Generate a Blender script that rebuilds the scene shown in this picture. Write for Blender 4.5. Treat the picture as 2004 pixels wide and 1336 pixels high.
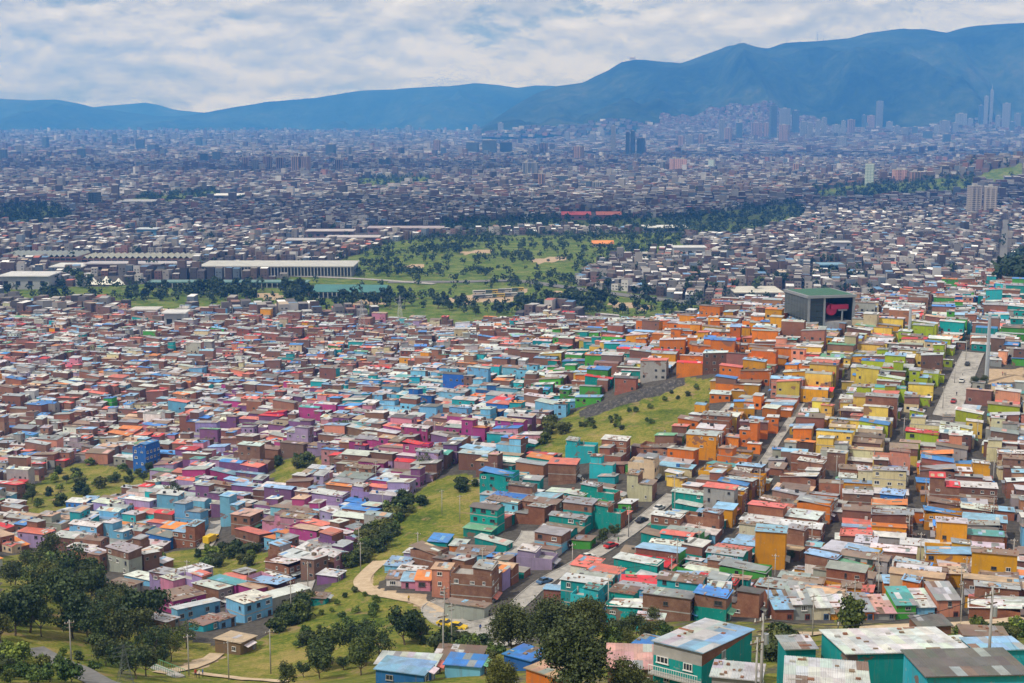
import bpy, math, random
import numpy as np
from mathutils import Vector, Matrix

for o in list(bpy.data.objects):
    bpy.data.objects.remove(o)
random.seed(11)
RNG = np.random.default_rng(11)
sc = bpy.context.scene
COL = sc.collection
R = math.radians

# ------------------------------------------------------------------ camera, sky, sun, exposure
F, CX, CY, CAMZ = 2750.0, 1002.0, 668.0, 150.0
PITCH = math.atan2(438.0, F)
cam_d = bpy.data.cameras.new('camera')
cam = bpy.data.objects.new('camera', cam_d)
COL.objects.link(cam)
cam.location = (0, 0, CAMZ)
cam.rotation_euler = (R(90) - PITCH, 0, 0)
cam_d.sensor_width = 36.0
cam_d.lens = F / 2004.0 * 36.0
cam_d.clip_start = 1.0
cam_d.clip_end = 120000.0
sc.camera = cam

SUN_EL, SUN_AZ = R(54), math.atan2(-0.80, -0.60)   # azimuth of the sun: x, y
sd = Vector((math.sin(SUN_AZ) * math.cos(SUN_EL), math.cos(SUN_AZ) * math.cos(SUN_EL), math.sin(SUN_EL)))
sun_d = bpy.data.lights.new('sun', 'SUN')
sun = bpy.data.objects.new('sun', sun_d)
COL.objects.link(sun)
sun_d.energy = 5.0
sun_d.angle = R(0.53)
sun_d.color = (1.0, 0.95, 0.87)
sun.rotation_euler = (-sd).to_track_quat('-Z', 'Y').to_euler()
sun.location = (0, 0, 900)

world = bpy.data.worlds.new('World')
sc.world = world
world.use_nodes = True
sc.view_settings.view_transform = 'Standard'
sc.view_settings.look = 'None'
sc.view_settings.exposure = -0.64
sc.view_settings.gamma = 1.0
sc.cycles.max_bounces = 5
sc.cycles.diffuse_bounces = 2
sc.cycles.glossy_bounces = 2
sc.cycles.transmission_bounces = 2
sc.cycles.volume_bounces = 3
sc.cycles.transparent_max_bounces = 8
sc.cycles.use_denoising = True


class NT:
    """small helper to wire node trees"""
    def __init__(self, tree):
        self.t = tree
        self.n = tree.nodes
        self.l = tree.links

    def add(self, typ, **kw):
        n = self.n.new(typ)
        ins = kw.pop('ins', {})
        for k, v in kw.items():
            setattr(n, k, v)
        for k, v in ins.items():
            self.set(n, k, v)
        return n

    def set(self, n, k, v):
        s = n.inputs[k]
        if isinstance(v, bpy.types.NodeSocket):
            self.l.new(v, s)
        elif isinstance(v, bpy.types.Node):
            self.l.new(v.outputs[0], s)
        else:
            s.default_value = v

    def math(self, op, a, b=None, clamp=False):
        n = self.n.new('ShaderNodeMath')
        n.operation = op
        n.use_clamp = clamp
        self.set(n, 0, a)
        if b is not None:
            self.set(n, 1, b)
        return n.outputs[0]

    def mix(self, f, a, b, blend='MIX'):
        n = self.n.new('ShaderNodeMix')
        n.data_type = 'RGBA'
        n.blend_type = blend
        n.clamp_factor = True
        self.set(n, 0, f)
        self.set(n, 6, a)
        self.set(n, 7, b)
        return n.outputs[2]

    def ramp(self, f, stops):
        n = self.n.new('ShaderNodeValToRGB')
        cr = n.color_ramp
        while len(cr.elements) < len(stops):
            cr.elements.new(0.5)
        for e, (p, c) in zip(cr.elements, stops):
            e.position = p
            e.color = c if len(c) == 4 else (*c, 1)
        self.set(n, 0, f)
        return n.outputs[0]

    def noise(self, vec, scale, detail=3, rough=0.55, dist=0.0):
        n = self.n.new('ShaderNodeTexNoise')
        if vec is not None:
            self.set(n, 'Vector', vec)
        n.inputs['Scale'].default_value = scale
        n.inputs['Detail'].default_value = detail
        n.inputs['Roughness'].default_value = rough
        n.inputs['Distortion'].default_value = dist
        return n.outputs[0]

    def mapping(self, vec, scale=(1, 1, 1), loc=(0, 0, 0)):
        n = self.n.new('ShaderNodeMapping')
        self.set(n, 'Vector', vec)
        n.inputs['Scale'].default_value = scale
        n.inputs['Location'].default_value = loc
        return n.outputs[0]


def build_world():
    t = NT(world.node_tree)
    t.n.clear()
    out = t.add('ShaderNodeOutputWorld')
    bg = t.add('ShaderNodeBackground')
    bg.inputs['Strength'].default_value = 0.10
    sky = t.add('ShaderNodeTexSky')
    sky.sky_type = 'NISHITA'
    sky.sun_disc = False
    sky.sun_elevation = SUN_EL
    sky.sun_rotation = SUN_AZ
    sky.altitude = 2600
    sky.air_density = 1.0
    sky.dust_density = 1.0
    sky.ozone_density = 1.0
    tc = t.add('ShaderNodeTexCoord')
    d = tc.outputs['Generated']
    # broken cloud deck: noise laid on the view direction, flattened so that the banks lie level;
    # each bank is lighter where less cloud lies above it
    def deck(dz):
        q = t.mapping(d, (8.5, 8.5, 23.0), (2.3, 0.4, 1.7 - dz))
        w = t.math('MULTIPLY', t.noise(q, 1.0, 8, 0.58, 0.25), 0.66)
        q2 = t.mapping(d, (30.0, 30.0, 62.0), (5.1, 2.2, -dz * 2.5))
        return t.math('ADD', w, t.math('MULTIPLY', t.noise(q2, 1.0, 6, 0.62, 0.2), 0.34))
    n0 = deck(0.0)
    n1 = deck(-0.17)
    lit = t.math('SUBTRACT', n0, n1)
    broad = t.noise(t.mapping(d, (6.0, 6.0, 26.0), (7.7, 1.9, 3.0)), 1.0, 3, 0.5)
    cover = t.ramp(n0, [(0.36, (0, 0, 0)), (0.45, (1, 1, 1))])
    tone = t.math('ADD', t.math('MULTIPLY', lit, 1.9), t.math('MULTIPLY', broad, 0.88))
    shade = t.ramp(tone, [(0.22, (9.0, 9.1, 9.0)), (0.36, (11.8, 11.4, 10.8)), (0.48, (14.6, 13.8, 12.7)), (0.62, (18.6, 17.4, 15.6))])
    col = t.mix(t.math('MULTIPLY', cover, 0.97), sky.outputs[0], shade)
    t.set(bg, 'Color', col)
    t.l.new(bg.outputs[0], out.inputs['Surface'])


build_world()

# ------------------------------------------------------------------ projection helpers (the photograph's lens)
SP, CP = math.sin(PITCH), math.cos(PITCH)


def ray(u, v):
    """direction of the line of sight with unit advance along +Y: (x per y, z per y)"""
    dy = F * CP + (CY - v) * SP
    return (u - CX) / dy, (-F * SP + (CY - v) * CP) / dy


def at(u, v, Y):
    a, b = ray(u, v)
    return (a * Y, Y, CAMZ + b * Y)


def proj(X, Y, Z):
    zc = Z - CAMZ
    fwd = Y * CP - zc * SP
    up = Y * SP + zc * CP
    return CX + F * X / fwd, CY - F * up / fwd


# ------------------------------------------------------------------ noise
_perm = np.random.default_rng(5).permutation(4096)
_val = np.random.default_rng(6).random(4096)


def vnoise(x, y):
    x = np.asarray(x, float)
    y = np.asarray(y, float)
    xi = np.floor(x).astype(np.int64)
    yi = np.floor(y).astype(np.int64)
    xf = x - xi
    yf = y - yi
    xf = xf * xf * (3 - 2 * xf)
    yf = yf * yf * (3 - 2 * yf)

    def h(i, j):
        return _val[(_perm[(i & 4095)] + j * 57) & 4095]
    a = h(xi, yi) * (1 - xf) + h(xi + 1, yi) * xf
    b = h(xi, yi + 1) * (1 - xf) + h(xi + 1, yi + 1) * xf
    return a * (1 - yf) + b * yf


def fbm(x, y, o=4, g=0.5):
    s = 0
    a = 1.0
    n = 0
    for i in range(o):
        s = s + a * vnoise(np.asarray(x) * 2 ** i + 17.3 * i, np.asarray(y) * 2 ** i + 5.1 * i)
        n += a
        a *= g
    return s / n


def sstep(a, b, x):
    t = np.clip((np.asarray(x, float) - a) / (b - a), 0, 1)
    return t * t * (3 - 2 * t)


# ------------------------------------------------------------------ terrain
# the hillside below the viewpoint: measured spots of the ground (photo column, photo row, distance north in metres)
CTRL = [
    # right hand hill
    (1240, 1350, 158), (1500, 1400, 134), (1760, 1420, 130), (2004, 1400, 126), (1380, 1400, 144),
    (1590, 1262, 190), (1850, 1262, 182), (2004, 1262, 180), (1560, 1238, 232), (1750, 1228, 238), (2004, 1216, 242),
    (1300, 1245, 205), (1400, 1215, 245), (1500, 1180, 285), (1900, 1165, 285), (1200, 1200, 262),
    (1300, 1110, 325), (1510, 1112, 330), (1750, 1105, 330), (2004, 1100, 330),
    (1400, 1000, 375), (1650, 1000, 375), (2004, 1000, 378), (1300, 980, 385),
    (1450, 905, 420), (1700, 905, 420), (2004, 905, 422), (1250, 900, 430),
    (1380, 850, 447), (1550, 810, 468), (1750, 805, 470), (2004, 805, 470),
    (1420, 745, 510), (1600, 725, 522), (1800, 720, 525), (2004, 715, 530),
    (1400, 690, 560), (1600, 660, 585), (1800, 660, 588), (2004, 650, 610),
    (1500, 640, 615), (1700, 640, 630), (1900, 605, 730), (2004, 580, 800), (2030, 520, 960), (1850, 590, 800),
    # escarpment and the spur to its left
    (1340, 742, 522), (1330, 790, 500), (1240, 765, 520), (1230, 812, 488), (1150, 800, 520), (1140, 838, 483), (1060, 850, 490), (1300, 830, 465), (1180, 868, 452),
    (1250, 700, 600), (1150, 740, 575), (1050, 770, 570), (1050, 700, 680), (950, 800, 565), (900, 690, 800), (1100, 645, 900), (1300, 635, 880),
    # middle
    (1000, 1336, 175), (880, 1336, 178), (760, 1336, 182), (1100, 1262, 215), (1000, 1262, 255), (900, 1235, 280), (800, 1185, 303), (720, 1140, 325), (880, 1180, 310),
    (1000, 1110, 340), (900, 1060, 362), (800, 1100, 345), (1100, 1150, 310), (1180, 1080, 345), (1000, 1010, 385), (1100, 1000, 385),
    (900, 945, 430), (850, 970, 415), (960, 960, 415), (800, 1000, 400), (1000, 930, 440), (1050, 890, 452), (870, 890, 470),
    (780, 940, 452), (720, 1000, 425), (690, 1060, 385), (660, 1130, 340), (700, 900, 500), (800, 850, 520), (700, 800, 610), (850, 780, 620),
    (640, 770, 690), (500, 820, 645), (600, 900, 520), (580, 1000, 440), (560, 1100, 372), (420, 900, 565), (300, 950, 540), (400, 1000, 475), (300, 1080, 425), (420, 1090, 400),
    # lower left
    (620, 1230, 286), (600, 1336, 228), (680, 1260, 262), (520, 1290, 270), (450, 1280, 275), (400, 1336, 238), (480, 1210, 312), (360, 1200, 322), (560, 1170, 330), (400, 1140, 355),
    (280, 1230, 296), (300, 1320, 243), (180, 1160, 330), (60, 1150, 335), (100, 1240, 268), (30, 1300, 228), (150, 1310, 232),
    (200, 1080, 420), (60, 1080, 420), (30, 1000, 500), (180, 1000, 490), (100, 920, 585), (0, 860, 650), (250, 860, 640), (120, 960, 540),
]
_pts = [at(*c) for c in CTRL]
for X in (-420, -250, -120, 0, 120, 250, 420):
    _pts += [(X * 0.35, 0, 148), (X * 0.6, 60, 117 + 0.01 * X), (X * 0.8, 105, 103 + 0.012 * X)]
for Y, xs in ((760, (-300, -190, -80)), (900, (-360, -220, -90, 60)), (1030, (-430, -250, -80, 90, 220)), (1200, (-520, -260, 0, 260))):
    for X in xs:
        _pts.append((X, Y, 2.0 if Y < 800 else 0.0))
_pts += [(-420, 560, 15), (-330, 420, 40), (-240, 260, 68), (340, 330, 50), (420, 560, 72), (460, 760, 75), (300, 200, 82)]
_pts = np.array(_pts)
_S = 200.0


def _tps_kernel(r2):
    return np.where(r2 > 1e-12, r2 * np.log(np.maximum(r2, 1e-12)) * 0.5, 0.0)


def _fit():
    p = _pts[:, :2] / _S
    n = len(p)
    d2 = ((p[:, None] - p[None]) ** 2).sum(-1)
    A = np.zeros((n + 3, n + 3))
    A[:n, :n] = _tps_kernel(d2) + np.eye(n) * 0.0022
    A[:n, n] = 1
    A[:n, n + 1:] = p
    A[n, :n] = 1
    A[n + 1:, :n] = p.T
    b = np.zeros(n + 3)
    b[:n] = _pts[:, 2]
    return np.linalg.solve(A, b)


_W = _fit()
_PN = _pts[:, :2] / _S


def _near_exact(X, Y):
    q = np.stack([X, Y], -1) / _S
    out = np.empty(len(q))
    for i in range(0, len(q), 20000):
        c = q[i:i + 20000]
        d2 = ((c[:, None] - _PN[None]) ** 2).sum(-1)
        out[i:i + 20000] = _tps_kernel(d2) @ _W[:len(_PN)] + _W[len(_PN)] + c @ _W[len(_PN) + 1:]
    return out


_gx = np.arange(-720, 841, 2.5)
_gy = np.arange(-62, 1192, 2.5)
_GX, _GY = np.meshgrid(_gx, _gy, indexing='ij')
_GZ = _near_exact(_GX.ravel(), _GY.ravel()).reshape(_GX.shape)


def near_height(X, Y):
    i = np.clip((X - _gx[0]) / 2.5, 0, len(_gx) - 1.001)
    j = np.clip((Y - _gy[0]) / 2.5, 0, len(_gy) - 1.001)
    a, b = i.astype(int), j.astype(int)
    f, g = i - a, j - b
    return (_GZ[a, b] * (1 - f) + _GZ[a + 1, b] * f) * (1 - g) + (_GZ[a, b + 1] * (1 - f) + _GZ[a + 1, b + 1] * f) * g


# mountain ranges: skyline read off the photograph, with the distance of the crest
RIDGE_A = [(820, 290), (900, 268), (960, 238), (1010, 205), (1050, 182), (1090, 168), (1140, 161), (1165, 148), (1190, 136), (1215, 120), (1240, 115), (1285, 119), (1330, 122), (1352, 115),
           (1400, 98), (1420, 89), (1440, 86), (1470, 90), (1500, 94), (1530, 84), (1560, 81), (1600, 79), (1655, 74), (1690, 64), (1730, 58), (1760, 55), (1800, 57), (1845, 63), (1880, 52), (1920, 48), (1960, 45), (2004, 43), (2150, 36), (2500, 60)]
RIDGE_B = [(-500, 190), (-200, 185), (0, 192), (60, 196), (110, 194), (150, 201), (190, 211), (230, 216), (300, 226), (350, 227), (390, 221), (450, 211), (520, 199), (620, 190), (700, 178), (800, 172), (880, 168), (930, 162), (975, 165), (1010, 171),
           (1050, 166), (1090, 168), (1200, 172), (1400, 180), (2500, 200)]
RIDGE_C = [(-500, 215), (150, 218), (180, 209), (215, 206), (250, 203), (285, 200), (310, 204), (340, 213), (370, 217), (400, 220), (500, 224), (2500, 230)]


def ridge_fn(pts, crest, foot, zfoot, seed, rough):
    us = np.array([p[0] for p in pts], float)
    vs = np.array([p[1] for p in pts], float)

    def f(X, Y):
        # bearing of the point as a photo column on the level line of sight
        u = CX + F / CP * (X / np.maximum(Y, 1.0)) * 1.0
        v = np.interp(u, us, vs)
        zc = CAMZ + (-F * SP + (CY - v) * CP) / (F * CP + (CY - v) * SP) * crest
        s = (Y - foot) / (crest - foot)
        n = fbm(X / 900.0 + seed, Y / 1500.0 + seed, 5, 0.55)
        spur = 1 - np.abs(2 * fbm(X / 1300.0 + seed * 3, Y / 4200.0 + seed, 5, 0.5) - 1)
        up = np.clip(s, 0, 1)
        prof = up ** 1.25
        back = np.clip(s - 1, 0, 3)
        zf = np.where(zc < zfoot + 60, np.minimum(zfoot, zc - 60), zfoot)
        z = zf + (zc - zf) * prof
        mid = np.sin(np.clip(s, 0, 1) * math.pi) ** 0.8 * (1 - np.clip(s, 0, 1) ** 3) * 1.25
        z = z + rough * np.clip((zc - 60) / 350.0, 0.05, 1.0) * mid * ((spur - 0.72) * 2.1 + (n - 0.5) * 1.0)
        z = z + (fbm(X / 210.0 + seed, Y / 260.0, 4, 0.6) - 0.5) * (60.0 * mid + 14.0 * np.clip(s, 0, 1))
        z = z - back * 1400.0
        return np.where(s < 0, -500.0, z)
    return f


ridge_a = ridge_fn(RIDGE_A, 10800.0, 8300.0, 40.0, 3.1, 380.0)
ridge_b = ridge_fn(RIDGE_B, 14600.0, 12400.0, 10.0, 8.7, 300.0)
ridge_c = ridge_fn(RIDGE_C, 16600.0, 15200.0, 0.0, 1.3, 110.0)


def plain_height(X, Y):
    X = np.asarray(X, float)
    Y = np.asarray(Y, float)
    # low grassy spur on the far right and the rise of the old town towards the mountains
    z = 58.0 * np.exp(-(((X - 1085) / 210.0) ** 2 + ((Y - 3000) / 330.0) ** 2))
    z = z + 16.0 * np.exp(-(((X - 760) / 330.0) ** 2 + ((Y - 2950) / 160.0) ** 2))
    u = CX + F * X / np.maximum(Y, 1)
    z = z + 92.0 * sstep(6200, 9000, Y) * sstep(900, 1500, u) + 34.0 * sstep(7000, 10500, Y) * (1 - sstep(900, 1500, u))
    return z


def H(X, Y):
    X = np.atleast_1d(np.asarray(X, float))
    Y = np.atleast_1d(np.asarray(Y, float))
    w = sstep(980, 1180, Y)
    out = plain_height(X, Y)
    m = Y < 1185
    if m.any():
        nh = near_height(X[m], Y[m])
        out[m] = out[m] * w[m] + nh * (1 - w[m])
    out = out + 0.5 * (fbm(X / 9.0, Y / 9.0, 3) - 0.5) * (1 - w)
    return out


def HM(X, Y):
    """ground height with the feet of the mountains"""
    X = np.atleast_1d(np.asarray(X, float))
    Y = np.atleast_1d(np.asarray(Y, float))
    z = H(X, Y)
    far = Y > 8000
    if far.any():
        z[far] = np.maximum(z[far], np.maximum(ridge_a(X[far], Y[far]), ridge_b(X[far], Y[far])))
    return z


def h1(x, y):
    return float(H([x], [y])[0])


def ground_at(u, v, y0=100.0, y1=12000.0):
    """where the line of sight of a photo spot first meets the ground"""
    a, b = ray(u, v)
    Y = np.concatenate([np.arange(y0, 1300, 2.0), np.geomspace(1300, y1, 400)])
    z = H(a * Y, Y) - (CAMZ + b * Y)
    k = np.argmax(z > 0)
    if not (z > 0).any():
        k = len(Y) - 1
    if k == 0:
        yy = Y[0]
    else:
        f = z[k - 1] / (z[k - 1] - z[k])
        yy = Y[k - 1] + f * (Y[k] - Y[k - 1])
    return np.array([a * yy, yy, h1(a * yy, yy)])


def in_poly(u, v, poly):
    u = np.asarray(u, float)
    v = np.asarray(v, float)
    inside = np.zeros(u.shape, bool)
    n = len(poly)
    j = n - 1
    for i in range(n):
        xi, yi = poly[i]
        xj, yj = poly[j]
        c = ((yi > v) != (yj > v)) & (u < (xj - xi) * (v - yi) / (yj - yi + 1e-12) + xi)
        inside ^= c
        j = i
    return inside


def seg_dist(X, Y, line):
    d = np.full(np.shape(X), 1e9)
    for (x0, y0), (x1, y1) in zip(line[:-1], line[1:]):
        dx, dy = x1 - x0, y1 - y0
        t = np.clip(((X - x0) * dx + (Y - y0) * dy) / (dx * dx + dy * dy + 1e-9), 0, 1)
        d = np.minimum(d, np.hypot(X - x0 - t * dx, Y - y0 - t * dy))
    return d

# ------------------------------------------------------------------ object helpers
def link(o, parent=None, loc=None, rotz=None, label=None, cat=None, group=None, kind=None):
    COL.objects.link(o)
    if parent is not None:
        o.parent = parent
    if loc is not None:
        o.location = loc
    if rotz is not None:
        o.rotation_euler = (0, 0, rotz)
    for k, v in (('label', label), ('category', cat), ('group', group), ('kind', kind)):
        if v:
            o[k] = v
    return o


def obj(name, mesh, parent=None, **kw):
    return link(bpy.data.objects.new(name, mesh), parent, **kw)


def empty(name, loc, rotz=0.0, label=None, cat=None, group=None):
    e = bpy.data.objects.new(name, None)
    e.empty_display_size = 1.0
    return link(e, None, loc, rotz, label, cat, group)


def np_mesh(name, V, Q, mats, midx=None, fcol=None, smooth=False, tris=False):
    """mesh from numpy quads (or triangles) with a material index and a colour per face"""
    k = 3 if tris else 4
    me = bpy.data.meshes.new(name)
    nV, nF = len(V), len(Q)
    me.vertices.add(nV)
    me.vertices.foreach_set('co', np.ascontiguousarray(V, dtype=np.float32).ravel())
    me.loops.add(nF * k)
    me.loops.foreach_set('vertex_index', np.ascontiguousarray(Q, dtype=np.int32).ravel())
    me.polygons.add(nF)
    me.polygons.foreach_set('loop_start', np.arange(0, nF * k, k, dtype=np.int32))
    for m in mats:
        me.materials.append(m)
    if midx is not None:
        me.polygons.foreach_set('material_index', np.ascontiguousarray(midx, dtype=np.int32))
    me.polygons.foreach_set('use_smooth', np.full(nF, smooth, dtype=bool))
    if fcol is not None:
        a = me.attributes.new('Col', 'FLOAT_COLOR', 'FACE')
        c = np.ones((nF, 4), np.float32)
        c[:, :3] = fcol
        a.data.foreach_set('color', c.ravel())
    me.update(calc_edges=True)
    return me


class MB:
    """collects simple solids into one mesh"""
    def __init__(self):
        self.v, self.f, self.m = [], [], []

    def quad(self, p, m=0):
        b = len(self.v)
        self.v += [tuple(q) for q in p]
        self.f.append(tuple(range(b, b + len(p))))
        self.m.append(m)

    def hexa(self, c, m=0, skip=()):
        """eight corners: bottom 0-3 counter-clockwise, top 4-7"""
        b = len(self.v)
        self.v += [tuple(q) for q in c]
        for k, q in enumerate(((0, 1, 5, 4), (1, 2, 6, 5), (2, 3, 7, 6), (3, 0, 4, 7), (4, 5, 6, 7), (3, 2, 1, 0))):
            if k in skip:
                continue
            self.f.append(tuple(b + i for i in q))
            self.m.append(m[k] if isinstance(m, (list, tuple)) else m)

    def box(self, x0, x1, y0, y1, z0, z1, m=0, skip=()):
        self.hexa([(x0, y0, z0), (x1, y0, z0), (x1, y1, z0), (x0, y1, z0), (x0, y0, z1), (x1, y0, z1), (x1, y1, z1), (x0, y1, z1)], m, skip)

    def tube(self, p0, p1, r0, r1=None, n=8, m=0, caps=True):
        r1 = r0 if r1 is None else r1
        p0, p1 = Vector(p0), Vector(p1)
        d = (p1 - p0).normalized()
        a = d.orthogonal().normalized()
        c = d.cross(a)
        b = len(self.v)
        for p, r in ((p0, r0), (p1, r1)):
            for i in range(n):
                t = 2 * math.pi * i / n
                self.v.append(tuple(p + (a * math.cos(t) + c * math.sin(t)) * r))
        for i in range(n):
            j = (i + 1) % n
            self.f.append((b + i, b + j, b + n + j, b + n + i))
            self.m.append(m)
        if caps:
            self.f.append(tuple(b + n + i for i in range(n)))
            self.m.append(m)
            self.f.append(tuple(b + n - 1 - i for i in range(n)))
            self.m.append(m)

    def mesh(self, name, mats, smooth=False):
        me = bpy.data.meshes.new(name)
        me.from_pydata(self.v, [], self.f)
        for m in mats:
            me.materials.append(m)
        me.polygons.foreach_set('material_index', self.m)
        if smooth:
            me.polygons.foreach_set('use_smooth', [True] * len(self.f))
        me.update()
        return me


# ------------------------------------------------------------------ materials
def principled(name, rough=0.8, spec=0.3):
    m = bpy.data.materials.new(name)
    m.use_nodes = True
    t = NT(m.node_tree)
    b = t.n['Principled BSDF']
    b.inputs['Roughness'].default_value = rough
    b.inputs['Specular IOR Level'].default_value = spec
    return m, t, b


def source_colour(t, src):
    if src == 'attr':
        a = t.add('ShaderNodeAttribute', attribute_name='Col')
        return a.outputs['Color']
    if src == 'obj':
        return t.add('ShaderNodeObjectInfo').outputs['Color']
    rgb = t.add('ShaderNodeRGB')
    rgb.outputs[0].default_value = (*src, 1)
    return rgb.outputs[0]


def mat_plain(name, src, rough=0.8, spec=0.3, metal=0.0, var=0.12, vscale=0.6):
    m, t, b = principled(name, rough, spec)
    c = source_colour(t, src)
    g = t.add('ShaderNodeNewGeometry')
    n = t.noise(g.outputs['Position'], vscale, 4, 0.6)
    k = t.ramp(n, [(0.3, (1 - var,) * 3), (0.7, (1 + var,) * 3)])
    t.set(b, 'Base Color', t.mix(1.0, c, k, 'MULTIPLY'))
    b.inputs['Metallic'].default_value = metal
    return m


def mat_paint(name, src):
    """painted render: blotchy, streaked by rain, chalky where it has peeled"""
    m, t, b = principled(name, 0.85, 0.2)
    c = source_colour(t, src)
    g = t.add('ShaderNodeNewGeometry')
    p = g.outputs['Position']
    n1 = t.noise(p, 0.35, 4, 0.6)
    streak = t.noise(t.mapping(p, (1.6, 1.6, 0.16)), 1.0, 4, 0.65)
    peel = t.noise(p, 1.3, 5, 0.7)
    c2 = t.mix(1.0, c, t.ramp(n1, [(0.3, (0.84, 0.84, 0.84)), (0.7, (1.1, 1.1, 1.1))]), 'MULTIPLY')
    c3 = t.mix(t.ramp(streak, [(0.52, (0, 0, 0)), (0.74, (0.5, 0.5, 0.5))]), c2, (0.17, 0.145, 0.125, 1))
    c4 = t.mix(t.ramp(peel, [(0.63, (0, 0, 0)), (0.69, (0.6, 0.6, 0.6))]), c3, (0.42, 0.38, 0.34, 1))
    bare = t.noise(t.mapping(p, (0.22, 0.22, 0.3)), 1.0, 5, 0.55)
    c4 = t.mix(t.ramp(bare, [(0.625, (0, 0, 0)), (0.645, (0.85, 0.85, 0.85))]), c4, (0.21, 0.11, 0.08, 1))
    t.set(b, 'Base Color', c4)
    return m


def mat_brick(name):
    m, t, b = principled(name, 0.9, 0.15)
    g = t.add('ShaderNodeNewGeometry')
    p = g.outputs['Position']
    tc = t.add('ShaderNodeTexCoord')
    n1 = t.noise(p, 0.5, 5, 0.65)
    n2 = t.noise(p, 5.0, 3, 0.7)
    oi = t.add('ShaderNodeObjectInfo')
    base = t.ramp(n1, [(0.25, (0.15, 0.07, 0.048)), (0.5, (0.22, 0.105, 0.07)), (0.75, (0.29, 0.165, 0.115))])
    base = t.mix(t.ramp(n2, [(0.55, (0, 0, 0)), (0.75, (0.5, 0.5, 0.5))]), base, (0.34, 0.27, 0.22, 1))
    base = t.mix(1.0, base, t.ramp(oi.outputs['Random'], [(0.0, (0.78, 0.80, 0.84)), (0.35, (1.25, 1.02, 0.86)), (0.65, (0.95, 1.1, 1.15)), (1.0, (1.35, 1.2, 1.05))]), 'MULTIPLY')
    t.set(b, 'Base Color', base)
    br = t.add('ShaderNodeTexBrick')
    sx = t.add('ShaderNodeSeparateXYZ', ins={0: tc.outputs['Object']})
    cx = t.add('ShaderNodeCombineXYZ', ins={0: t.math('ADD', sx.outputs[0], sx.outputs[1]), 1: sx.outputs[2]})
    t.set(br, 'Vector', cx.outputs[0])
    br.inputs['Scale'].default_value = 2.6
    bp = t.add('ShaderNodeBump')
    bp.inputs['Strength'].default_value = 0.5
    bp.inputs['Distance'].default_value = 0.03
    t.set(bp, 'Height', br.outputs['Fac'])
    t.set(b, 'Normal', bp)
    return m


def mat_roof(name, src, corr=True):
    """corrugated sheet: ribs as relief, laps between sheets, rust and dust"""
    m, t, b = principled(name, 0.55, 0.45)
    c = source_colour(t, src)
    g = t.add('ShaderNodeNewGeometry')
    p = g.outputs['Position']
    tc = t.add('ShaderNodeTexCoord')
    n1 = t.noise(p, 0.45, 5, 0.65)
    n2 = t.noise(p, 1.7, 5, 0.7)
    vor = t.add('ShaderNodeTexVoronoi')
    t.set(vor, 'Vector', t.mapping(p, (0.55, 0.55, 0.1)))
    vor.inputs['Scale'].default_value = 1.0
    sheet = t.add('ShaderNodeSeparateColor')
    t.set(sheet, 0, vor.outputs['Color'])
    c2 = t.mix(1.0, c, t.ramp(sheet.outputs[0], [(0.0, (0.84, 0.84, 0.84)), (1.0, (1.10, 1.10, 1.09))]), 'MULTIPLY')
    c3 = t.mix(t.ramp(n1, [(0.48, (0, 0, 0)), (0.74, (0.62, 0.62, 0.62))]), c2, (0.17, 0.16, 0.15, 1))
    c4 = t.mix(t.ramp(n2, [(0.64, (0, 0, 0)), (0.76, (0.5, 0.5, 0.5))]), c3, (0.16, 0.09, 0.062, 1))
    t.set(b, 'Base Color', c4)
    if corr:
        w = t.add('ShaderNodeTexWave')
        w.wave_type = 'BANDS'
        w.bands_direction = 'X'
        t.set(w, 'Vector', tc.outputs['Object'])
        w.inputs['Scale'].default_value = 1.3
        bp = t.add('ShaderNodeBump')
        bp.inputs['Strength'].default_value = 0.35
        bp.inputs['Distance'].default_value = 0.05
        t.set(bp, 'Height', w.outputs['Fac'])
        t.set(b, 'Normal', bp)
    return m


def mat_glass(name):
    m, t, b = principled(name, 0.12, 0.6)
    b.inputs['Base Color'].default_value = (0.025, 0.032, 0.04, 1)
    return m


def mat_foliage(name, dark, mid, light, trans=0.0):
    m, t, b = principled(name, 0.6, 0.25)
    oi = t.add('ShaderNodeObjectInfo')
    g = t.add('ShaderNodeNewGeometry')
    n = t.noise(g.outputs['Position'], 0.9, 3, 0.6)
    rnd = g.outputs['Random Per Island']
    f = t.math('ADD', t.math('MULTIPLY', n, 0.6), t.math('MULTIPLY', rnd, 0.4))
    c = t.ramp(f, [(0.25, dark), (0.5, mid), (0.78, light)])
    k = t.ramp(oi.outputs['Random'], [(0.0, (0.65, 0.75, 0.78)), (0.4, (1, 1, 1)), (0.8, (1.35, 1.2, 0.9)), (1.0, (1.9, 1.6, 1.0))])
    t.set(b, 'Base Color', t.mix(1.0, c, k, 'MULTIPLY'))
    return m


M = {}


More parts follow.
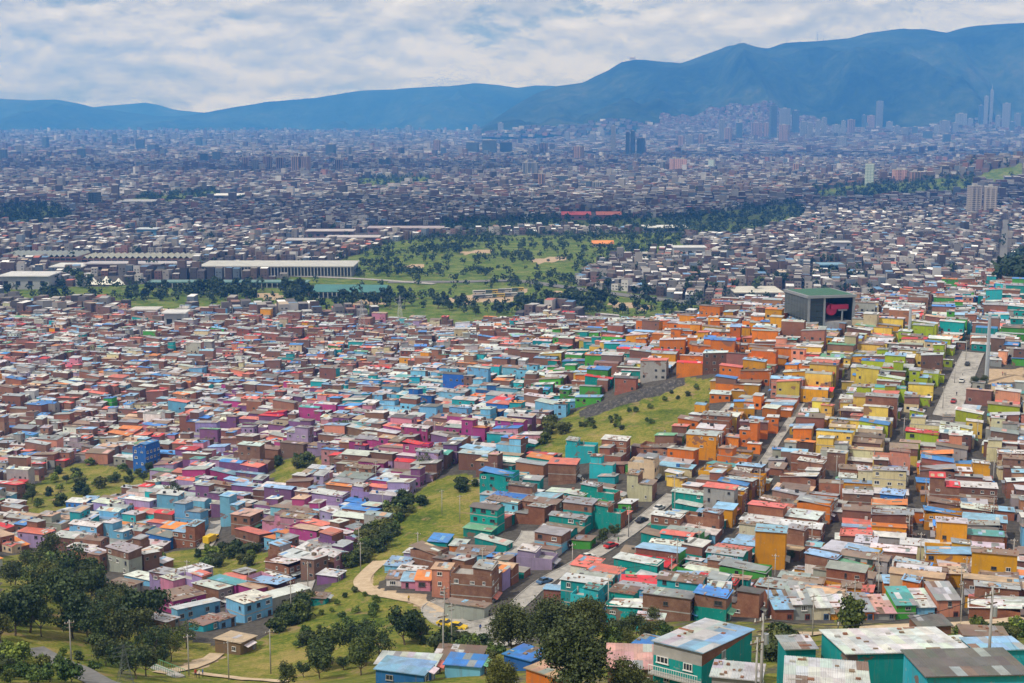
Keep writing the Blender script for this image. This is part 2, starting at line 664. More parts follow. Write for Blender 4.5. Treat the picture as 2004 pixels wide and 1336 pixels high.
def make_materials():
    M['paint'] = mat_paint('painted_render', 'obj')
    M['paint_attr'] = mat_paint('painted_render_mixed', 'attr')
    M['brick'] = mat_brick('hollow_brick')
    M['concrete'] = mat_plain('concrete', (0.36, 0.345, 0.325), 0.9, 0.15, 0, 0.22, 0.5)
    M['roof'] = mat_roof('tin_sheet', 'obj')
    M['roof_attr'] = mat_roof('tin_sheet_mixed', 'attr', corr=False)
    M['plain_attr'] = mat_plain('city_surface', 'attr', 0.75, 0.3, 0, 0.14, 0.05)
    M['window_attr'] = mat_plain('window_surface', 'attr', 0.35, 0.4, 0, 0.05, 0.5)
    M['glass'] = mat_glass('window_glass')
    M['frame_white'] = mat_plain('white_frame', (0.72, 0.71, 0.69), 0.6)
    M['frame_dark'] = mat_plain('dark_frame', (0.09, 0.08, 0.075), 0.6)
    M['obj'] = mat_plain('coloured_paint', 'obj', 0.6, 0.3, 0, 0.1, 0.8)
    M['steel'] = mat_plain('galvanised_steel', (0.42, 0.43, 0.44), 0.5, 0.4, 0.3)
    M['black'] = mat_plain('black_plastic', (0.03, 0.03, 0.035), 0.5)
    M['bark'] = mat_plain('bark', (0.13, 0.10, 0.075), 0.9, 0.1, 0, 0.3, 2.0)
    M['wood'] = mat_plain('weathered_wood', (0.22, 0.16, 0.11), 0.85, 0.15, 0, 0.3, 2.0)
    M['leaf_a'] = mat_foliage('leaf_dark_green', (0.018, 0.032, 0.012), (0.04, 0.066, 0.02), (0.10, 0.135, 0.036))
    M['leaf_b'] = mat_foliage('leaf_olive', (0.03, 0.04, 0.014), (0.06, 0.078, 0.024), (0.12, 0.14, 0.045))
    M['leaf_c'] = mat_foliage('leaf_fresh', (0.03, 0.055, 0.012), (0.07, 0.12, 0.025), (0.16, 0.22, 0.05))
    M['leaf_far'] = mat_foliage('leaf_far', (0.014, 0.03, 0.014), (0.026, 0.05, 0.02), (0.055, 0.085, 0.03))


make_materials()

# ------------------------------------------------------------------ the lie of the land: green ground, roads (photo spots carried onto the ground)
GRASS = [
    [(700, 1085), (760, 1040), (800, 975), (850, 938), (905, 925), (945, 940), (955, 965), (925, 1000), (915, 1022), (850, 1040), (800, 1070), (740, 1105)],   # mound
    [(530, 1225), (600, 1190), (640, 1150), (690, 1105), (760, 1090), (715, 1128), (705, 1142), (722, 1160), (800, 1176), (850, 1205), (900, 1240), (1000, 1275), (1000, 1300), (860, 1285), (740, 1290), (700, 1336), (540, 1336), (530, 1280)],
    [(380, 1300), (420, 1292), (500, 1280), (560, 1275), (560, 1336), (400, 1336)],
    [(280, 1265), (330, 1250), (400, 1258), (420, 1280), (360, 1295), (300, 1300)],
    [(0, 1240), (60, 1245), (130, 1262), (200, 1290), (240, 1336), (0, 1336)],
    [(0, 1090), (120, 1075), (150, 1110), (240, 1190), (300, 1240), (290, 1270), (150, 1260), (0, 1240)],
    [(1500, 1256), (1560, 1242), (1640, 1230), (1720, 1232), (1720, 1250), (1600, 1262), (1530, 1280)],
    [(1860, 1240), (2004, 1222), (2004, 1250), (1880, 1256)],
    [(1150, 1225), (1250, 1215), (1300, 1225), (1290, 1250), (1200, 1270)],
    [(1045, 852), (1095, 822), (1140, 800), (1240, 768), (1345, 738), (1400, 742), (1380, 775), (1335, 800), (1300, 835), (1200, 862), (1100, 872)],   # escarpment grass
    [(40, 975), (100, 925), (150, 905), (240, 915), (300, 925), (290, 945), (200, 965), (130, 985), (60, 1000)],
    [(300, 1085), (420, 1068), (530, 1080), (520, 1110), (400, 1115), (300, 1105)],
    [(530, 905), (600, 890), (640, 900), (590, 930), (540, 935)],
    [(225, 1178), (300, 1208), (350, 1248), (420, 1264), (500, 1256), (560, 1216), (600, 1190), (570, 1280), (420, 1292), (280, 1300)],
]
PARK = [(0, 566), (380, 552), (560, 545), (690, 500), (770, 472), (900, 460), (1340, 457), (1335, 492), (1200, 508), (1150, 525), (1130, 560), (1260, 575), (1400, 598), (1395, 612), (1210, 624), (1090, 608), (890, 634), (800, 624), (700, 612), (560, 608), (380, 602), (300, 605), (160, 597), (0, 593)]
DIRT = [
    [(855, 588), (960, 568), (1035, 566), (1000, 592), (900, 594)],
    [(705, 1138), (735, 1115), (728, 1140), (760, 1155), (835, 1165), (850, 1200), (780, 1172)],
    [(1085, 570), (1110, 572), (1105, 586), (1080, 590)],
    [(780, 520), (830, 516), (835, 522), (790, 526)], [(900, 492), (960, 488), (965, 494), (905, 498)], [(1040, 508), (1100, 500), (1110, 508), (1050, 516)], [(1190, 592), (1280, 596), (1270, 606), (1200, 602)], [(490, 572), (560, 576), (555, 586), (500, 584)], [(700, 586), (760, 590), (750, 598), (690, 594)],
    [(1930, 722), (2004, 720), (2004, 745), (1932, 752)],
    [(415, 1278), (440, 1285), (400, 1308), (330, 1312), (370, 1295)],
]
ROCK = [[(1137, 802), (1150, 797), (1240, 766), (1335, 738), (1338, 753), (1300, 770), (1220, 792), (1150, 818), (1137, 816)]]
HILL_GREEN = [(1900, 350), (1940, 332), (2004, 318), (2004, 345), (1950, 358)]
BELTS = [  # far belts of trees
    [(1590, 372), (1680, 362), (1800, 352), (1900, 345), (1925, 362), (1880, 380), (1700, 392), (1600, 396)],
    [(860, 436), (1000, 428), (1330, 425), (1560, 395), (1580, 430), (1440, 468), (1340, 462), (1100, 448), (880, 458)],
    [(0, 405), (110, 402), (150, 430), (60, 445), (0, 440)],
    [(250, 390), (420, 372), (440, 388), (330, 402)],
    [(690, 350), (840, 345), (860, 362), (700, 372)],
    [(1960, 520), (2004, 500), (2004, 560), (1950, 560)],
]


def carry(pts, y0=100.0):
    return [tuple(ground_at(u, v, y0)[:2]) for u, v in pts]


ROADS = []   # (name, photo line, width, material key, y0)
for name, pts, w, mat, y0 in [
    ('dirt_road', [(745, 1098), (712, 1128), (706, 1142), (722, 1158), (770, 1168), (830, 1180), (868, 1206)], 4.2, 'dirt', 250),
    ('concrete_road', [(1010, 1262), (950, 1236), (895, 1226), (862, 1210), (850, 1190), (880, 1176)], 6.5, 'concrete_road', 220),
    ('concrete_road', [(905, 1228), (985, 1212), (1020, 1180), (1050, 1150), (1110, 1115), (1170, 1084), (1240, 1035), (1300, 985), (1320, 968)], 4.3, 'concrete_road', 250),
    ('concrete_street', [(1850, 815), (1875, 760), (1905, 690)], 8.0, 'concrete_road', 430),
    ('concrete_street', [(1480, 925), (1520, 865), (1568, 790)], 2.1, 'concrete_road', 380),
    ('concrete_street', [(1330, 895), (1400, 820), (1430, 790)], 2.1, 'concrete_road', 380),
    ('concrete_street', [(1000, 1090), (1035, 1055), (1040, 1040)], 5.0, 'concrete_road', 300),
    ('concrete_street', [(930, 945), (985, 938), (1040, 950)], 6.0, 'concrete_road', 380),
    ('dirt_path', [(1505, 1262), (1580, 1243), (1680, 1232), (1780, 1228), (1900, 1224), (2010, 1212)], 4.0, 'dirt', 200),
    ('asphalt_road', [(60, 1270), (110, 1298), (170, 1322), (230, 1350)], 5.0, 'asphalt', 150),
    ('dirt_path', [(425, 1280), (395, 1300), (350, 1312), (310, 1318)], 3.0, 'dirt', 200),
    ('dirt_path', [(380, 1318), (450, 1326), (560, 1336)], 1.8, 'dirt', 180),
    ('concrete_lane', [(425, 1020), (415, 1050), (400, 1075)], 4.0, 'concrete_road', 380),
    ('concrete_lane', [(575, 1195), (590, 1165), (600, 1140)], 4.0, 'concrete_road', 280),
    ('highway', [(760, 552), (900, 552), (1010, 548), (1090, 560), (1200, 575), (1300, 588), (1420, 600)], 16, 'asphalt', 1000),
    ('far_avenue', [(1962, 520), (1965, 480), (1968, 430)], 8, 'asphalt', 1300),
    ('park_road', [(560, 540), (700, 545), (850, 556)], 9, 'concrete_road', 1000),
]:
    ROADS.append((name, carry(pts, y0), w, mat))


def mat_ground():
    m, t, b = principled('ground_cover', 0.95, 0.1)
    a = t.add('ShaderNodeAttribute', attribute_name='Col')
    s = t.add('ShaderNodeSeparateColor', ins={0: a.outputs['Color']})
    g = t.add('ShaderNodeNewGeometry')
    p = g.outputs['Position']
    edge = t.noise(p, 0.35, 4, 0.65)

    def w(ch):
        return t.ramp(t.math('ADD', s.outputs[ch], t.math('MULTIPLY', t.math('SUBTRACT', edge, 0.5), 0.7)), [(0.42, (0, 0, 0)), (0.58, (1, 1, 1))])
    n1 = t.noise(p, 0.06, 6, 0.68)
    n2 = t.noise(p, 0.8, 4, 0.7)
    gr = t.ramp(t.math('ADD', t.math('MULTIPLY', n1, 0.6), t.math('MULTIPLY', n2, 0.4)), [(0.37, (0.045, 0.078, 0.011)), (0.45, (0.115, 0.15, 0.02)), (0.52, (0.205, 0.20, 0.036)), (0.60, (0.32, 0.25, 0.085))])
    tuft = t.noise(p, 2.6, 4, 0.75)
    gr = t.mix(t.ramp(tuft, [(0.50, (0, 0, 0)), (0.64, (0.7, 0.7, 0.7))]), gr, (0.04, 0.06, 0.013, 1))
    sy = t.add('ShaderNodeSeparateXYZ', ins={0: p})
    park = t.math('GREATER_THAN', sy.outputs[1], 1000.0)   # the watered park on the plain is greener than the dry slopes
    gr = t.mix(park, gr, t.mix(1.0, gr, (0.66, 0.92, 0.85, 1), 'MULTIPLY'))
    soil = t.noise(p, 0.16, 5, 0.7, 0.6)
    gr = t.mix(t.ramp(soil, [(0.57, (0, 0, 0)), (0.64, (0.8, 0.8, 0.8))]), gr, (0.27, 0.19, 0.10, 1))
    town = t.ramp(n2, [(0.3, (0.055, 0.05, 0.045)), (0.6, (0.105, 0.095, 0.085)), (0.8, (0.20, 0.175, 0.15))])  # town ground coloured darker to deepen the shade in gaps between houses
    dirt = t.ramp(n2, [(0.3, (0.34, 0.245, 0.155)), (0.7, (0.52, 0.40, 0.28))])
    st = t.noise(t.mapping(p, (0.9, 0.3, 0.12)), 1.0, 6, 0.7)
    rock = t.ramp(st, [(0.3, (0.03, 0.03, 0.032)), (0.55, (0.085, 0.08, 0.078)), (0.75, (0.26, 0.24, 0.21))])
    c = t.mix(w(0), town, gr)
    c = t.mix(w(1), c, dirt)
    c = t.mix(w(2), c, rock)
    t.set(b, 'Base Color', c)
    bp = t.add('ShaderNodeBump')
    bp.inputs['Strength'].default_value = 0.6
    bp.inputs['Distance'].default_value = 0.25
    t.set(bp, 'Height', t.math('ADD', n2, t.math('MULTIPLY', tuft, 0.6)))
    t.set(b, 'Normal', bp)
    return m


def build_ground():
    Y = np.concatenate([np.arange(-60, 720, 2.4), np.geomspace(720, 14500, 230)])
    s = np.linspace(-0.60, 0.62, 380)
    YY, SS = np.meshgrid(Y, s, indexing='ij')
    XX = SS * (np.maximum(YY, 0) + 130)
    X, Yf = XX.ravel(), YY.ravel()
    Z = H(X, Yf)
    u, v = proj(X, np.maximum(Yf, 30), Z)
    w = np.zeros((len(X), 3))
    near = Yf < 1000
    for poly in GRASS:
        w[:, 0] = np.maximum(w[:, 0], ((in_poly(u, v, poly) | in_poly(u, v - 4.0 * F / np.maximum(Yf, 100), poly)) & near & (Yf > 60)))
    w[:, 0] = np.maximum(w[:, 0], in_poly(u, v, PARK) & (Yf > 1000))
    w[:, 0] = np.maximum(w[:, 0], in_poly(u, v, HILL_GREEN) & (Yf > 2000))
    for bl in BELTS:
        w[:, 0] = np.maximum(w[:, 0], in_poly(u, v, bl) & (Yf > 900))
    w[:, 0] = np.maximum(w[:, 0], Yf < 120)
    w[:, 0] = np.maximum(w[:, 0], 0.52 * (Yf < 246))
    for poly in DIRT:
        w[:, 1] = np.maximum(w[:, 1], in_poly(u, v, poly) & (Yf > 60))
    for poly in ROCK:
        w[:, 2] = np.maximum(w[:, 2], in_poly(u, v, poly) & near)
    nr, nc = len(Y), len(s)
    i = np.arange(nr - 1)[:, None] * nc + np.arange(nc - 1)[None]
    i = i.ravel()
    Q = np.stack([i, i + 1, i + nc + 1, i + nc], -1)
    me = np_mesh('ground', np.stack([X, Yf, Z], -1), Q, [mat_ground()], smooth=True)
    a = me.attributes.new('Col', 'FLOAT_COLOR', 'POINT')
    c = np.ones((len(X), 4), np.float32)
    c[:, :3] = w
    a.data.foreach_set('color', c.ravel())
    obj('ground', me, kind='structure')


build_ground()


def mat_mountain():
    m, t, b = principled('forested_mountain', 0.95, 0.05)
    g = t.add('ShaderNodeNewGeometry')
    p = g.outputs['Position']
    n1 = t.noise(p, 0.0016, 6, 0.62)
    n2 = t.noise(p, 0.012, 5, 0.7)
    f = t.math('ADD', t.math('MULTIPLY', n1, 0.6), t.math('MULTIPLY', n2, 0.4))
    c = t.ramp(f, [(0.40, (0.006, 0.014, 0.007)), (0.49, (0.02, 0.036, 0.016)), (0.57, (0.042, 0.062, 0.028)), (0.70, (0.11, 0.11, 0.06))])
    t.set(b, 'Base Color', c)
    bp = t.add('ShaderNodeBump')
    bp.inputs['Strength'].default_value = 0.8
    bp.inputs['Distance'].default_value = 25.0
    t.set(bp, 'Height', n2)
    t.set(b, 'Normal', bp)
    return m


def build_mountains():
    mm = mat_mountain()
    for fn, y0, y1, nr, nc, s0, s1 in ((ridge_a, 8150, 12100, 190, 560, -0.16, 0.60), (ridge_b, 12300, 15600, 130, 560, -0.60, 0.60), (ridge_c, 15300, 17200, 60, 260, -0.60, 0.60)):
        Y = np.linspace(y0, y1, nr)
        s = np.linspace(s0, s1, nc)
        YY, SS = np.meshgrid(Y, s, indexing='ij')
        X, Yf = (SS * YY).ravel(), YY.ravel()
        Z = np.maximum(fn(X, Yf), -60.0)
        i = (np.arange(nr - 1)[:, None] * nc + np.arange(nc - 1)[None]).ravel()
        Q = np.stack([i, i + 1, i + nc + 1, i + nc], -1)
        obj('mountain', np_mesh('mountain', np.stack([X, Yf, Z], -1), Q, [mm], smooth=True), kind='structure')


build_mountains()


def mat_road(name, stops, scale=0.5):
    m, t, b = principled(name, 0.9, 0.2)
    g = t.add('ShaderNodeNewGeometry')
    p = g.outputs['Position']
    n = t.math('ADD', t.math('MULTIPLY', t.noise(p, scale, 5, 0.7), 0.7), t.math('MULTIPLY', t.noise(p, 0.07, 3, 0.6), 0.3))
    t.set(b, 'Base Color', t.ramp(n, stops))
    return m


M['dirt'] = mat_road('packed_dirt', [(0.3, (0.36, 0.26, 0.165)), (0.6, (0.56, 0.44, 0.31))])
M['concrete_road'] = mat_road('concrete_paving', [(0.35, (0.20, 0.19, 0.175)), (0.5, (0.36, 0.34, 0.315)), (0.66, (0.47, 0.445, 0.41))])
M['asphalt'] = mat_road('asphalt', [(0.3, (0.10, 0.10, 0.10)), (0.6, (0.20, 0.195, 0.19))])


def smooth_line(pts, n):
    p = np.array(pts, float)
    for _ in range(2):
        q = [p[0]]
        for a, b in zip(p[:-1], p[1:]):
            q += [a * 0.75 + b * 0.25, a * 0.25 + b * 0.75]
        q.append(p[-1])
        p = np.array(q)
    d = np.concatenate([[0], np.cumsum(np.hypot(*np.diff(p, axis=0).T))])
    k = max(4, int(d[-1] / n))
    tt = np.linspace(0, d[-1], k)
    return np.stack([np.interp(tt, d, p[:, 0]), np.interp(tt, d, p[:, 1])], -1)


def strip(line, offs, lift, step):
    p = smooth_line(line, step)
    tan = np.gradient(p, axis=0)
    tan /= np.linalg.norm(tan, axis=1)[:, None] + 1e-9
    nrm = np.stack([tan[:, 1], -tan[:, 0]], -1)
    rows = []
    for o, dz in offs:
        q = p + nrm * o
        rows.append(np.column_stack([q, H(q[:, 0], q[:, 1]) + lift + dz]))
    return rows


def build_roads():
    ROAD_LINES = []
    for k, (name, line, w, mat) in enumerate(ROADS):
        far = line[0][1] > 900
        n = 7
        lift = 0.16 + 0.006 * k if not far else 0.35 + 0.01 * k
        offs = [(w * (i / (n - 1) - 0.5), 0.0) for i in range(n)]
        rows = strip(line, offs, lift, 12 if far else 2.0)
        # a carriageway is level across
        mid = rows[n // 2][:, 2]
        for r in rows:
            r[:, 2] = np.maximum(r[:, 2], mid * 0.7 + r[:, 2] * 0.3)
        V = np.concatenate(rows)
        L = len(rows[0])
        i = (np.arange(n - 1)[:, None] * L + np.arange(L - 1)[None]).ravel()
        Q = np.stack([i, i + L, i + L + 1, i + 1], -1)
        obj(name, np_mesh(name, V, Q, [M[mat]], smooth=True), kind='structure')
        if mat == 'concrete_road' and not far:
            for sgn in (-1, 1):
                kr = strip(line, [(sgn * (w / 2 + o), dz) for o, dz in ((0.0, -0.6), (0.0, 0.14), (0.22, 0.14), (0.22, -0.6))], lift, 2.0)
                top = np.maximum(kr[1][:, 2], rows[0 if sgn < 0 else -1][:, 2] + 0.13)
                kr[1][:, 2] = top
                kr[2][:, 2] = top
                V = np.concatenate(kr)
                L = len(kr[0])
                i = (np.arange(3)[:, None] * L + np.arange(L - 1)[None]).ravel()
                obj('kerb', np_mesh('kerb', V, np.stack([i, i + 1, i + L + 1, i + L], -1), [M['concrete']]), kind='structure')


build_roads()

# ------------------------------------------------------------------ HOUSES
PAINT = {
    'brick': (0.215, 0.105, 0.075), 'bare brick': (0.25, 0.14, 0.10), 'grey': (0.33, 0.32, 0.31), 'white': (0.68, 0.67, 0.64), 'cream': (0.60, 0.50, 0.32),
    'orange': (0.64, 0.175, 0.02), 'ochre': (0.62, 0.28, 0.012), 'yellow': (0.70, 0.50, 0.09), 'lime': (0.34, 0.44, 0.02), 'green': (0.07, 0.32, 0.045),
    'teal': (0.008, 0.25, 0.24), 'turquoise': (0.03, 0.40, 0.46), 'sky blue': (0.16, 0.42, 0.64), 'blue': (0.025, 0.13, 0.42), 'lilac': (0.33, 0.25, 0.43),
    'purple': (0.19, 0.085, 0.20), 'magenta': (0.37, 0.055, 0.20), 'pink': (0.52, 0.23, 0.30), 'salmon': (0.58, 0.24, 0.16), 'brown': (0.20, 0.11, 0.065),
}
ROOF = {
    'pale tin': (0.55, 0.565, 0.575), 'grey tin': (0.31, 0.325, 0.34), 'rusty tin': (0.23, 0.155, 0.12), 'blue': (0.06, 0.24, 0.62), 'light blue': (0.26, 0.45, 0.66),
    'coral': (0.66, 0.17, 0.13), 'red': (0.62, 0.03, 0.04), 'tan': (0.52, 0.36, 0.24), 'orange': (0.70, 0.22, 0.05), 'green': (0.14, 0.36, 0.22), 'dark grey': (0.13, 0.125, 0.12), 'teal': (0.10, 0.36, 0.36), 'dusty pink': (0.56, 0.33, 0.31),
}
ROOF_MIX = [('pale tin', 36), ('grey tin', 23), ('rusty tin', 14), ('light blue', 8), ('blue', 5), ('coral', 6), ('red', 2.2), ('tan', 3), ('orange', 1.4), ('green', 1), ('dark grey', 2), ('teal', 0.7)]
# districts of the mural: photo outline, paints with weights
MURAL = [
    ([(1840, 560), (2004, 560), (2004, 740), (1860, 740)], [('teal', 3), ('turquoise', 2), ('brick', 3), ('green', 2), ('blue', 1.5), ('salmon', 1), ('grey', 2)]),
    ([(1290, 625), (1540, 630), (1560, 700), (1600, 740), (1560, 800), (1530, 900), (1500, 935), (1330, 935), (1330, 850), (1370, 780), (1340, 740), (1230, 690)], [('orange', 9), ('ochre', 4), ('brick', 1.8), ('salmon', 1.2), ('yellow', 0.6)]),
    ([(1540, 650), (1760, 650), (1720, 760), (1640, 900), (1530, 935), (1560, 800), (1600, 740)], [('yellow', 8), ('cream', 1.5), ('ochre', 2), ('brick', 1.5), ('lime', 1), ('orange', 0.7)]),
    ([(1700, 650), (1880, 650), (1850, 830), (1700, 830), (1640, 860)], [('lime', 8), ('yellow', 2.5), ('brick', 2), ('grey', 1), ('cream', 1)]),
    ([(1620, 800), (2010, 760), (2010, 935), (1580, 935)], [('lime', 2.5), ('cream', 4), ('yellow', 2), ('brick', 4), ('grey', 2), ('salmon', 1)]),
    ([(1380, 930), (2010, 930), (2010, 1075), (1400, 1075)], [('brick', 4.5), ('bare brick', 2), ('cream', 2.2), ('grey', 2), ('ochre', 2.6), ('orange', 2.6), ('salmon', 1.2), ('white', 0.6)]),
    ([(1550, 1070), (2010, 1070), (2010, 1200), (1560, 1200)], [('brick', 4), ('ochre', 3.5), ('orange', 1.5), ('grey', 2.5), ('cream', 2), ('white', 0.6)]),
    ([(1040, 665), (1270, 665), (1250, 770), (1130, 800), (1040, 770)], [('green', 6), ('brick', 3), ('yellow', 1.5), ('teal', 2), ('orange', 0.5)]),
    ([(620, 745), (800, 735), (1060, 735), (1190, 780), (1130, 850), (900, 840), (620, 800)], [('sky blue', 8), ('turquoise', 4), ('brick', 3), ('blue', 1), ('teal', 1)]),
    ([(1190, 840), (1360, 800), (1340, 930), (1300, 1010), (1150, 1010), (1080, 900)], [('green', 5), ('teal', 3), ('brick', 3), ('cream', 1.5), ('yellow', 1.5), ('turquoise', 2)]),
    ([(900, 870), (1200, 860), (1200, 1010), (920, 1040)], [('turquoise', 4), ('teal', 4.5), ('sky blue', 2), ('brick', 3), ('green', 1)]),
    ([(920, 1000), (1320, 960), (1500, 1060), (1500, 1230), (1150, 1240), (1050, 1140), (920, 1110)], [('teal', 5.5), ('turquoise', 2.5), ('green', 3), ('brick', 2.5), ('sky blue', 1.2), ('grey', 0.8)]),
    ([(720, 1040), (1020, 1010), (1080, 1140), (980, 1210), (740, 1140)], [('sky blue', 5), ('lilac', 2), ('brick', 3), ('teal', 1), ('grey', 1)]),
    ([(440, 770), (640, 760), (760, 800), (900, 830), (1050, 850), (1040, 880), (900, 900), (700, 880), (440, 850)], [('magenta', 3.4), ('pink', 2.4), ('purple', 4), ('brick', 4), ('salmon', 0.8)]),
    ([(300, 850), (720, 860), (960, 880), (850, 960), (760, 1020), (560, 1060), (300, 960)], [('purple', 6), ('lilac', 4.6), ('pink', 1.8), ('brick', 2.4), ('magenta', 1.6), ('sky blue', 1)]),
    ([(150, 930), (560, 940), (560, 1040), (420, 1110), (120, 1110)], [('sky blue', 6), ('turquoise', 1), ('brick', 4.5), ('lilac', 1.6), ('blue', 0.8), ('white', 0.5)]),
    ([(440, 1020), (720, 1000), (740, 1100), (640, 1180), (500, 1240), (280, 1220), (300, 1090)], [('magenta', 2.2), ('purple', 3), ('lilac', 3), ('pink', 1.5), ('brick', 4), ('sky blue', 0.8), ('grey', 1)]),
]
DEFAULT_MIX = [('brick', 13), ('bare brick', 6), ('grey', 4), ('cream', 1.6), ('white', 1.0), ('salmon', 0.9), ('sky blue', 0.8), ('pink', 0.5), ('green', 0.3), ('turquoise', 0.4), ('ochre', 0.4), ('lilac', 0.3)]


def pick(mix, rng):
    n = [m[0] for m in mix]
    w = np.array([m[1] for m in mix], float)
    return n[rng.choice(len(n), p=w / w.sum())]


def shade_of(c, rng, s=0.10):
    k = 1 + rng.normal(0, s)
    return tuple(float(np.clip(x * k * (1 + rng.normal(0, 0.05)), 0.004, 0.8)) for x in c)


HAND = []


def hp(u, vtop, Y, L, W, rot, wall, roof, slope=-0.06, tilt='y', faces=None, vb=None, **kw):
    """a house measured in the photograph: middle of its front eaves, distance, length, depth, turn"""
    if vb:
        Y = float(ground_at(u, vb)[1])
    x, y, zt = at(u, vtop, Y)
    r = R(rot)
    cx, cy = x - math.sin(r) * W / 2, y + math.cos(r) * W / 2
    zt_mid = zt + (slope * W / 2 if tilt == 'y' else 0)
    g = h1(cx, cy)
    gmin = min(g, h1(x, y))
    HAND.append(dict(x=cx, y=cy, z=gmin, rot=r, L=L, W=W, h=max(2.2, zt_mid - gmin), slope=slope, tilt=tilt, wall=wall, roof=roof, faces=faces or 'pppp', hand=True, type=kw.pop('type', 'A'), **kw))


def hand_houses():
    hp(1775, 1277, 137, 12.4, 9.0, 4, 'teal', 'pale tin', -0.10, note='large teal house with a big patched tin roof', win=0.25)
    hp(1568, 1270, 143, 3.2, 3.5, 4, 'teal', 'grey tin', 0.02, win=0.0, note='low teal lean-to against the large teal house')
    hp(1326, 1266, 152, 6.2, 13.0, -35, 'cream', 'light blue', -0.10, faces='gtpp', balcony=True, note='teal and brick house with railed balcony and half blue roof', win=0.9, side='teal')
    hp(1618, 1345, 117, 7.0, 7.0, -12, 'brown', 'pale tin', -0.04, note='brown house with a patched tan and pale tin roof', win=0.4)
    hp(1915, 1322, 122, 9.5, 6.5, 3, 'turquoise', 'dark grey', -0.02, note='turquoise house under a dark ribbed roof', win=0.6)
    hp(1240, 1308, 160, 6.2, 6.5, -5, 'brick', 'dusty pink', 0.06, note='brick house with a dusty pink roof beside the big tree')
    hp(1268, 1264, 174, 4.0, 3.5, -30, 'brick', 'blue', 0.0, note='small shed with a bright blue roof')
    hp(1440, 1328, 140, 5.0, 5.0, -14, 'grey', 'pale tin', -0.05, note='low grey shed below the balcony house')
    hp(1880, 1268, 160, 4.2, 4.0, 12, 'blue', 'pale tin', -0.05, note='small blue shed with a white tin roof')
    hp(1960, 1272, 158, 6.0, 4.5, 4, 'turquoise', 'light blue', -0.05, note='turquoise shed with pale blue sheets')
    hp(1930, 1250, 176, 5.5, 4.5, -8, 'bare brick', 'rusty tin', -0.05, note='brick hut with a patchy rusty roof')
    hp(1830, 1232, 216, 5.4, 3.8, 8, 'brown', 'dark grey', 0.10, note='dark hut weighted with stones below the path')
    hp(792, 1302, 192, 8.6, 5.2, -8, 'grey', 'pale tin', -0.04, note='open grey shelter with a long pale roof', win=0.0)
    hp(892, 1296, 200, 7.0, 6.5, -8, 'brown', 'rusty tin', -0.02, note='brown shack with rust streaked roof sheets')
    hp(782, 1323, 181, 7.0, 4.2, -18, 'blue', 'light blue', 0.04, note='blue house with pale blue roof sheets')
    hp(905, 1320, 184, 5.0, 4.0, -12, 'sky blue', 'blue', 0.02, note='sky blue shack with a blue roof')
    hp(1012, 1303, 186, 4.5, 5.0, -35, 'blue', 'blue', -0.05, note='blue shack half hidden by the big tree')
    hp(1060, 1332, 165, 5.0, 4.0, -40, 'orange', 'tan', -0.06, note='orange walled shack in front of the big tree')
    # lower left
    hp(445, 1254, 275, 6.3, 5.6, -25, 'brown', 'tan', -0.06, note='lone brown timber house on the lawn', win=0.35)
    hp(460, 1175, 308, 6.8, 8.0, -42, 'sky blue', 'pale tin', -0.03, note='three storey sky blue house', win=1.0)
    hp(320, 1168, 322, 8.5, 9.0, -45, 'magenta', 'rusty tin', -0.04, note='long magenta house at the edge of the grove', win=0.4)
    hp(341, 1190, 311, 2.6, 11.5, -45, 'sky blue', 'pale tin', -0.06, note='long sky blue house built against the magenta one', win=0.7)
    hp(416, 1212, 300, 4.2, 5.0, -35, 'sky blue', 'rusty tin', -0.05, note='small sky blue house with an orange rusted roof', win=0.9)
    hp(384, 1230, 297, 4.6, 7.0, -35, 'turquoise', 'rusty tin', -0.03, note='low turquoise shed with rusted roof', win=0.2)
    hp(404, 1145, 346, 4.0, 10.5, -45, 'magenta', 'pale tin', -0.03, note='bright magenta house with one orange sheet on its roof')
    hp(356, 1118, 352, 5.2, 8.0, -40, 'lilac', 'pale tin', -0.03, note='tall lilac house with dark upper windows', win=1.0)
    hp(521, 1166, 318, 4.6, 11.0, -45, 'grey', 'pale tin', -0.02, note='long blue grey house along the sloping lane', win=0.6)
    hp(268, 1135, 352, 9.0, 5.0, -30, 'sky blue', 'pale tin', -0.05, note='wide low sky blue shed with white roof above the grove', win=0.2)
    hp(232, 1160, 338, 7.5, 5.0, -25, 'grey', 'rusty tin', -0.05, note='grey shed with brown patched roof at the grove edge', win=0.1)
    hp(300, 1212, 300, 8.0, 4.0, -30, 'brown', 'grey tin', -0.04, note='brown shed under the magenta house beside the grove', win=0.1)
    hp(262, 1192, 316, 6.0, 5.0, -35, 'grey', 'pale tin', -0.06, note='low grey shed in front of the magenta house', win=0.1)
    hp(190, 1098, 400, 6.0, 6.0, -30, 'sky blue', 'pale tin', -0.03, note='sky blue house with white roof above the grove', win=0.5)
    # by the road bend
    hp(922, 1124, 305, 9.6, 6.5, -14, 'bare brick', 'grey tin', 0.0, type='T', note='bare brick block with open roof terrace at the road bend', win=0.45)
    hp(908, 1184, 290, 9.5, 3.8, -22, 'grey', 'rusty tin', -0.06, note='low concrete shed inside the road bend', win=0.2)
    hp(862, 1114, 313, 4.2, 5.0, -10, 'salmon', 'tan', 0.0, note='three storey pinkish house with tan roof beside brick block', win=1.0)
    hp(827, 1135, 318, 3.6, 5.0, -5, 'pink', 'orange', 0.14, note='pink house with orange roof on the dirt road', win=1.0)
    hp(799, 1142, 320, 3.4, 5.0, -5, 'pink', 'light blue', 0.1, note='pink house with light blue roof on the dirt road', win=1.0)
    hp(771, 1145, 322, 3.6, 5.0, -5, 'white', 'rusty tin', 0.08, note='white cottage at the end of the dirt road row', win=1.0)
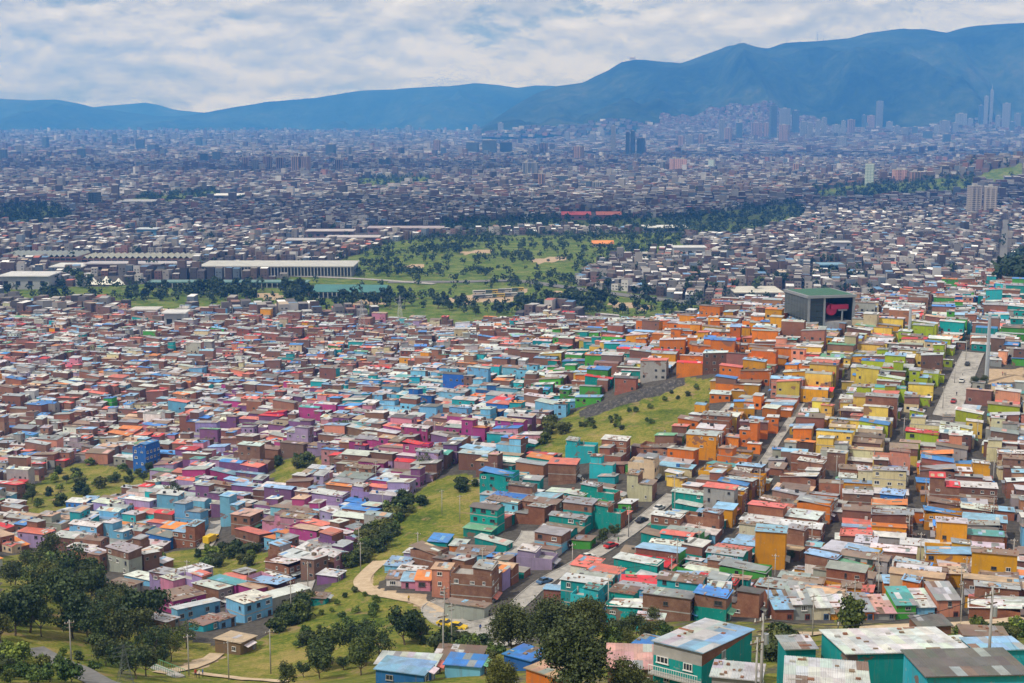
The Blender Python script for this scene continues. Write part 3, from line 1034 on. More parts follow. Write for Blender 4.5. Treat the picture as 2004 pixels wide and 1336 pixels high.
    hp(772, 1110, 335, 5.2, 6.0, -15, 'sky blue', 'light blue', 0.08, note='sky blue house with light blue roof at the dirt road loop', win=0.8)
    hp(806, 1093, 346, 4.4, 5.0, -15, 'lilac', 'pale tin', -0.05, note='tall pale lilac house above the dirt road loop')
    hp(803, 1121, 329, 6.5, 3.4, -15, 'sky blue', 'pale tin', 0.04, note='low sky blue house behind the pink row', win=0.8)
    hp(925, 1085, 344, 9.2, 7.0, -10, 'sky blue', 'rusty tin', 0.03, note='wide sky blue house with reddish rusted roof', win=0.9)
    hp(856, 1060, 354, 5.2, 5.5, -15, 'teal', 'blue', 0.10, note='teal house with a bright blue roof above the dirt road')
    hp(893, 1068, 351, 3.8, 5.5, -15, 'orange', 'pale tin', 0.02, note='narrow orange house beside the bright blue roof')
    hp(1045, 1090, 335, 9.2, 5.5, -18, 'lilac', 'pale tin', 0.0, type='T', note='long lilac house with brick parapet beside the road', win=0.7)
    hp(1140, 1108, 318, 6.2, 5.5, -28, 'white', 'coral', 0.12, note='white house with broad coral roof at the road fork', win=0.8)
    hp(1172, 1124, 300, 7.5, 5.5, -32, 'sky blue', 'coral', 0.08, note='sky blue house with coral roof below the road')
    hp(1258, 1142, 289, 9.5, 4.5, -8, 'bare brick', 'red', 0.06, note='long brick house under a bright red roof', win=0.8)
    hp(1206, 1172, 277, 4.4, 5.0, 0, 'turquoise', 'light blue', 0.04, note='tall turquoise house at the foot of the slope', win=1.0)
    hp(1248, 1174, 277, 4.0, 5.0, 0, 'brick', 'pale tin', 0.04, note='brick house wedged between turquoise and teal houses')
    hp(1290, 1180, 272, 5.2, 5.0, -10, 'teal', 'grey tin', 0.0, type='T', note='teal house with cluttered roof terrace')
    hp(1364, 1172, 268, 4.2, 5.0, -10, 'green', 'rusty tin', 0.04, note='low green house joined to a taller green one', win=0.3)
    hp(1404, 1160, 265, 4.6, 6.0, -12, 'green', 'pale tin', 0.06, note='plain green house with sloping white tin roof', win=0.2)
    hp(1270, 1230, 234, 4.6, 3.2, -15, 'turquoise', 'pale tin', 0.14, note='small hut with dotted pale roof on the grass')
    hp(1115, 1152, 300, 6.2, 5.0, -20, 'white', 'pale tin', 0.05, note='whitewashed house with curved pale roof by the road')
    hp(1152, 1164, 292, 5.0, 4.0, 4, 'salmon', 'light blue', 0.04, note='brick house with curved light blue roof')
    # row along the path
    row = [(1535, 1192, 3.7, 'bare brick', 'light blue'), (1571, 1183, 3.6, 'grey', 'grey tin'), (1607, 1189, 3.7, 'cream', 'pale tin'), (1647, 1200, 4.2, 'ochre', 'pale tin'), (1690, 1197, 4.2, 'orange', 'grey tin'),
           (1732, 1200, 4.2, 'grey', 'dusty pink'), (1774, 1184, 3.9, 'green', 'teal'), (1812, 1188, 3.6, 'sky blue', 'pale tin'), (1857, 1174, 4.6, 'salmon', 'grey tin')]
    words_ = ['first', 'second', 'third', 'fourth', 'fifth', 'sixth', 'seventh', 'eighth', 'last']
    for k, (u, v, L, wall, roof) in enumerate(row):
        hp(u, v, 250 + 0.5 * k, L * 0.95, 7.0, 2, wall, roof, 0.16, note='%s row house, %s along the dirt path counting from the balcony house' % (wall, words_[k]), win=1.0, frontdoor=True)
    # landmarks among the rest
    hp(1508, 1041, 331, 7.2, 7.0, -14, 'ochre', 'light blue', -0.03, vb=1114, note='tall plain ochre block with light blue roof', win=0.12)
    hp(272, 875, 560, 6.8, 9.0, -25, 'blue', 'blue', 0.0, vb=925, note='tall deep blue block with rows of windows', win=1.0, type='T')
    hp(1878, 1123, 300, 6.2, 6.0, -5, 'ochre', 'tan', -0.04, note='ochre house with tan roof near the tall concrete pole', win=0.3)
    hp(1935, 1098, 322, 6.0, 11.0, -32, 'ochre', 'pale tin', -0.03, note='long ochre house stepping down above the shrubs', win=0.6)
    hp(1638, 1078, 344, 7.5, 8.5, -30, 'grey', 'pale tin', -0.02, vb=1122, note='plain grey house with pale roof right of the ochre block', win=0.3)
    hp(1694, 1062, 352, 5.0, 7.0, -18, 'white', 'pale tin', -0.02, vb=1106, note='narrow whitish house with two rows of windows', win=1.0)
    hp(1668, 1150, 277, 3.6, 3.6, -10, 'ochre', 'rusty tin', 0.0, note='small ochre tower room above the path row', win=0.0)
    hp(1755, 1142, 286, 5.0, 5.0, -10, 'orange', 'light blue', 0.03, note='orange house with light blue roof above the path row')
    hp(1745, 968, 392, 6.0, 7.0, -22, 'blue', 'light blue', -0.02, vb=1008, note='blue fronted house with light blue roof among brick houses', win=1.0, side='blue')
    hp(1800, 1068, 345, 9.0, 6.0, -16, 'cream', 'pale tin', 0.0, vb=1098, note='cream house with long pale roof', win=0.5)
    hp(640, 1150, 335, 5.5, 5.0, -20, 'purple', 'pale tin', 0.0, note='purple house standing over the grassy slope', win=0.1)
    hp(612, 1172, 312, 6.0, 4.0, -10, 'teal', 'rusty tin', 0.0, type='T', note='low teal yard wall at the top of the knoll', win=0.0)
    hp(470, 1008, 458, 7.0, 8.0, -22, 'bare brick', 'dusty pink', -0.02, vb=1045, note='bare brick block with dusty pink roof', win=0.6)
    hp(258, 1062, 432, 6.0, 5.0, -20, 'bare brick', 'grey tin', 0.0, type='T', vb=1088, note='stepped bare brick tower house', win=0.6)
    hp(1135, 872, 456, 9.5, 6.0, -14, 'turquoise', 'grey tin', 0.0, type='T', vb=908, note='large blank turquoise house below the escarpment', win=0.25)
    hp(1255, 905, 432, 8.0, 7.0, -18, 'cream', 'grey tin', 0.0, type='T', vb=948, note='pale yellow house with roof room below green houses', win=0.4)
    hp(1100, 908, 438, 8.5, 7.0, -12, 'bare brick', 'coral', 0.02, vb=948, note='grey brown house with coral roof below the turquoise block', win=0.7)


hand_houses()


# ---- generated houses: blocks of back-to-back lots, streets running up the slope
# occupancy of the ground, one cell per square metre
OX, OY = -470, 190
ON, OM = 960, 950


# stretches of road that stay in sight: houses in front must not stand across them
OPEN_ROADS = [([(930, 1222), (1020, 1180), (1050, 1150), (1110, 1115), (1170, 1084), (1240, 1035), (1300, 985)], 2.4), ([(1855, 805), (1875, 760), (1903, 695)], 4.0), ([(745, 1098), (706, 1142), (770, 1168), (868, 1206), (895, 1226)], 3.0)]


def build_occupancy():
    gx, gy = np.meshgrid(OX + np.arange(ON) + 0.5, OY + np.arange(OM) + 0.5, indexing='ij')
    X, Y = gx.ravel(), gy.ravel()
    m = np.abs(X) < 0.42 * Y + 60
    occ = np.ones(X.shape, bool)
    U = np.full(X.shape, -999.0)
    Vv = np.full(X.shape, -999.0)
    Z = np.zeros(X.shape)
    Z[m] = H(X[m], Y[m])
    U[m], Vv[m] = proj(X[m], Y[m], Z[m])
    bad = ~m | (U < -70) | (U > 2075) | (Vv < np.where(U > 1500, 500, 590)) | (Vv > 1460) | (Y < 232)
    rise = 4.2 * F / np.maximum(Y, 100.0)
    for poly in GRASS + DIRT + ROCK + [PARK]:
        bad |= in_poly(U, Vv, poly)
        bad |= in_poly(U, Vv - rise, poly) & ((Y < 700) | (poly is PARK))
    for pts_, half in OPEN_ROADS:
        bad |= (seg_dist(U, Vv - rise * 0.7, pts_) < half * F / np.maximum(Y, 100.0) * 0.7) & (Y < 620)
    for u0, v0, u1, v1 in ((1474, 1062, 1548, 1112), (250, 878, 306, 922), (1100, 872, 1180, 905), (1060, 908, 1140, 944), (1222, 905, 1300, 944), (878, 1120, 992, 1188), (432, 1012, 520, 1040), (228, 1060, 292, 1085)):
        bad |= in_poly(U, Vv - rise * 0.9, [(u0, v0), (u1, v0), (u1, v1), (u0, v1)]) & (Vv > v1)
    for bl in BELTS:
        bad |= in_poly(U, Vv, bl) & (Y > 900)
    for name, line, w, mat in ROADS:
        bad |= seg_dist(X, Y, line) < w / 2 + 0.5
    bad |= (Y < 244) & (U > 1180)
    bad |= (Y < 263) & (U > 1500) & (U < 1905)
    bad |= (Vv > 1120) & (U < 300)
    bad |= (Vv > 1215) & (U < 1180)
    zone = np.full(X.shape, -1)
    for k in range(len(MURAL) - 1, -1, -1):
        zone[in_poly(U, Vv, MURAL[k][0])] = k
    return bad.reshape(ON, OM), zone.reshape(ON, OM)


OCC, ZONE = build_occupancy()


def cells(x, y, r, L, W, grow=0.0):
    nx, ny = max(2, int(math.ceil((L + 2 * grow) / 0.9)) + 1), max(2, int(math.ceil((W + 2 * grow) / 0.9)) + 1)
    a, b = np.meshgrid(np.linspace(-L / 2 - grow, L / 2 + grow, nx), np.linspace(-W / 2 - grow, W / 2 + grow, ny))
    c, s = math.cos(r), math.sin(r)
    px = x + c * a - s * b
    py = y + s * a + c * b
    i = np.clip((px - OX).astype(int), 0, ON - 1)
    j = np.clip((py - OY).astype(int), 0, OM - 1)
    return i.ravel(), j.ravel()


for h in HAND:
    i, j = cells(h['x'], h['y'], h['rot'], h['L'], h['W'], 0.4)
    OCC[i, j] = True


def settle(X, Y, rot, L, W, street, rng, small=False):
    Z = h1(X, Y)
    k = ZONE[min(max(int(X - OX), 0), ON - 1), min(max(int(Y - OY), 0), OM - 1)]
    wall = pick(MURAL[k][1] if k >= 0 else DEFAULT_MIX, rng)
    p = rng.random()
    fl = 1 if p < 0.38 else 2 if p < 0.90 else 3 if p < 0.992 else 4
    if small:
        fl = 1 if p < 0.6 else 2
    if Y > 780:
        fl = max(1, fl - (rng.random() < 0.3))
    tp = rng.random()
    typ = 'A' if tp < 0.55 or (small and tp < .8) else 'G' if tp < 0.67 or small else ('T' if tp < 0.80 and fl < 3 else 'C')
    f4 = ['p', 'p', 'p', 'p']
    if wall not in ('brick', 'bare brick'):
        if rng.random() < 0.10:
            f4[0] = 'b'
        if rng.random() < 0.22:
            f4[1] = 'b'
    return dict(x=X, y=Y, z=Z, rot=rot + rng.normal(0, 0.03), L=L, W=W, h=fl * 2.45 + rng.uniform(-0.2, 0.6), slope=float(rng.choice([-1, 1])) * rng.uniform(0.03, 0.12), tilt='y' if rng.random() < 0.6 else 'x',
                wall=wall, roof=pick(ROOF_MIX, rng), faces=''.join(f4), type=typ, street=street, win=rng.uniform(0.25, 0.8))


def gen_near():
    rng = np.random.default_rng(21)
    seeds = []
    for gy in range(0, 10):
        for gx in range(-6, 7):
            seeds.append((gx * 112 + rng.uniform(-30, 30) + (gy % 2) * 40, 260 + gy * 105 + rng.uniform(-28, 28)))
    seeds = np.array(seeds)
    rots = []
    for sx, sy in seeds:
        u = CX + F * sx / sy
        base = -20 + rng.normal(0, 4)
        if u < 700 and sy < 400:
            base = -40 + rng.normal(0, 4)
        if sy > 800:
            base = -14 + rng.normal(0, 9)
        rots.append(R(base))
    out = []
    for k, (sx, sy) in enumerate(seeds):
        r = rots[k]
        ca, sa = math.cos(r), math.sin(r)
        loc = []
        bx = -112.0
        while bx < 112:
            for lot in range(2):
                by = -112.0
                n = 0
                while by < 112:
                    w = rng.choice([3.8, 4.2, 4.6, 4.6, 5.0, 5.6])
                    L = rng.uniform(7.2, 10.8)
                    xc = bx + (10.9 + L / 2 if lot == 1 else 10.85 - L / 2)
                    loc.append((xc, by + w / 2, L, w - 0.06, lot))
                    by += w
                    n += 1
                    if n % 14 == 0:
                        by += 2.5
            bx += 21.8 + rng.uniform(1.2, 2.8)
        loc = np.array(loc)
        X = sx + ca * loc[:, 0] - sa * loc[:, 1]
        Y = sy + sa * loc[:, 0] + ca * loc[:, 1]
        d = np.hypot(X[:, None] - seeds[None, :, 0], Y[:, None] - seeds[None, :, 1])
        ok = (np.argmin(d, 1) == k) & (Y > 225) & (Y < 1125)
        for i in np.nonzero(ok)[0]:
            if rng.random() < 0.02:
                continue
            ci, cj = cells(X[i], Y[i], r, loc[i, 2] - 2.0, loc[i, 3] - 2.0)
            if OCC[ci, cj].mean() > 0.04:
                continue
            out.append(settle(float(X[i]), float(Y[i]), r, loc[i, 2], loc[i, 3], 1 if loc[i, 4] == 1 else -1, rng))
            ci, cj = cells(X[i], Y[i], r, loc[i, 2] - .3, loc[i, 3] - .3)
            OCC[ci, cj] = True
    # smaller houses squeezed into the ground left over
    for t in range(90000):
        X = rng.uniform(OX, OX + ON)
        Y = OY + (OM) * rng.random()
        if OCC[int(X - OX), int(Y - OY)]:
            continue
        L, W = rng.uniform(3.6, 9.0), rng.uniform(3.2, 5.4)
        k = int(np.argmin((seeds[:, 0] - X) ** 2 + (seeds[:, 1] - Y) ** 2))
        r = rots[k] + rng.normal(0, 0.08) + (math.pi / 2 if rng.random() < 0.0 else 0)
        ci, cj = cells(X, Y, r, L - .8, W - .8)
        if OCC[ci, cj].any():
            continue
        OCC[ci, cj] = True
        out.append(settle(float(X), float(Y), r, L, W, 1, rng, small=L < 5.5))
    return out


NEAR = gen_near()
ALL = HAND + NEAR
for h in ALL:
    h['u'], h['v'] = proj(h['x'], h['y'], h['z'] + h['h'])
    h['score'] = (h['L'] * h['h'] + 0.3 * h['L'] * h['W']) / h['y'] ** 2
    if h['u'] < 5 or h['u'] > 2000 or h['v'] > 1335 or h['v'] < 0:
        h['score'] *= 0.2
    if h.get('hand'):
        h['score'] += 1
ALL.sort(key=lambda h: -h['score'])
BIG, REST = ALL[:300], ALL[300:]

# ---- shared pieces for the individual houses
def window_mesh(name, frame, bars, pane):
    b = MB()
    t = 0.075
    b.box(-.5, .5, -.09, 0.0, -.5, -.5 + t, 0)
    b.box(-.5, .5, -.09, 0.0, .5 - t, .5, 0)
    b.box(-.5, -.5 + t, -.088, 0.0, -.5 + t, .5 - t, 0)
    b.box(.5 - t, .5, -.088, 0.0, -.5 + t, .5 - t, 0)
    for k in range(bars):
        x = -0.5 + (k + 1) / (bars + 1)
        b.box(x - .025, x + .025, -.075, -.03, -.5 + t, .5 - t, 0)
    b.box(-.56, .56, -.16, 0.0, -.58, -.502, 0)
    if pane:
        b.box(-.5 + t, .5 - t, -.028, 0.0, -.5 + t, .5 - t, 1)
    return b.mesh(name, [M[frame], M['glass']])


WIN = [(window_mesh('window', f, n, False), window_mesh('window', f, n, True)) for f, n in (('frame_white', 1), ('frame_dark', 1), ('frame_white', 2), ('concrete', 1))]
_b = MB()
_b.box(-.43, .43, -.028, 0.0, -.43, .43, 0)
PANE = _b.mesh('pane', [M['glass']])
_b = MB()
_b.box(-.5, .5, -.06, 0, 0, 1, 0)
_b.box(-.42, .42, -.09, -.061, .03, .95, 0)
_b.box(-.34, -.04, -.115, -.091, .55, .9, 1)
_b.box(.04, .34, -.115, -.091, .55, .9, 1)
_b.box(.30, .36, -.13, -.091, .44, .5, 2)
DOOR = _b.mesh('door', [M['obj'], M['glass'], M['steel']])


def sheet_mesh():
    n = 7
    v, f = [], []
    for i in range(2 * n + 1):
        x = i / (2 * n)
        z = 0.055 if i % 2 else 0.0
        v += [(x, 0, z), (x, 1, z)]
    for i in range(2 * n):
        f.append((2 * i, 2 * i + 2, 2 * i + 3, 2 * i + 1))
    me = bpy.data.meshes.new('roof_sheet')
    me.from_pydata(v, [], f)
    me.materials.append(M['roof'])
    me.update()
    return me


SHEET = sheet_mesh()
_b = MB()
_b.tube((0, 0, 0), (0, 0, 0.85), 0.5, 0.54, 12)
_b.tube((0, 0, 0.85), (0, 0, 1.05), 0.54, 0.2, 12)
_b.tube((0, 0, 1.05), (0, 0, 1.12), 0.2, 0.2, 10)
TANK = _b.mesh('water_tank', [M['obj']])
CODE = {'p': 0, 'b': 1, 'g': 2}


def add_roof(root, L, W, x, y, z, slope, tilt, name, rng, detail, patch):
    """tin roof with its ribs down the slope; separate sheets close to the viewer"""
    ov = 0.28
    a, b_ = (L, W) if tilt == 'y' else (W, L)
    hx, hy = a / 2 + ov, b_ / 2 + ov
    bm = MB()
    t = 0.07
    c = []
    for zz in (0.012, 0.012 + t):
        for px, py in ((-hx, -hy), (hx, -hy), (hx, hy), (-hx, hy)):
            c.append((px, py, slope * py + zz))
    bm.hexa(c)
    col = shade_of(ROOF[name], rng)
    r = obj('roof', bm.mesh('roof', [M['roof']]), root, loc=(x, y, z), rotz=0.0 if tilt == 'y' else math.pi / 2)
    r.color = (*col, 1)
    ang = math.atan(slope)
    top = 0.012 + t + 0.006

    def sheet(px, py, w, l, colr, lift=0.0):
        s = obj('roof_sheet', SHEET, r, loc=(px, py, slope * py + top + lift))
        s.rotation_euler = (ang, 0, float(rng.normal(0, 0.004)))
        s.scale = (w, l / math.cos(ang), 1)
        s.color = (*colr, 1)
    if detail:
        nx = max(2, int(round(2 * hx / 1.05)))
        ny = 2 if 2 * hy < 6.5 else 3
        w = 2 * hx / nx
        l = 2 * hy / ny
        for j in range(ny):
            for i in range(nx):
                p = rng.random()
                cc = ROOF[name]
                if p < 0.055:
                    cc = ROOF['rusty tin' if name not in ('rusty tin', 'tan') else 'pale tin']
                elif p < 0.12:
                    cc = ROOF['grey tin']
                elif p < 0.20:
                    cc = ROOF['pale tin'] if name not in ('blue', 'coral', 'red', 'dark grey') else cc
                if patch and p > 0.06 and i < nx * 0.5:
                    cc = ROOF[patch]
                sheet(-hx + i * w, -hy + j * l, w * 1.01, l * 1.0, shade_of(cc, rng, 0.055), 0.004 * ((i + 2 * j) % 3))
    else:
        for q in range(int(rng.integers(0, 4))):
            w, l = 1.0, min(2.6, hy)
            cc = ROOF[rng.choice(['rusty tin', 'pale tin', 'grey tin', 'pale tin', 'dark grey', 'light blue', 'tan'])]
            sheet(rng.uniform(-hx, hx - w), rng.uniform(-hy, hy - l), w, l, shade_of(cc, rng), 0.004 + 0.006 * q)
    if rng.random() < (0.75 if name in ('rusty tin', 'grey tin', 'pale tin') else 0.3):
        wb = MB()
        for q in range(int(rng.integers(5, 15))):
            px, py = rng.uniform(-hx * .9, hx * .9), rng.uniform(-hy * .9, hy * .9)
            a_, c_, e_ = rng.uniform(.12, .3), rng.uniform(.1, .24), rng.uniform(.1, .22)
            if rng.random() < .15:
                a_ = rng.uniform(.6, 1.3)
                e_ = .07
            z_ = slope * py + top + .03
            wb.box(px - a_, px + a_, py - c_, py + c_, z_, z_ + e_, int(rng.integers(0, 3)))
        obj('roof_weights', wb.mesh('roof_weights', [M['concrete'], M['brick'], M['wood']]), r, kind='stuff')
    return r


def make_house(h, k):
    rng = np.random.default_rng(1000 + k)
    L, W, H_ = h['L'], h['W'], h['h']
    root = empty('house', (h['x'], h['y'], h['z']), h['rot'], cat='house', group='brightly painted houses on the hillside')
    h['root'] = root
    detail = h['y'] < 262
    glazed = h['y'] < 345
    brick = h['wall'] in ('brick', 'bare brick')
    col = shade_of(PAINT[h['wall']], rng, 0.07)
    codes = [CODE.get(c, 0) for c in h['faces']]
    if brick:
        codes = [1, 1, 1, 1]
    if h.get('side'):
        codes[1] = 0
        col = shade_of(PAINT[h['side']], rng, 0.05)
        codes[0] = 0
    b = MB()
    typ = h['type']
    deep = -3.5
    low = H_
    roofs = []
    fl = max(1, int(round(H_ / 2.6)))

    def block(x0, x1, y0, y1, z0, z1, slope, tilt, top=False):
        cx, cy = (x0 + x1) / 2, (y0 + y1) / 2
        c = [(x0, y0, z0), (x1, y0, z0), (x1, y1, z0), (x0, y1, z0)]
        for px, py in ((x0, y0), (x1, y0), (x1, y1), (x0, y1)):
            c.append((px, py, z1 + (slope * (py - cy) if tilt == 'y' else slope * (px - cx))))
        b.hexa(c, [codes[0], codes[1], codes[2], codes[3], 2, 2], skip=(5,) if top else (4, 5))
    sl, ti = h['slope'], h['tilt']
    x0, x1, y0, y1 = -L / 2, L / 2, -W / 2, W / 2
    if typ == 'A' or H_ < 3:
        typ = 'A'
        if h.get('balcony'):
            zs = H_ - 0.95
            block(x0, x1, y0, y1, deep, zs, 0, 'y')
            keep = list(codes)
            codes[:] = [2, 1, 1, 1]
            block(x0 + .004, x1 - .004, y0 + .004, y1 - .004, zs, H_, sl, ti)
            codes[:] = keep
        elif not brick and not h.get('hand') and H_ > 4.4 and rng.random() < 0.2:
            zs = H_ - 2.35
            block(x0, x1, y0, y1, deep, zs, 0, 'y')
            keep = list(codes)
            codes[:] = [1, 1, 1, 1]
            block(x0 + .004, x1 - .004, y0 + .004, y1 - .004, zs, H_, sl, ti)
            codes[:] = keep
        else:
            block(x0, x1, y0, y1, deep, H_, sl, ti)
        roofs.append((L, W, 0, 0, H_, sl, ti))
    elif typ == 'G':
        gs = 0.16 + 0.1 * abs(sl) / 0.12
        block(x0, x1, y0, -.002, deep, H_ - .3, gs, 'y')
        block(x0, x1, .002, y1, deep, H_ - .3, -gs, 'y')
        roofs += [(L, W / 2 - .26, 0, -W / 4 - .13, H_ - .3 - .13 * gs, gs, 'y'), (L, W / 2 - .26, 0, W / 4 + .13, H_ - .3 - .13 * gs, -gs, 'y')]
    elif typ == 'C':
        s = rng.uniform(0.4, 0.62) * L * (1 if rng.random() < 0.5 else -1)
        xm = x0 + abs(s) if s > 0 else x1 - abs(s)
        z2 = H_ - 2.4
        if s > 0:
            block(x0, xm, y0, y1, deep, H_, sl, 'y')
            block(xm + .004, x1, y0 + .03, y1 - .03, deep, z2, sl, 'y')
            roofs += [(xm - x0, W, (x0 + xm) / 2, 0, H_, sl, 'y'), (x1 - xm - .62, W - .1, (xm + x1) / 2 + .3, 0, z2, sl, 'y')]
        else:
            block(xm, x1, y0, y1, deep, H_, sl, 'y')
            block(x0, xm - .004, y0 + .03, y1 - .03, deep, z2, sl, 'y')
            roofs += [(x1 - xm, W, (x1 + xm) / 2, 0, H_, sl, 'y'), (xm - x0 - .62, W - .1, (xm + x0) / 2 - .3, 0, z2, sl, 'y')]
    else:
        zt = H_ - (1.0 if H_ < 5.5 else 0.9)
        block(x0, x1, y0, y1, deep, zt, 0, 'y', top=True)
        pw, ph = 0.14, 0.85
        b.box(x0 + .002, x1 - .002, y0 + .002, y0 + pw, zt + .002, zt + ph, codes[0])
        b.box(x0 + .002, x1 - .002, y1 - pw, y1 - .002, zt + .002, zt + ph, codes[2])
        b.box(x0 + .002, x0 + pw, y0 + pw + .002, y1 - pw - .002, zt + .002, zt + ph - .01, codes[3])
        b.box(x1 - pw, x1 - .002, y0 + pw + .002, y1 - pw - .002, zt + .002, zt + ph - .01, codes[1])
        for px_ in (x0 + .16, 0.0, x1 - .40):
            for py_ in (y0 + .16, y1 - .40):
                if rng.random() < .7:
                    b.box(px_, px_ + .24, py_, py_ + .24, zt + .01, zt + ph + rng.uniform(.25, .9), 2)
        if h.get('win', 1) > 0.05:
            s = rng.uniform(0.35, 0.55) * L
            off = x0 + pw + .05 if rng.random() < 0.5 else x1 - s - pw - .05
            block(off, off + s, y0 + pw + .3, y1 - pw - .05, zt + .002, zt + 2.3, 0.06, 'x')
            roofs.append((s, W - 2 * pw - .4, off + s / 2, .1, zt + 2.3, 0.06, 'x'))
        low = zt
        fl = max(1, int(round(zt / 2.6)))
    # slab edges between storeys
    if brick or rng.random() < 0.35:
        top_h = low if typ != 'C' else low - 2.4
        for f in range(1, fl):
            z = f * top_h / fl if typ == 'A' else f * 2.55
            if z > top_h - 0.6:
                continue
            e = .035
            b.box(x0 - e, x1 + e, y0 - e, y0 + .05, z - .1, z + .12, 2, skip=(2,))
            b.box(x1 - .05, x1 + e + .002, y0 + .051, y1 + e, z - .1, z + .12, 2, skip=(3,))
    wall = obj('wall', b.mesh('wall', [M['paint'], M['brick'], M['concrete']]), root)
    wall.color = (*col, 1)
    patch = None
    if h.get('balcony'):
        patch = 'pale tin'
    for q in roofs:
        add_roof(root, *q, h['roof'], rng, detail, patch)
    # openings
    wset = WIN[int(rng.choice([0, 0, 1, 1, 2, 3]))]
    base_h = low - 0.05

    def opening(face, s, z, w, hh):
        if face == 'front':
            loc, rz = (s, y0, z), 0.0
        elif face == 'right':
            loc, rz = (x1, s, z), math.pi / 2
        else:
            loc, rz = (x0, s, z), -math.pi / 2
        ws = wset if rng.random() < .7 else WIN[int(rng.integers(0, 4))]
        o = obj('window', ws[0] if glazed else ws[1], root, loc=loc, rotz=rz)
        o.scale = (w, 1, hh)
        if glazed:
            obj('pane', PANE, o)
    wp = h.get('win', 0.5)
    top_c = low - 2.4 if typ == 'C' else low
    fh = (top_c if typ == 'A' else top_c) / max(1, int(round(top_c / 2.6)))
    fl = max(1, int(round(top_c / 2.6)))
    margin = abs(sl) * max(L, W) / 2 + 0.25
    for f in range(fl):
        z = f * fh + fh * 0.56
        if z + 0.55 > top_c - margin * (f == fl - 1):
            z -= 0.3
        n = max(1, int(L / 2.6))
        for i in range(n):
            if rng.random() < wp * 0.95 and (f > 0 or h.get('frontdoor') or rng.random() < 0.6):
                if h.get('frontdoor') and f == 0 and i == n - 1:
                    continue
                w = rng.uniform(0.65, 1.15) if wp < 0.7 else rng.uniform(0.9, 1.25)
                opening('front', x0 + (i + 0.5) * L / n + rng.uniform(-.35, .35), z + rng.uniform(-.12, .1), w * rng.choice([.6, 1, 1, 1.35]), rng.uniform(0.55, 1.1))
        st = h.get('street', 1)
        face = 'right' if (st == 1 or h.get('hand')) else 'left'
        n = max(1, int(W / 2.1))
        for i in range(n):
            if rng.random() < min(1.0, wp + 0.25) * (0.12 if h.get('balcony') else 1):
                if f == 0 and i == n - 1 and not h.get('frontdoor'):
                    continue
                opening(face, y0 + (i + 0.5) * W / n, z, rng.uniform(0.9, 1.3), rng.uniform(0.85, 1.1))
    d = obj('door', DOOR, root)
    dc = [(0.2, 0.21, 0.22), (0.35, 0.36, 0.37), (0.10, 0.06, 0.04), (0.05, 0.10, 0.2), (0.45, 0.43, 0.4), (0.16, 0.05, 0.04)][int(rng.integers(0, 6))]
    d.color = (*dc, 1)
    d.scale = (0.95, 1, 2.05)
    if h.get('frontdoor') or h.get('balcony'):
        d.location = (x1 - 0.75, y0, 0.02)
    else:
        sgn = 1 if (h.get('street', 1) == 1 or h.get('hand')) else -1
        d.location = (sgn * L / 2, y1 - 0.9, 0.05)
        d.rotation_euler = (0, 0, sgn * math.pi / 2)
    if rng.random() < 0.55 and typ == 'T':
        t = obj('water_tank', TANK, root, loc=(rng.uniform(-.3, .3) * L, W * 0.28, low + 0.02))
        t.color = ((0.02, 0.02, 0.025, 1) if rng.random() < 0.5 else (0.03, 0.14, 0.42, 1))
        t.hide_render = False
    if rng.random() < .4 and not h.get('balcony') and not h.get('frontdoor'):
        sgn = 1 if (h.get('street', 1) == 1 or h.get('hand')) else -1
        ab = MB()
        w_ = W * rng.uniform(.4, .9)
        zz = 2.25
        ab.hexa([(0, -w_ / 2, zz), (1.1, -w_ / 2, zz - .3), (1.1, w_ / 2, zz - .3), (0, w_ / 2, zz), (0, -w_ / 2, zz + .05), (1.1, -w_ / 2, zz - .25), (1.1, w_ / 2, zz - .25), (0, w_ / 2, zz + .05)])
        aw = obj('awning', ab.mesh('awning', [M['roof']]), root, loc=(sgn * (L / 2 + .01), 0, 0), rotz=0 if sgn > 0 else math.pi)
        aw.color = (*shade_of(ROOF[str(rng.choice(['rusty tin', 'pale tin', 'grey tin', 'blue', 'coral', 'green']))], rng), 1)
    if h.get('balcony'):
        z = H_ - 2.75
        bb = MB()
        bb.box(x0 - .05, x1 + .05, y0 - 1.15, y0 - .002, z - .16, z, 0)
        bal = obj('balcony', bb.mesh('balcony', [M['concrete']]), root)
        n = 22
        for i in range(n):
            rb = MB()
            x = x0 + i * L / (n - 1)
            rb.box(x - .02, x + .02, y0 - 1.12, y0 - 1.08, z, z + .95)
            if i == 0:
                rail_me = rb.mesh('railing_bar', [M['frame_white']])
                first = x
            o = obj('railing_bar', rail_me, bal, loc=(x - first, 0, 0))
        rb = MB()
        rb.box(x0 - .04, x1 + .04, y0 - 1.14, y0 - 1.06, z + .952, z + 1.02)
        obj('handrail', rb.mesh('handrail', [M['frame_white']]), bal)


for k, h in enumerate(BIG):
    make_house(h, k)


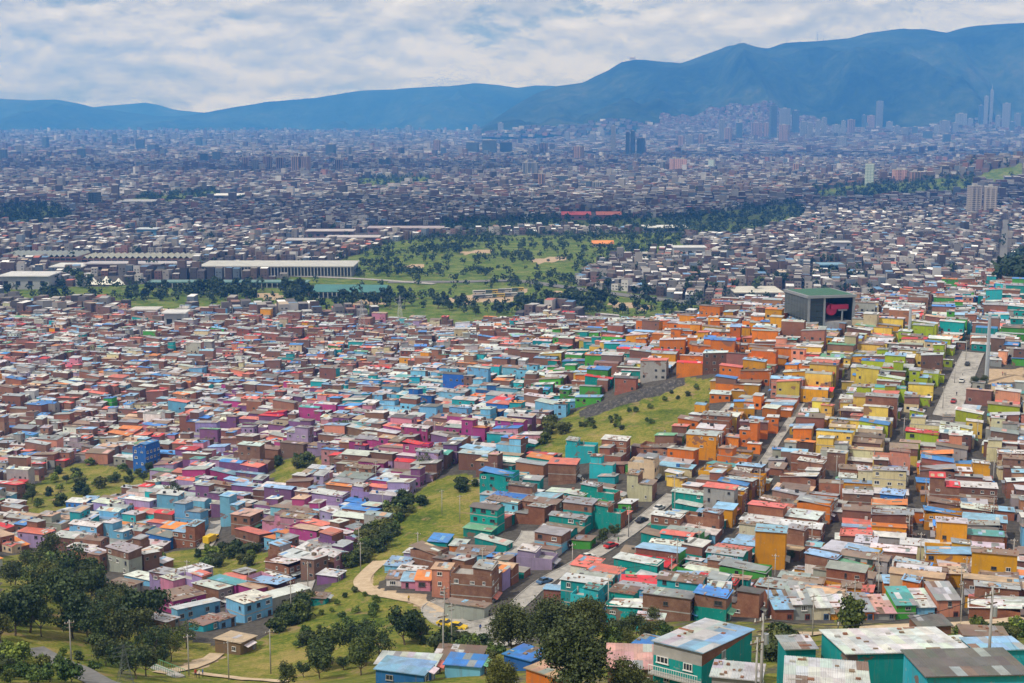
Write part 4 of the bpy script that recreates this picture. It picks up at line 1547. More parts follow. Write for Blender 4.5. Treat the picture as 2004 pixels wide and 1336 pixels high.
# ---- the many houses beyond: one mass with walls, roofs and windows
def mass_houses(hs):
    rng = np.random.default_rng(77)
    V, Q, MI, FC = [], [], [], []
    nv = 0

    def put(v, q, mi, fc):
        nonlocal nv
        V.append(v.reshape(-1, 3))
        Q.append(q.reshape(-1, 4) + nv)
        MI.append(mi.ravel())
        FC.append(fc.reshape(-1, 3))
        nv += v.reshape(-1, 3).shape[0]

    def arr(key):
        return np.array([x[key] for x in hs], float)
    # upper rooms on terraces and stepped houses become boxes of their own
    rows = []
    for h in hs:
        wc = np.array(shade_of(PAINT[h['wall']], rng, 0.15))
        if 'brick' in h['wall']:
            wc = wc * np.array([(0.8, 0.85, 0.9), (1.3, 1.05, 0.9), (1.0, 1.15, 1.25), (1.35, 1.3, 1.25), (1.0, 1.0, 1.0)][int(rng.integers(0, 5))])
        rc = np.array(shade_of(ROOF[h['roof']], rng, 0.15))
        bc = np.array(shade_of(PAINT['brick'], rng, 0.2))
        fc = [bc if c == 'b' else wc for c in h['faces']]
        L, W, hh = h['L'], h['W'], h['h']
        sl = h['slope']
        tx, ty = (0.0, sl) if h['tilt'] == 'y' else (sl, 0.0)
        c, s = math.cos(h['rot']), math.sin(h['rot'])
        if (h['type'] == 'A' or hh < 3) and hh > 4.4 and rng.random() < 0.16:
            rows.append((h, 0, 0, L + .02, W + .02, -2.5, hh - 2.35, 0, 0, fc, bc, False))
            rows.append((h, 0, 0, L, W, hh - 2.4, hh, tx, ty, [bc] * 4, rc, True))
        elif h['type'] == 'A' or hh < 3:
            rows.append((h, 0, 0, L, W, -2.5, hh, tx, ty, fc, rc, True))
        elif h['type'] == 'G':
            gs = 0.16 + 0.1 * abs(sl) / 0.12
            rows.append((h, 0, -W / 4, L, W / 2, -2.5, hh - .3, 0, gs, fc, rc, False))
            rows.append((h, 0, W / 4, L, W / 2, -2.5, hh - .3, 0, -gs, fc, rc, False))
        elif h['type'] == 'C':
            f = rng.uniform(0.4, 0.6)
            sg = 1 if rng.random() < 0.5 else -1
            l1 = L * f
            rows.append((h, sg * (L - l1) / 2, 0, l1, W, -2.5, hh, 0, sl, fc, rc, True))
            rows.append((h, -sg * l1 / 2, 0, L - l1 - .01, W - .1, -2.5, hh - 2.4, 0, sl, fc, np.array(shade_of(ROOF[pick(ROOF_MIX, rng)], rng)), True))
        else:
            rows.append((h, 0, 0, L, W, -2.5, hh - 0.9, 0, 0, fc, np.array((0.30, 0.28, 0.26)), False))
            sg = 1 if rng.random() < 0.5 else -1
            rows.append((h, sg * L * 0.24, 0.2, L * 0.46, W - .6, hh - 0.92, hh + 1.4, 0.05, 0, fc, rc, True))
    n = len(rows)
    hx = np.array([r[0]['x'] for r in rows])
    hy = np.array([r[0]['y'] for r in rows])
    hz = np.array([r[0]['z'] for r in rows])
    rt = np.array([r[0]['rot'] for r in rows])
    lx, ly, L, W, z0, z1, tx, ty = (np.array([r[i] for r in rows], float) for i in range(1, 9))
    fcs = np.array([r[9] for r in rows])          # n,4,3
    rcs = np.array([r[10] for r in rows])
    ovh = np.where(np.array([r[11] for r in rows]), 0.26, 0.06)
    C, S = np.cos(rt), np.sin(rt)

    def world(px, py, pz):
        px = px + lx[:, None]
        py = py + ly[:, None]
        return np.stack([hx[:, None] + C[:, None] * px - S[:, None] * py, hy[:, None] + S[:, None] * px + C[:, None] * py, hz[:, None] + pz], -1)
    sx = np.array([-.5, .5, .5, -.5])
    sy = np.array([-.5, -.5, .5, .5])
    px, py = L[:, None] * sx, W[:, None] * sy
    zt = z1[:, None] + tx[:, None] * px + ty[:, None] * py
    body = np.concatenate([world(px, py, np.repeat(z0[:, None], 4, 1)), world(px, py, zt)], 1)
    base = np.arange(n)[:, None, None] * 8
    q = np.array([(0, 1, 5, 4), (1, 2, 6, 5), (2, 3, 7, 6), (3, 0, 4, 7)])[None] + base
    put(body, q, np.zeros((n, 4)), fcs)
    px, py = (L + 2 * ovh)[:, None] * sx, (W + 2 * ovh)[:, None] * sy
    zr = z1[:, None] + tx[:, None] * px + ty[:, None] * py + 0.015
    rf = np.concatenate([world(px, py, zr), world(px, py, zr + 0.09)], 1)
    q = np.array([(0, 1, 5, 4), (1, 2, 6, 5), (2, 3, 7, 6), (3, 0, 4, 7), (4, 5, 6, 7)])[None] + base
    rr = np.repeat(rcs[:, None], 5, 1)
    put(rf, q, np.ones((n, 5)), rr)
    # odd sheets of another colour lying on the roofs
    for rep in range(2):
        sel = np.nonzero(rng.random(n) < 0.55)[0]
        w = rng.uniform(0.9, 2.4, len(sel))
        cx_ = rng.uniform(-.5, .5, len(sel)) * (L[sel] - w)
        l = np.minimum(W[sel] * rng.uniform(0.35, 1.0, len(sel)), W[sel])
        cy_ = rng.uniform(-.5, .5, len(sel)) * (W[sel] - l)
        p4x = cx_[:, None] + w[:, None] * sx
        p4y = cy_[:, None] + l[:, None] * sy
        pz = z1[sel][:, None] + tx[sel][:, None] * p4x + ty[sel][:, None] * p4y + 0.125 + 0.02 * rep
        p4x = p4x + lx[sel][:, None]
        p4y = p4y + ly[sel][:, None]
        v = np.stack([hx[sel][:, None] + C[sel][:, None] * p4x - S[sel][:, None] * p4y, hy[sel][:, None] + S[sel][:, None] * p4x + C[sel][:, None] * p4y, hz[sel][:, None] + pz], -1)
        cols = np.array([shade_of(ROOF[rng.choice(['rusty tin', 'grey tin', 'pale tin', 'pale tin', 'dark grey', 'tan', 'light blue', 'dusty pink'])], rng, 0.15) for _ in sel])
        q = np.arange(4)[None] + np.arange(len(sel))[:, None] * 4
        put(v, q, np.ones(len(sel)), cols)
    # tanks, blocks and bundles standing on the roofs
    sel = rng.choice(n, int(n * 1.1))
    w = rng.uniform(.15, .55, len(sel))
    hh = rng.uniform(.15, .9, len(sel))
    qx0 = rng.uniform(-.42, .42, len(sel)) * L[sel]
    qy0 = rng.uniform(-.4, .4, len(sel)) * W[sel]
    z_ = z1[sel] + tx[sel] * qx0 + ty[sel] * qy0 + .1
    px4 = qx0[:, None] + w[:, None] * sx * 2 + lx[sel][:, None]
    py4 = qy0[:, None] + w[:, None] * sy * 1.4 + ly[sel][:, None]
    wx = hx[sel][:, None] + C[sel][:, None] * px4 - S[sel][:, None] * py4
    wy = hy[sel][:, None] + S[sel][:, None] * px4 + C[sel][:, None] * py4
    lo = np.stack([wx, wy, np.repeat((hz[sel] + z_)[:, None], 4, 1)], -1)
    hi = np.stack([wx, wy, np.repeat((hz[sel] + z_ + hh)[:, None], 4, 1)], -1)
    cc = np.array([(.04, .04, .045), (.25, .24, .23), (.28, .13, .09), (.04, .13, .36), (.5, .5, .48), (.16, .12, .09)])[rng.choice(6, len(sel), p=[.2, .25, .2, .05, .15, .15])]
    put(np.concatenate([lo, hi], 1), np.array([(0, 1, 5, 4), (1, 2, 6, 5), (2, 3, 7, 6), (3, 0, 4, 7), (4, 5, 6, 7)])[None] + np.arange(len(sel))[:, None, None] * 8, np.zeros((len(sel), 5)), np.repeat(cc[:, None], 5, 1))
    # windows: front wall and street wall, storey by storey
    zb = np.where(z0 < 0, 0.0, z0)
    wp = np.array([r[0].get('win', 0.5) for r in rows])
    st = np.array([r[0].get('street', 1) for r in rows])
    for f in range(4):
        for i in range(5):
            for face in ('front', 'street'):
                ln = L if face == 'front' else W
                cnt = np.maximum(1, (ln / (2.4 if face == 'front' else 2.0)).astype(int))
                zc = zb + f * 2.55 + 1.45
                ok = (i < cnt) & (zc + 0.75 + 0.06 * ln < z1) & (rng.random(n) < (wp * 0.95 if face == 'front' else wp + 0.25))
                sel = np.nonzero(ok)[0]
                if not len(sel):
                    continue
                pos = -ln[sel] / 2 + (i + 0.5) * ln[sel] / cnt[sel] + rng.uniform(-.2, .2, len(sel))
                w = rng.uniform(0.6, 1.15, len(sel))
                hh = rng.uniform(0.65, 1.05, len(sel))
                for grow, off, dark in ((0.12, 0.03, False), (0.0, 0.055, True)):
                    a = np.array([-.5, .5, .5, -.5])[None] * (w + grow)[:, None] + pos[:, None]
                    dz = np.array([-.5, -.5, .5, .5])[None] * (hh + grow)[:, None] + zc[sel][:, None]
                    if face == 'front':
                        qx, qy = a, np.repeat((-W[sel] / 2 - off)[:, None], 4, 1)
                    else:
                        sg = st[sel][:, None]
                        qx, qy = np.repeat((L[sel] / 2 + off)[:, None], 4, 1) * sg, a * sg
                    qx = qx + lx[sel][:, None]
                    qy = qy + ly[sel][:, None]
                    v = np.stack([hx[sel][:, None] + C[sel][:, None] * qx - S[sel][:, None] * qy, hy[sel][:, None] + S[sel][:, None] * qx + C[sel][:, None] * qy, hz[sel][:, None] + dz], -1)
                    if dark:
                        cols = np.repeat(np.array([[0.03, 0.035, 0.042]]), len(sel), 0) * rng.uniform(0.6, 1.7, (len(sel), 1))
                    else:
                        cols = np.where(rng.random((len(sel), 1)) < 0.45, np.array([[0.6, 0.59, 0.57]]), np.array([[0.22, 0.2, 0.18]]))
                    put(v, np.arange(4)[None] + np.arange(len(sel))[:, None] * 4, np.full(len(sel), 2), cols)
    me = np_mesh('hillside_houses', np.concatenate(V), np.concatenate(Q), [M['paint_attr'], M['roof_attr'], M['window_attr']], np.concatenate(MI), np.concatenate(FC))
    obj('hillside_houses', me, kind='stuff', label='densely packed painted and brick houses filling the hillside and valley', cat='houses')


mass_houses(REST)
print('HOUSES', len(HAND), len(NEAR), 'farthest individual', max(h['y'] for h in BIG if not h.get('hand')))

# ---- CITY
# ------------------------------------------------------------------ the cable car station and other single buildings
def box_part(name, root, mat, *boxes, **kw):
    b = MB()
    for bx in boxes:
        b.box(*bx)
    o = obj(name, b.mesh(name, [mat]), root, **kw)
    return o


def spot(u, v, Y=None):
    """a ground spot seen in the photograph"""
    if Y is None:
        return ground_at(u, v, 1000.0 if v < 640 else 100.0)
    a, b = ray(u, v)
    return np.array([a * Y, Y, h1(a * Y, Y)])


def col_mat(name, c, rough=0.7, metal=0.0, var=0.1, sc_=0.4):
    if name not in M:
        M[name] = mat_plain(name, c, rough, 0.35, metal, var, sc_)
    return M[name]


def station():
    x, y, z = at(1580, 652, 590)
    root = empty('cable_car_station', (x, y, z), R(13), 'boxy grey glass cable car station with green roof and open hall with red drum', 'station', None)
    Wd, Dp, Ht = 21.5, 24.0, 16.0
    g = col_mat('station_glass', (0.03, 0.045, 0.05), 0.2)
    g2 = col_mat('station_mesh', (0.075, 0.095, 0.10), 0.3)
    st = col_mat('station_steel', (0.25, 0.27, 0.28), 0.5, 0.2)
    conc = M['concrete']
    green = col_mat('station_green_roof', (0.03, 0.12, 0.07), 0.6)
    red = col_mat('station_red', (0.55, 0.02, 0.08), 0.4)
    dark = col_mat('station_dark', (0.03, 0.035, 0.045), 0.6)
    # local frame: x along the open face, y away from the viewer
    box_part('plinth', root, conc, (-.3, Wd + .3, -.3, Dp, -4, 1.2))
    box_part('roof', root, st, (-.5, Wd + .5, -.5, Dp + .5, Ht - 1.1, Ht))
    rf = [o for o in root.children if o.name.startswith('roof')][0]
    for k in range(7):
        box_part('roof_panel', rf, green, (.8 + k * 2.86, .8 + k * 2.86 + 2.72, .8, Dp - .8, Ht, Ht + .12))
    for k in range(8):
        for j in range(6):
            y0 = .4 + k * 2.95
            box_part('glass_panel', root, g2 if j > 1 else g, (-.06, .1, y0, y0 + 2.85, 1.2 + j * 2.26, 1.2 + j * 2.26 + 2.2))
    box_part('side_frame', root, st, *[(-.1, .12, .3 + k * 2.95, .4 + k * 2.95, 1.2, Ht - 1.1) for k in range(9)])
    for k, xx in enumerate((0, 7.0, 20.6)):
        box_part('column', root, st, (xx, xx + .9, -.1, .8, 1.2, Ht - 1.1))
    for j in range(5):
        for k in range(2):
            box_part('glass_panel', root, g, (1.0 + k * 3.0, 3.95 + k * 3.0, .1, .3, 1.25 + j * 2.7, 1.25 + j * 2.7 + 2.6))
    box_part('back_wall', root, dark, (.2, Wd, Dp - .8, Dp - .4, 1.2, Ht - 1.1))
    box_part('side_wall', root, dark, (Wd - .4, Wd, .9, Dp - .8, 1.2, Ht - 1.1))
    box_part('platform', root, conc, (.3, Wd - .5, .4, Dp - 1, 1.2, 4.6))
    b = MB()
    b.tube((12.2, 3.0, 9.4), (12.2, 14, 9.4), 2.5, 2.5, 20)
    b.box(11.5, 19.5, 2.0, 4.0, 9.6, 11.6)
    obj('drive_housing', b.mesh('drive_housing', [red]), root)
    b = MB()
    b.tube((16.5, 1.6, 1.2), (16.5, 1.6, 9.6), .45, .4, 10)
    b.box(14.6, 18.6, 1.2, 2.0, 9.0, 9.6)
    obj('tower_support', b.mesh('tower_support', [st]), root)


station()


def cable_pylon(u, v, Y, hgt, label):
    x, y, z = spot(u, v, Y)
    root = empty('cable_car_pylon', (x, y, z), R(-20), label, 'pylon', 'cable car pylons')
    m = col_mat('pylon_paint', (0.45, 0.49, 0.53), 0.5, 0.2)
    b = MB()
    b.tube((0, 0, -2), (0, 0, hgt * .45), .85, .72, 12)
    b.tube((0, 0, hgt * .45), (0, 0, hgt), .70, .5, 12)
    obj('mast', b.mesh('mast', [m], False), root)
    box_part('crossarm', root, m, (-3.6, 3.6, -.35, .35, hgt - .2, hgt + .5), (-.5, .5, -.6, .6, hgt + .5, hgt + 1.2))
    for s in (-1, 1):
        b = MB()
        b.box(s * 3.2 - .25, s * 3.2 + .25, -2.6, 2.6, hgt + .55, hgt + .95)
        for k in range(6):
            b.tube((s * 3.2 - .35, -2.3 + k * .92, hgt + .75), (s * 3.2 + .35, -2.3 + k * .92, hgt + .75), .32, .32, 10)
        obj('sheave_train', b.mesh('sheave_train', [M['steel']]), root)
    box_part('ladder', root, M['steel'], *[(-.25, .25, -1.0, -.95, k * .6, k * .6 + .06) for k in range(int(hgt / .6))], (-.3, -.25, -1.0, -.94, 0, hgt), (.25, .3, -1.0, -.94, 0, hgt))


cable_pylon(1930, 752, 505, 24.0, 'tall grey cable car pylon standing beside the plaza')
cable_pylon(1779, 672, 575, 14.0, 'shorter cable car pylon between station and plaza')


# ---- high-rises of the plain
def tower_mat(name, wall, glass, fl, bay, vert):
    """facade of storeys and bays, laid on the wall in metres"""
    m, t, b = principled(name, 0.6, 0.4)
    tc = t.add('ShaderNodeTexCoord')
    s = t.add('ShaderNodeSeparateXYZ', ins={0: tc.outputs['Object']})
    a = t.math('ADD', s.outputs[0], s.outputs[1])
    fz = t.math('FRACT', t.math('DIVIDE', s.outputs[2], fl))
    fx = t.math('FRACT', t.math('DIVIDE', a, bay))
    wz = t.math('MULTIPLY', t.math('GREATER_THAN', fz, 0.35), t.math('LESS_THAN', fz, 0.88))
    wx = t.math('MULTIPLY', t.math('GREATER_THAN', fx, 0.18), t.math('LESS_THAN', fx, 0.72))
    f = wx if vert == 1 else wz if vert == 2 else t.math('MULTIPLY', wz, wx)
    g = t.add('ShaderNodeNewGeometry')
    sn = t.add('ShaderNodeSeparateXYZ', ins={0: g.outputs['Normal']})
    f = t.math('MULTIPLY', f, t.math('LESS_THAN', t.math('ABSOLUTE', sn.outputs[2]), 0.5))
    t.set(b, 'Base Color', t.mix(f, (*wall, 1), (*glass, 1)))
    return m


TM = {
    'white': tower_mat('tower_white', (0.28, 0.28, 0.29), (0.07, 0.09, 0.11), 3.2, 4.0, 1),
    'grey': tower_mat('tower_grey', (0.19, 0.19, 0.20), (0.08, 0.10, 0.12), 3.2, 5.0, 0),
    'brown': tower_mat('tower_brown', (0.34, 0.21, 0.16), (0.07, 0.07, 0.08), 3.0, 6.0, 1),
    'dark': tower_mat('tower_dark', (0.09, 0.13, 0.17), (0.03, 0.05, 0.07), 3.2, 5.0, 2),
    'green': tower_mat('tower_green', (0.50, 0.58, 0.53), (0.25, 0.33, 0.32), 3.0, 7.0, 2),
    'pink': tower_mat('tower_pink', (0.55, 0.34, 0.32), (0.10, 0.08, 0.09), 3.0, 5.0, 0),
    'beige': tower_mat('tower_beige', (0.34, 0.30, 0.275), (0.09, 0.085, 0.08), 2.9, 3.6, 0),
}
# photo column, row of its top, row of its foot, width in the photo, finish
TOWERS = [
    (1928, 188, 246, 9, 'grey'), (1938, 176, 246, 7, 'white'), (1918, 206, 248, 8, 'dark'), (1968, 202, 250, 17, 'grey'), (1952, 226, 250, 10, 'white'), (1990, 222, 252, 12, 'grey'), (1880, 222, 248, 24, 'white'), (1898, 232, 250, 12, 'grey'),
    (1720, 198, 250, 13, 'grey'), (1704, 226, 252, 17, 'brown'), (1690, 225, 256, 8, 'dark'), (1740, 238, 256, 14, 'grey'), (1665, 234, 262, 15, 'brown'), (1650, 236, 264, 10, 'white'), (1612, 230, 266, 9, 'white'), (1600, 236, 268, 9, 'grey'),
    (1585, 240, 266, 10, 'grey'), (1572, 238, 268, 14, 'white'), (1534, 244, 280, 22, 'brown'), (1512, 206, 274, 14, 'dark'), (1535, 212, 262, 22, 'grey'), (1556, 216, 262, 14, 'dark'), (1500, 240, 270, 13, 'brown'), (1480, 240, 270, 22, 'brown'), (1446, 240, 272, 12, 'dark'),
    (1412, 234, 276, 13, 'grey'), (1425, 250, 278, 14, 'brown'), (1372, 262, 286, 13, 'brown'), (1350, 264, 287, 16, 'grey'), (1333, 266, 288, 14, 'brown'), (1648, 268, 290, 20, 'white'), (1636, 244, 266, 18, 'white'), (1815, 256, 273, 20, 'dark'), (1852, 262, 282, 15, 'dark'),
    (1848, 236, 262, 20, 'grey'), (1832, 244, 264, 10, 'white'), (1790, 248, 264, 12, 'dark'), (1770, 250, 266, 14, 'grey'), (1755, 246, 262, 10, 'white'), (1868, 240, 262, 12, 'grey'), (1980, 238, 258, 10, 'dark'),
    (1701, 320, 364, 19, 'green'), (1905, 364, 424, 27, 'beige'), (1936, 366, 424, 27, 'beige'),
    (1320, 310, 338, 20, 'pink'), (1336, 311, 338, 16, 'pink'), (1297, 316, 336, 13, 'white'), (1392, 312, 332, 12, 'green'), (1030, 318, 346, 15, 'white'), (1047, 318, 347, 15, 'white'), (1060, 340, 372, 14, 'brown'),
    (1228, 258, 308, 9, 'dark'), (1238, 256, 308, 9, 'dark'), (1254, 270, 308, 16, 'dark'), (1200, 246, 300, 10, 'grey'), (925, 278, 302, 26, 'dark'), (958, 274, 304, 30, 'dark'), (990, 278, 302, 26, 'dark'), (855, 274, 300, 14, 'brown'), (868, 288, 304, 10, 'dark'),
    (580, 306, 342, 17, 'brown'), (599, 306, 342, 17, 'brown'), (548, 308, 338, 16, 'brown'), (524, 306, 338, 18, 'brown'), (500, 312, 338, 14, 'grey'), (482, 308, 336, 12, 'brown'), (648, 282, 308, 18, 'dark'), (664, 312, 338, 15, 'brown'), (424, 296, 318, 16, 'dark'), (400, 300, 320, 16, 'dark'),
    (186, 376, 406, 22, 'dark'), (178, 378, 406, 10, 'brown'), (1132, 286, 316, 20, 'brown'), (1064, 280, 302, 18, 'brown'), (1100, 344, 364, 25, 'dark'), (1168, 356, 374, 20, 'white'), (1152, 354, 374, 11, 'dark'), (1043, 376, 394, 9, 'white'), (1030, 376, 393, 8, 'white'), (1012, 374, 392, 8, 'white'),
    (1280, 326, 344, 16, 'grey'), (745, 310, 328, 8, 'dark'), (760, 308, 330, 8, 'dark'), (730, 312, 328, 8, 'brown'), (275, 272, 296, 18, 'dark'), (300, 282, 300, 20, 'dark'), (160, 290, 312, 16, 'dark'), (8, 292, 318, 14, 'dark'), (530, 260, 276, 10, 'grey'), (390, 268, 288, 12, 'dark'),
    (800, 246, 262, 12, 'grey'), (776, 250, 264, 10, 'grey'), (700, 258, 272, 10, 'dark'), (1110, 258, 276, 10, 'grey'), (1160, 262, 280, 14, 'grey'), (610, 268, 284, 10, 'dark'), (1400, 336, 354, 14, 'grey'), (870, 404, 424, 5, 'white'), (930, 244, 260, 10, 'grey'), (980, 240, 258, 12, 'grey'),
    (1560, 320, 342, 16, 'brown'), (1528, 338, 360, 18, 'grey'), (1440, 366, 388, 18, 'brown'), (1760, 332, 352, 26, 'pink'), (1790, 336, 354, 22, 'brown'), (450, 262, 280, 12, 'grey'), (225, 262, 284, 10, 'dark'), (340, 260, 278, 10, 'grey'), (90, 268, 292, 12, 'dark'), (40, 284, 302, 14, 'grey'), (120, 350, 368, 12, 'brown'),
]
FINISH = {'white': 'white', 'grey': 'grey', 'brown': 'brown brick', 'dark': 'dark blue-grey', 'green': 'pale green', 'pink': 'pinkish', 'beige': 'beige'}


def far_spot(u, v):
    a, b = ray(u, v)
    Y = np.geomspace(1300, 13500, 900)
    z = HM(a * Y, Y) - (CAMZ + b * Y)
    k = int(np.argmax(z > 0)) if (z > 0).any() else 899
    return a * Y[k], Y[k], float(HM([a * Y[k]], [Y[k]])[0])


def ordinal(n):
    w = ['first', 'second', 'third', 'fourth', 'fifth', 'sixth', 'seventh', 'eighth', 'ninth', 'tenth', 'eleventh', 'twelfth', 'thirteenth', 'fourteenth', 'fifteenth', 'sixteenth', 'seventeenth', 'eighteenth', 'nineteenth', 'twentieth']
    if n <= 20:
        return w[n - 1]
    tens = {2: 'twenty', 3: 'thirty', 4: 'forty', 5: 'fifty', 6: 'sixty'}[n // 10]
    return tens + '-' + w[n % 10 - 1] if n % 10 else tens[:-1] + 'ieth'


def towers():
    rng = np.random.default_rng(3)
    by = {}
    for t in sorted(TOWERS):
        by.setdefault(t[4], []).append(t)
    for u, vt, vb, wpx, fin in TOWERS:
        x, y, z = far_spot(u, vb)
        s = F / y
        hgt = at(u, vt, y)[2] - z
        w = wpx / s / 1.12
        d = w * rng.uniform(0.6, 0.95) if wpx > 9 else w
        d = min(d, 30)
        k = by[fin].index((u, vt, vb, wpx, fin)) + 1
        where = 'at the mountain foot' if y > 6500 else 'out on the city plain'
        n = len(by[fin])
        root = empty('apartment_tower', (x, y, z), R(rng.uniform(-24, 10)), 'distant %s high-rise %s, %s of its colour from the left' % (FINISH[fin], where, ordinal(k)), 'tower', 'high-rises of the plain')
        m = TM[fin]
        box_part('wall', root, m, (-w / 2, w / 2, -d / 2, d / 2, -20, hgt))
        if wpx > 12:
            box_part('bay', root, m, *[(-w / 2 + (i + .2) * w / 3, -w / 2 + (i + .8) * w / 3, -d / 2 - 1.2, -d / 2 + .2, 0, hgt * .97) for i in range(3)])
        box_part('roof', root, M['concrete'], (-w / 2 - .3, w / 2 + .3, -d / 2 - .3, d / 2 + .3, hgt, hgt + .8), (-w * .2, w * .15, -d * .25, d * .25, hgt + .8, hgt + 4.5))
        if u == 1938:
            b = MB()
            b.tube((0, 0, hgt + 4), (0, 0, hgt + 34), 1.6, .5, 8)
            obj('spire', b.mesh('spire', [M['steel']]), root)
        if u == 1512 or u == 1720:
            box_part('crown', root, TM['dark'], (-w * .3, w * .3, -d * .3, d * .3, hgt + .8, hgt + 8))


towers()


def crest_spot(u, v):
    a, b = ray(u, v)
    Y = np.linspace(9000, 10800, 500)
    z = ridge_a(a * Y, Y)
    k = int(np.argmax((z - CAMZ) / Y))
    return a * Y[k], Y[k], float(z[k])


def summit():
    x, y, z = crest_spot(1238, 116)
    root = empty('hilltop_church', (x, y, z - 4), R(10), 'tiny church with a bell tower on the saddle peak of the mountain', 'church')
    box_part('nave', root, M['frame_white'], (-22, 14, -8, 8, -6, 13))
    box_part('tower', root, M['frame_white'], (14, 22, -5, 5, -6, 26))
    b = MB()
    b.hexa([(-23, -9, 13), (13.5, -9, 13), (13.5, 9, 13), (-23, 9, 13), (-23, -.3, 19), (13.5, -.3, 19), (13.5, .3, 19), (-23, .3, 19)])
    obj('roof', b.mesh('roof', [M['brick']]), root)
    for u, v, hh, lab in ((1540, 84, 40, 'thin antenna mast on the mountain crest, left one'), (1600, 79, 60, 'thick antenna mast on the mountain crest, middle one'), (1612, 78, 42, 'thin antenna mast on the mountain crest, beside the thick one'), (1448, 88, 34, 'thin antenna mast on the rounded mountain top')):
        x, y, z = crest_spot(u, v)
        root = empty('antenna_mast', (x, y, z - 3), 0.3, lab, 'antenna', 'masts on the mountain crest')
        b = MB()
        b.tube((0, 0, -4), (0, 0, hh), 2.2, .8, 6)
        obj('mast', b.mesh('mast', [M['steel']]), root)
        box_part('platform', root, M['steel'], (-5, 5, -2, 2, hh * .72, hh * .75), (-4, 4, -2, 2, hh * .86, hh * .88))


summit()


# ---- low buildings round the park
def hall(u0, u1, vb, vt, depth, label, name, wallc, roofc, cols=0, rot=0.0, cat='building', ridge=0.0, teeth=0, roofname='roof'):
    p0, p1 = spot(u0, vb), spot(u1, vb)
    L = float(np.hypot(*(p1 - p0)[:2]))
    ang = math.atan2(p1[1] - p0[1], p1[0] - p0[0]) + R(rot)
    um = (u0 + u1) / 2
    ym = (p0[1] + p1[1]) / 2
    hgt = at(um, vt, ym)[2] - h1((p0[0] + p1[0]) / 2, ym)
    root = empty(name, p0, ang, label, cat)
    wm, rm = col_mat('hall_' + name + str(int(u0)), wallc), col_mat('hallroof_' + name + str(int(u0)), roofc, 0.5, 0, 0.15, 0.1)
    box_part('wall', root, wm, (0, L, 0, depth, -3, hgt - .4))
    b = MB()
    if teeth:
        n = teeth
        for k in range(n):
            a, c = k * L / n, (k + 1) * L / n - .05
            m_ = (a + c) / 2
            rb = MB()
            rb.hexa([(a, -.6, hgt - .4), (m_, -.6, hgt + ridge - .4), (m_, depth + .6, hgt + ridge - .4), (a, depth + .6, hgt - .4), (a, -.6, hgt - .1), (m_, -.6, hgt + ridge - .1), (m_, depth + .6, hgt + ridge - .1), (a, depth + .6, hgt - .1)])
            rb.hexa([(m_ + .01, -.6, hgt + ridge - .4), (c, -.6, hgt - .4), (c, depth + .6, hgt - .4), (m_ + .01, depth + .6, hgt + ridge - .4), (m_ + .01, -.6, hgt + ridge - .1), (c, -.6, hgt - .1), (c, depth + .6, hgt - .1), (m_ + .01, depth + .6, hgt + ridge - .1)])
            rb.box(a + .3, c - .3, -.2, -.02, hgt * .25, hgt * .7, 1)
            obj('gable', rb.mesh('gable', [rm, M['glass']]), root)
    elif ridge:
        for s0, s1, z0, z1 in ((-1.5, depth / 2, 0, ridge), (depth / 2 + .02, depth + 1.5, ridge, 0)):
            rb = MB()
            rb.hexa([(-1, s0, hgt + z0 - .4), (L + 1, s0, hgt + z0 - .4), (L + 1, s1, hgt + z1 - .4), (-1, s1, hgt + z1 - .4), (-1, s0, hgt + z0), (L + 1, s0, hgt + z0), (L + 1, s1, hgt + z1), (-1, s1, hgt + z1)])
            obj(roofname, rb.mesh('roof', [rm]), root)
    else:
        box_part(roofname, root, rm, (-1.5, L + 1.5, -2.0, depth + 1.5, hgt - .4, hgt + .5))
    if cols:
        for k in range(cols):
            xx = (k + .5) * L / cols
            if k == 0:
                cb = MB()
                cb.box(-.35, .35, -1.9, -1.2, -2, hgt - .42)
                cm = cb.mesh('column', [M['concrete']])
                gb = MB()
                gb.box(.5, L / cols - .5, -.12, -.01, 1.0, hgt - 1.6)
                gm = gb.mesh('window', [M['glass']])
            obj('column', cm, root, loc=(xx, 0, 0))
            if k < cols - 1:
                obj('window', gm, root, loc=(xx, 0, 0))
    else:
        n = max(2, int(L / 9))
        gb = MB()
        gb.box(-2.0, 2.0, -.15, -.01, hgt * .3, hgt * .62)
        gm = gb.mesh('window', [M['glass']])
        if not teeth:
            for k in range(min(n, 14)):
                obj('window', gm, root, loc=((k + .5) * L / min(n, 14), 0, 0))
    return root


BUILT = []


def built(u0, u1, vb, vt, *a, **k):
    BUILT.append([(u0 - 6, vt - 6), (u1 + 6, vt - 6), (u1 + 6, vb + 3), (u0 - 6, vb + 3)])
    return hall(u0, u1, vb, vt, *a, **k)


WHT, BRK = (0.66, 0.66, 0.64), (0.27, 0.15, 0.12)
built(392, 690, 541, 521, 50, 'long white-roofed exhibition hall with a row of pale columns beside the park', 'exhibition_hall', (0.16, 0.19, 0.22), (0.46, 0.46, 0.43), cols=46)
built(292, 600, 563, 552, 14, 'low teal-roofed arcade stretching along the green strip', 'market_arcade', (0.14, 0.15, 0.19), (0.11, 0.22, 0.21), cols=30)
built(612, 752, 583, 570, 36, 'teal-roofed terminal hall with sloping ridge next to the park', 'terminal_hall', (0.13, 0.15, 0.17), (0.05, 0.17, 0.165), cols=16, rot=-4, ridge=4)
built(0, 150, 512, 502, 50, 'pale saw-toothed sheds on the far left edge of the park', 'sawtooth_shed', BRK, (0.30, 0.33, 0.31), teeth=14, ridge=2.6)
built(160, 372, 514, 505, 40, 'brick sheds with zigzag cream gables behind the tents', 'zigzag_shed', BRK, (0.40, 0.40, 0.33), teeth=18, ridge=2.6)
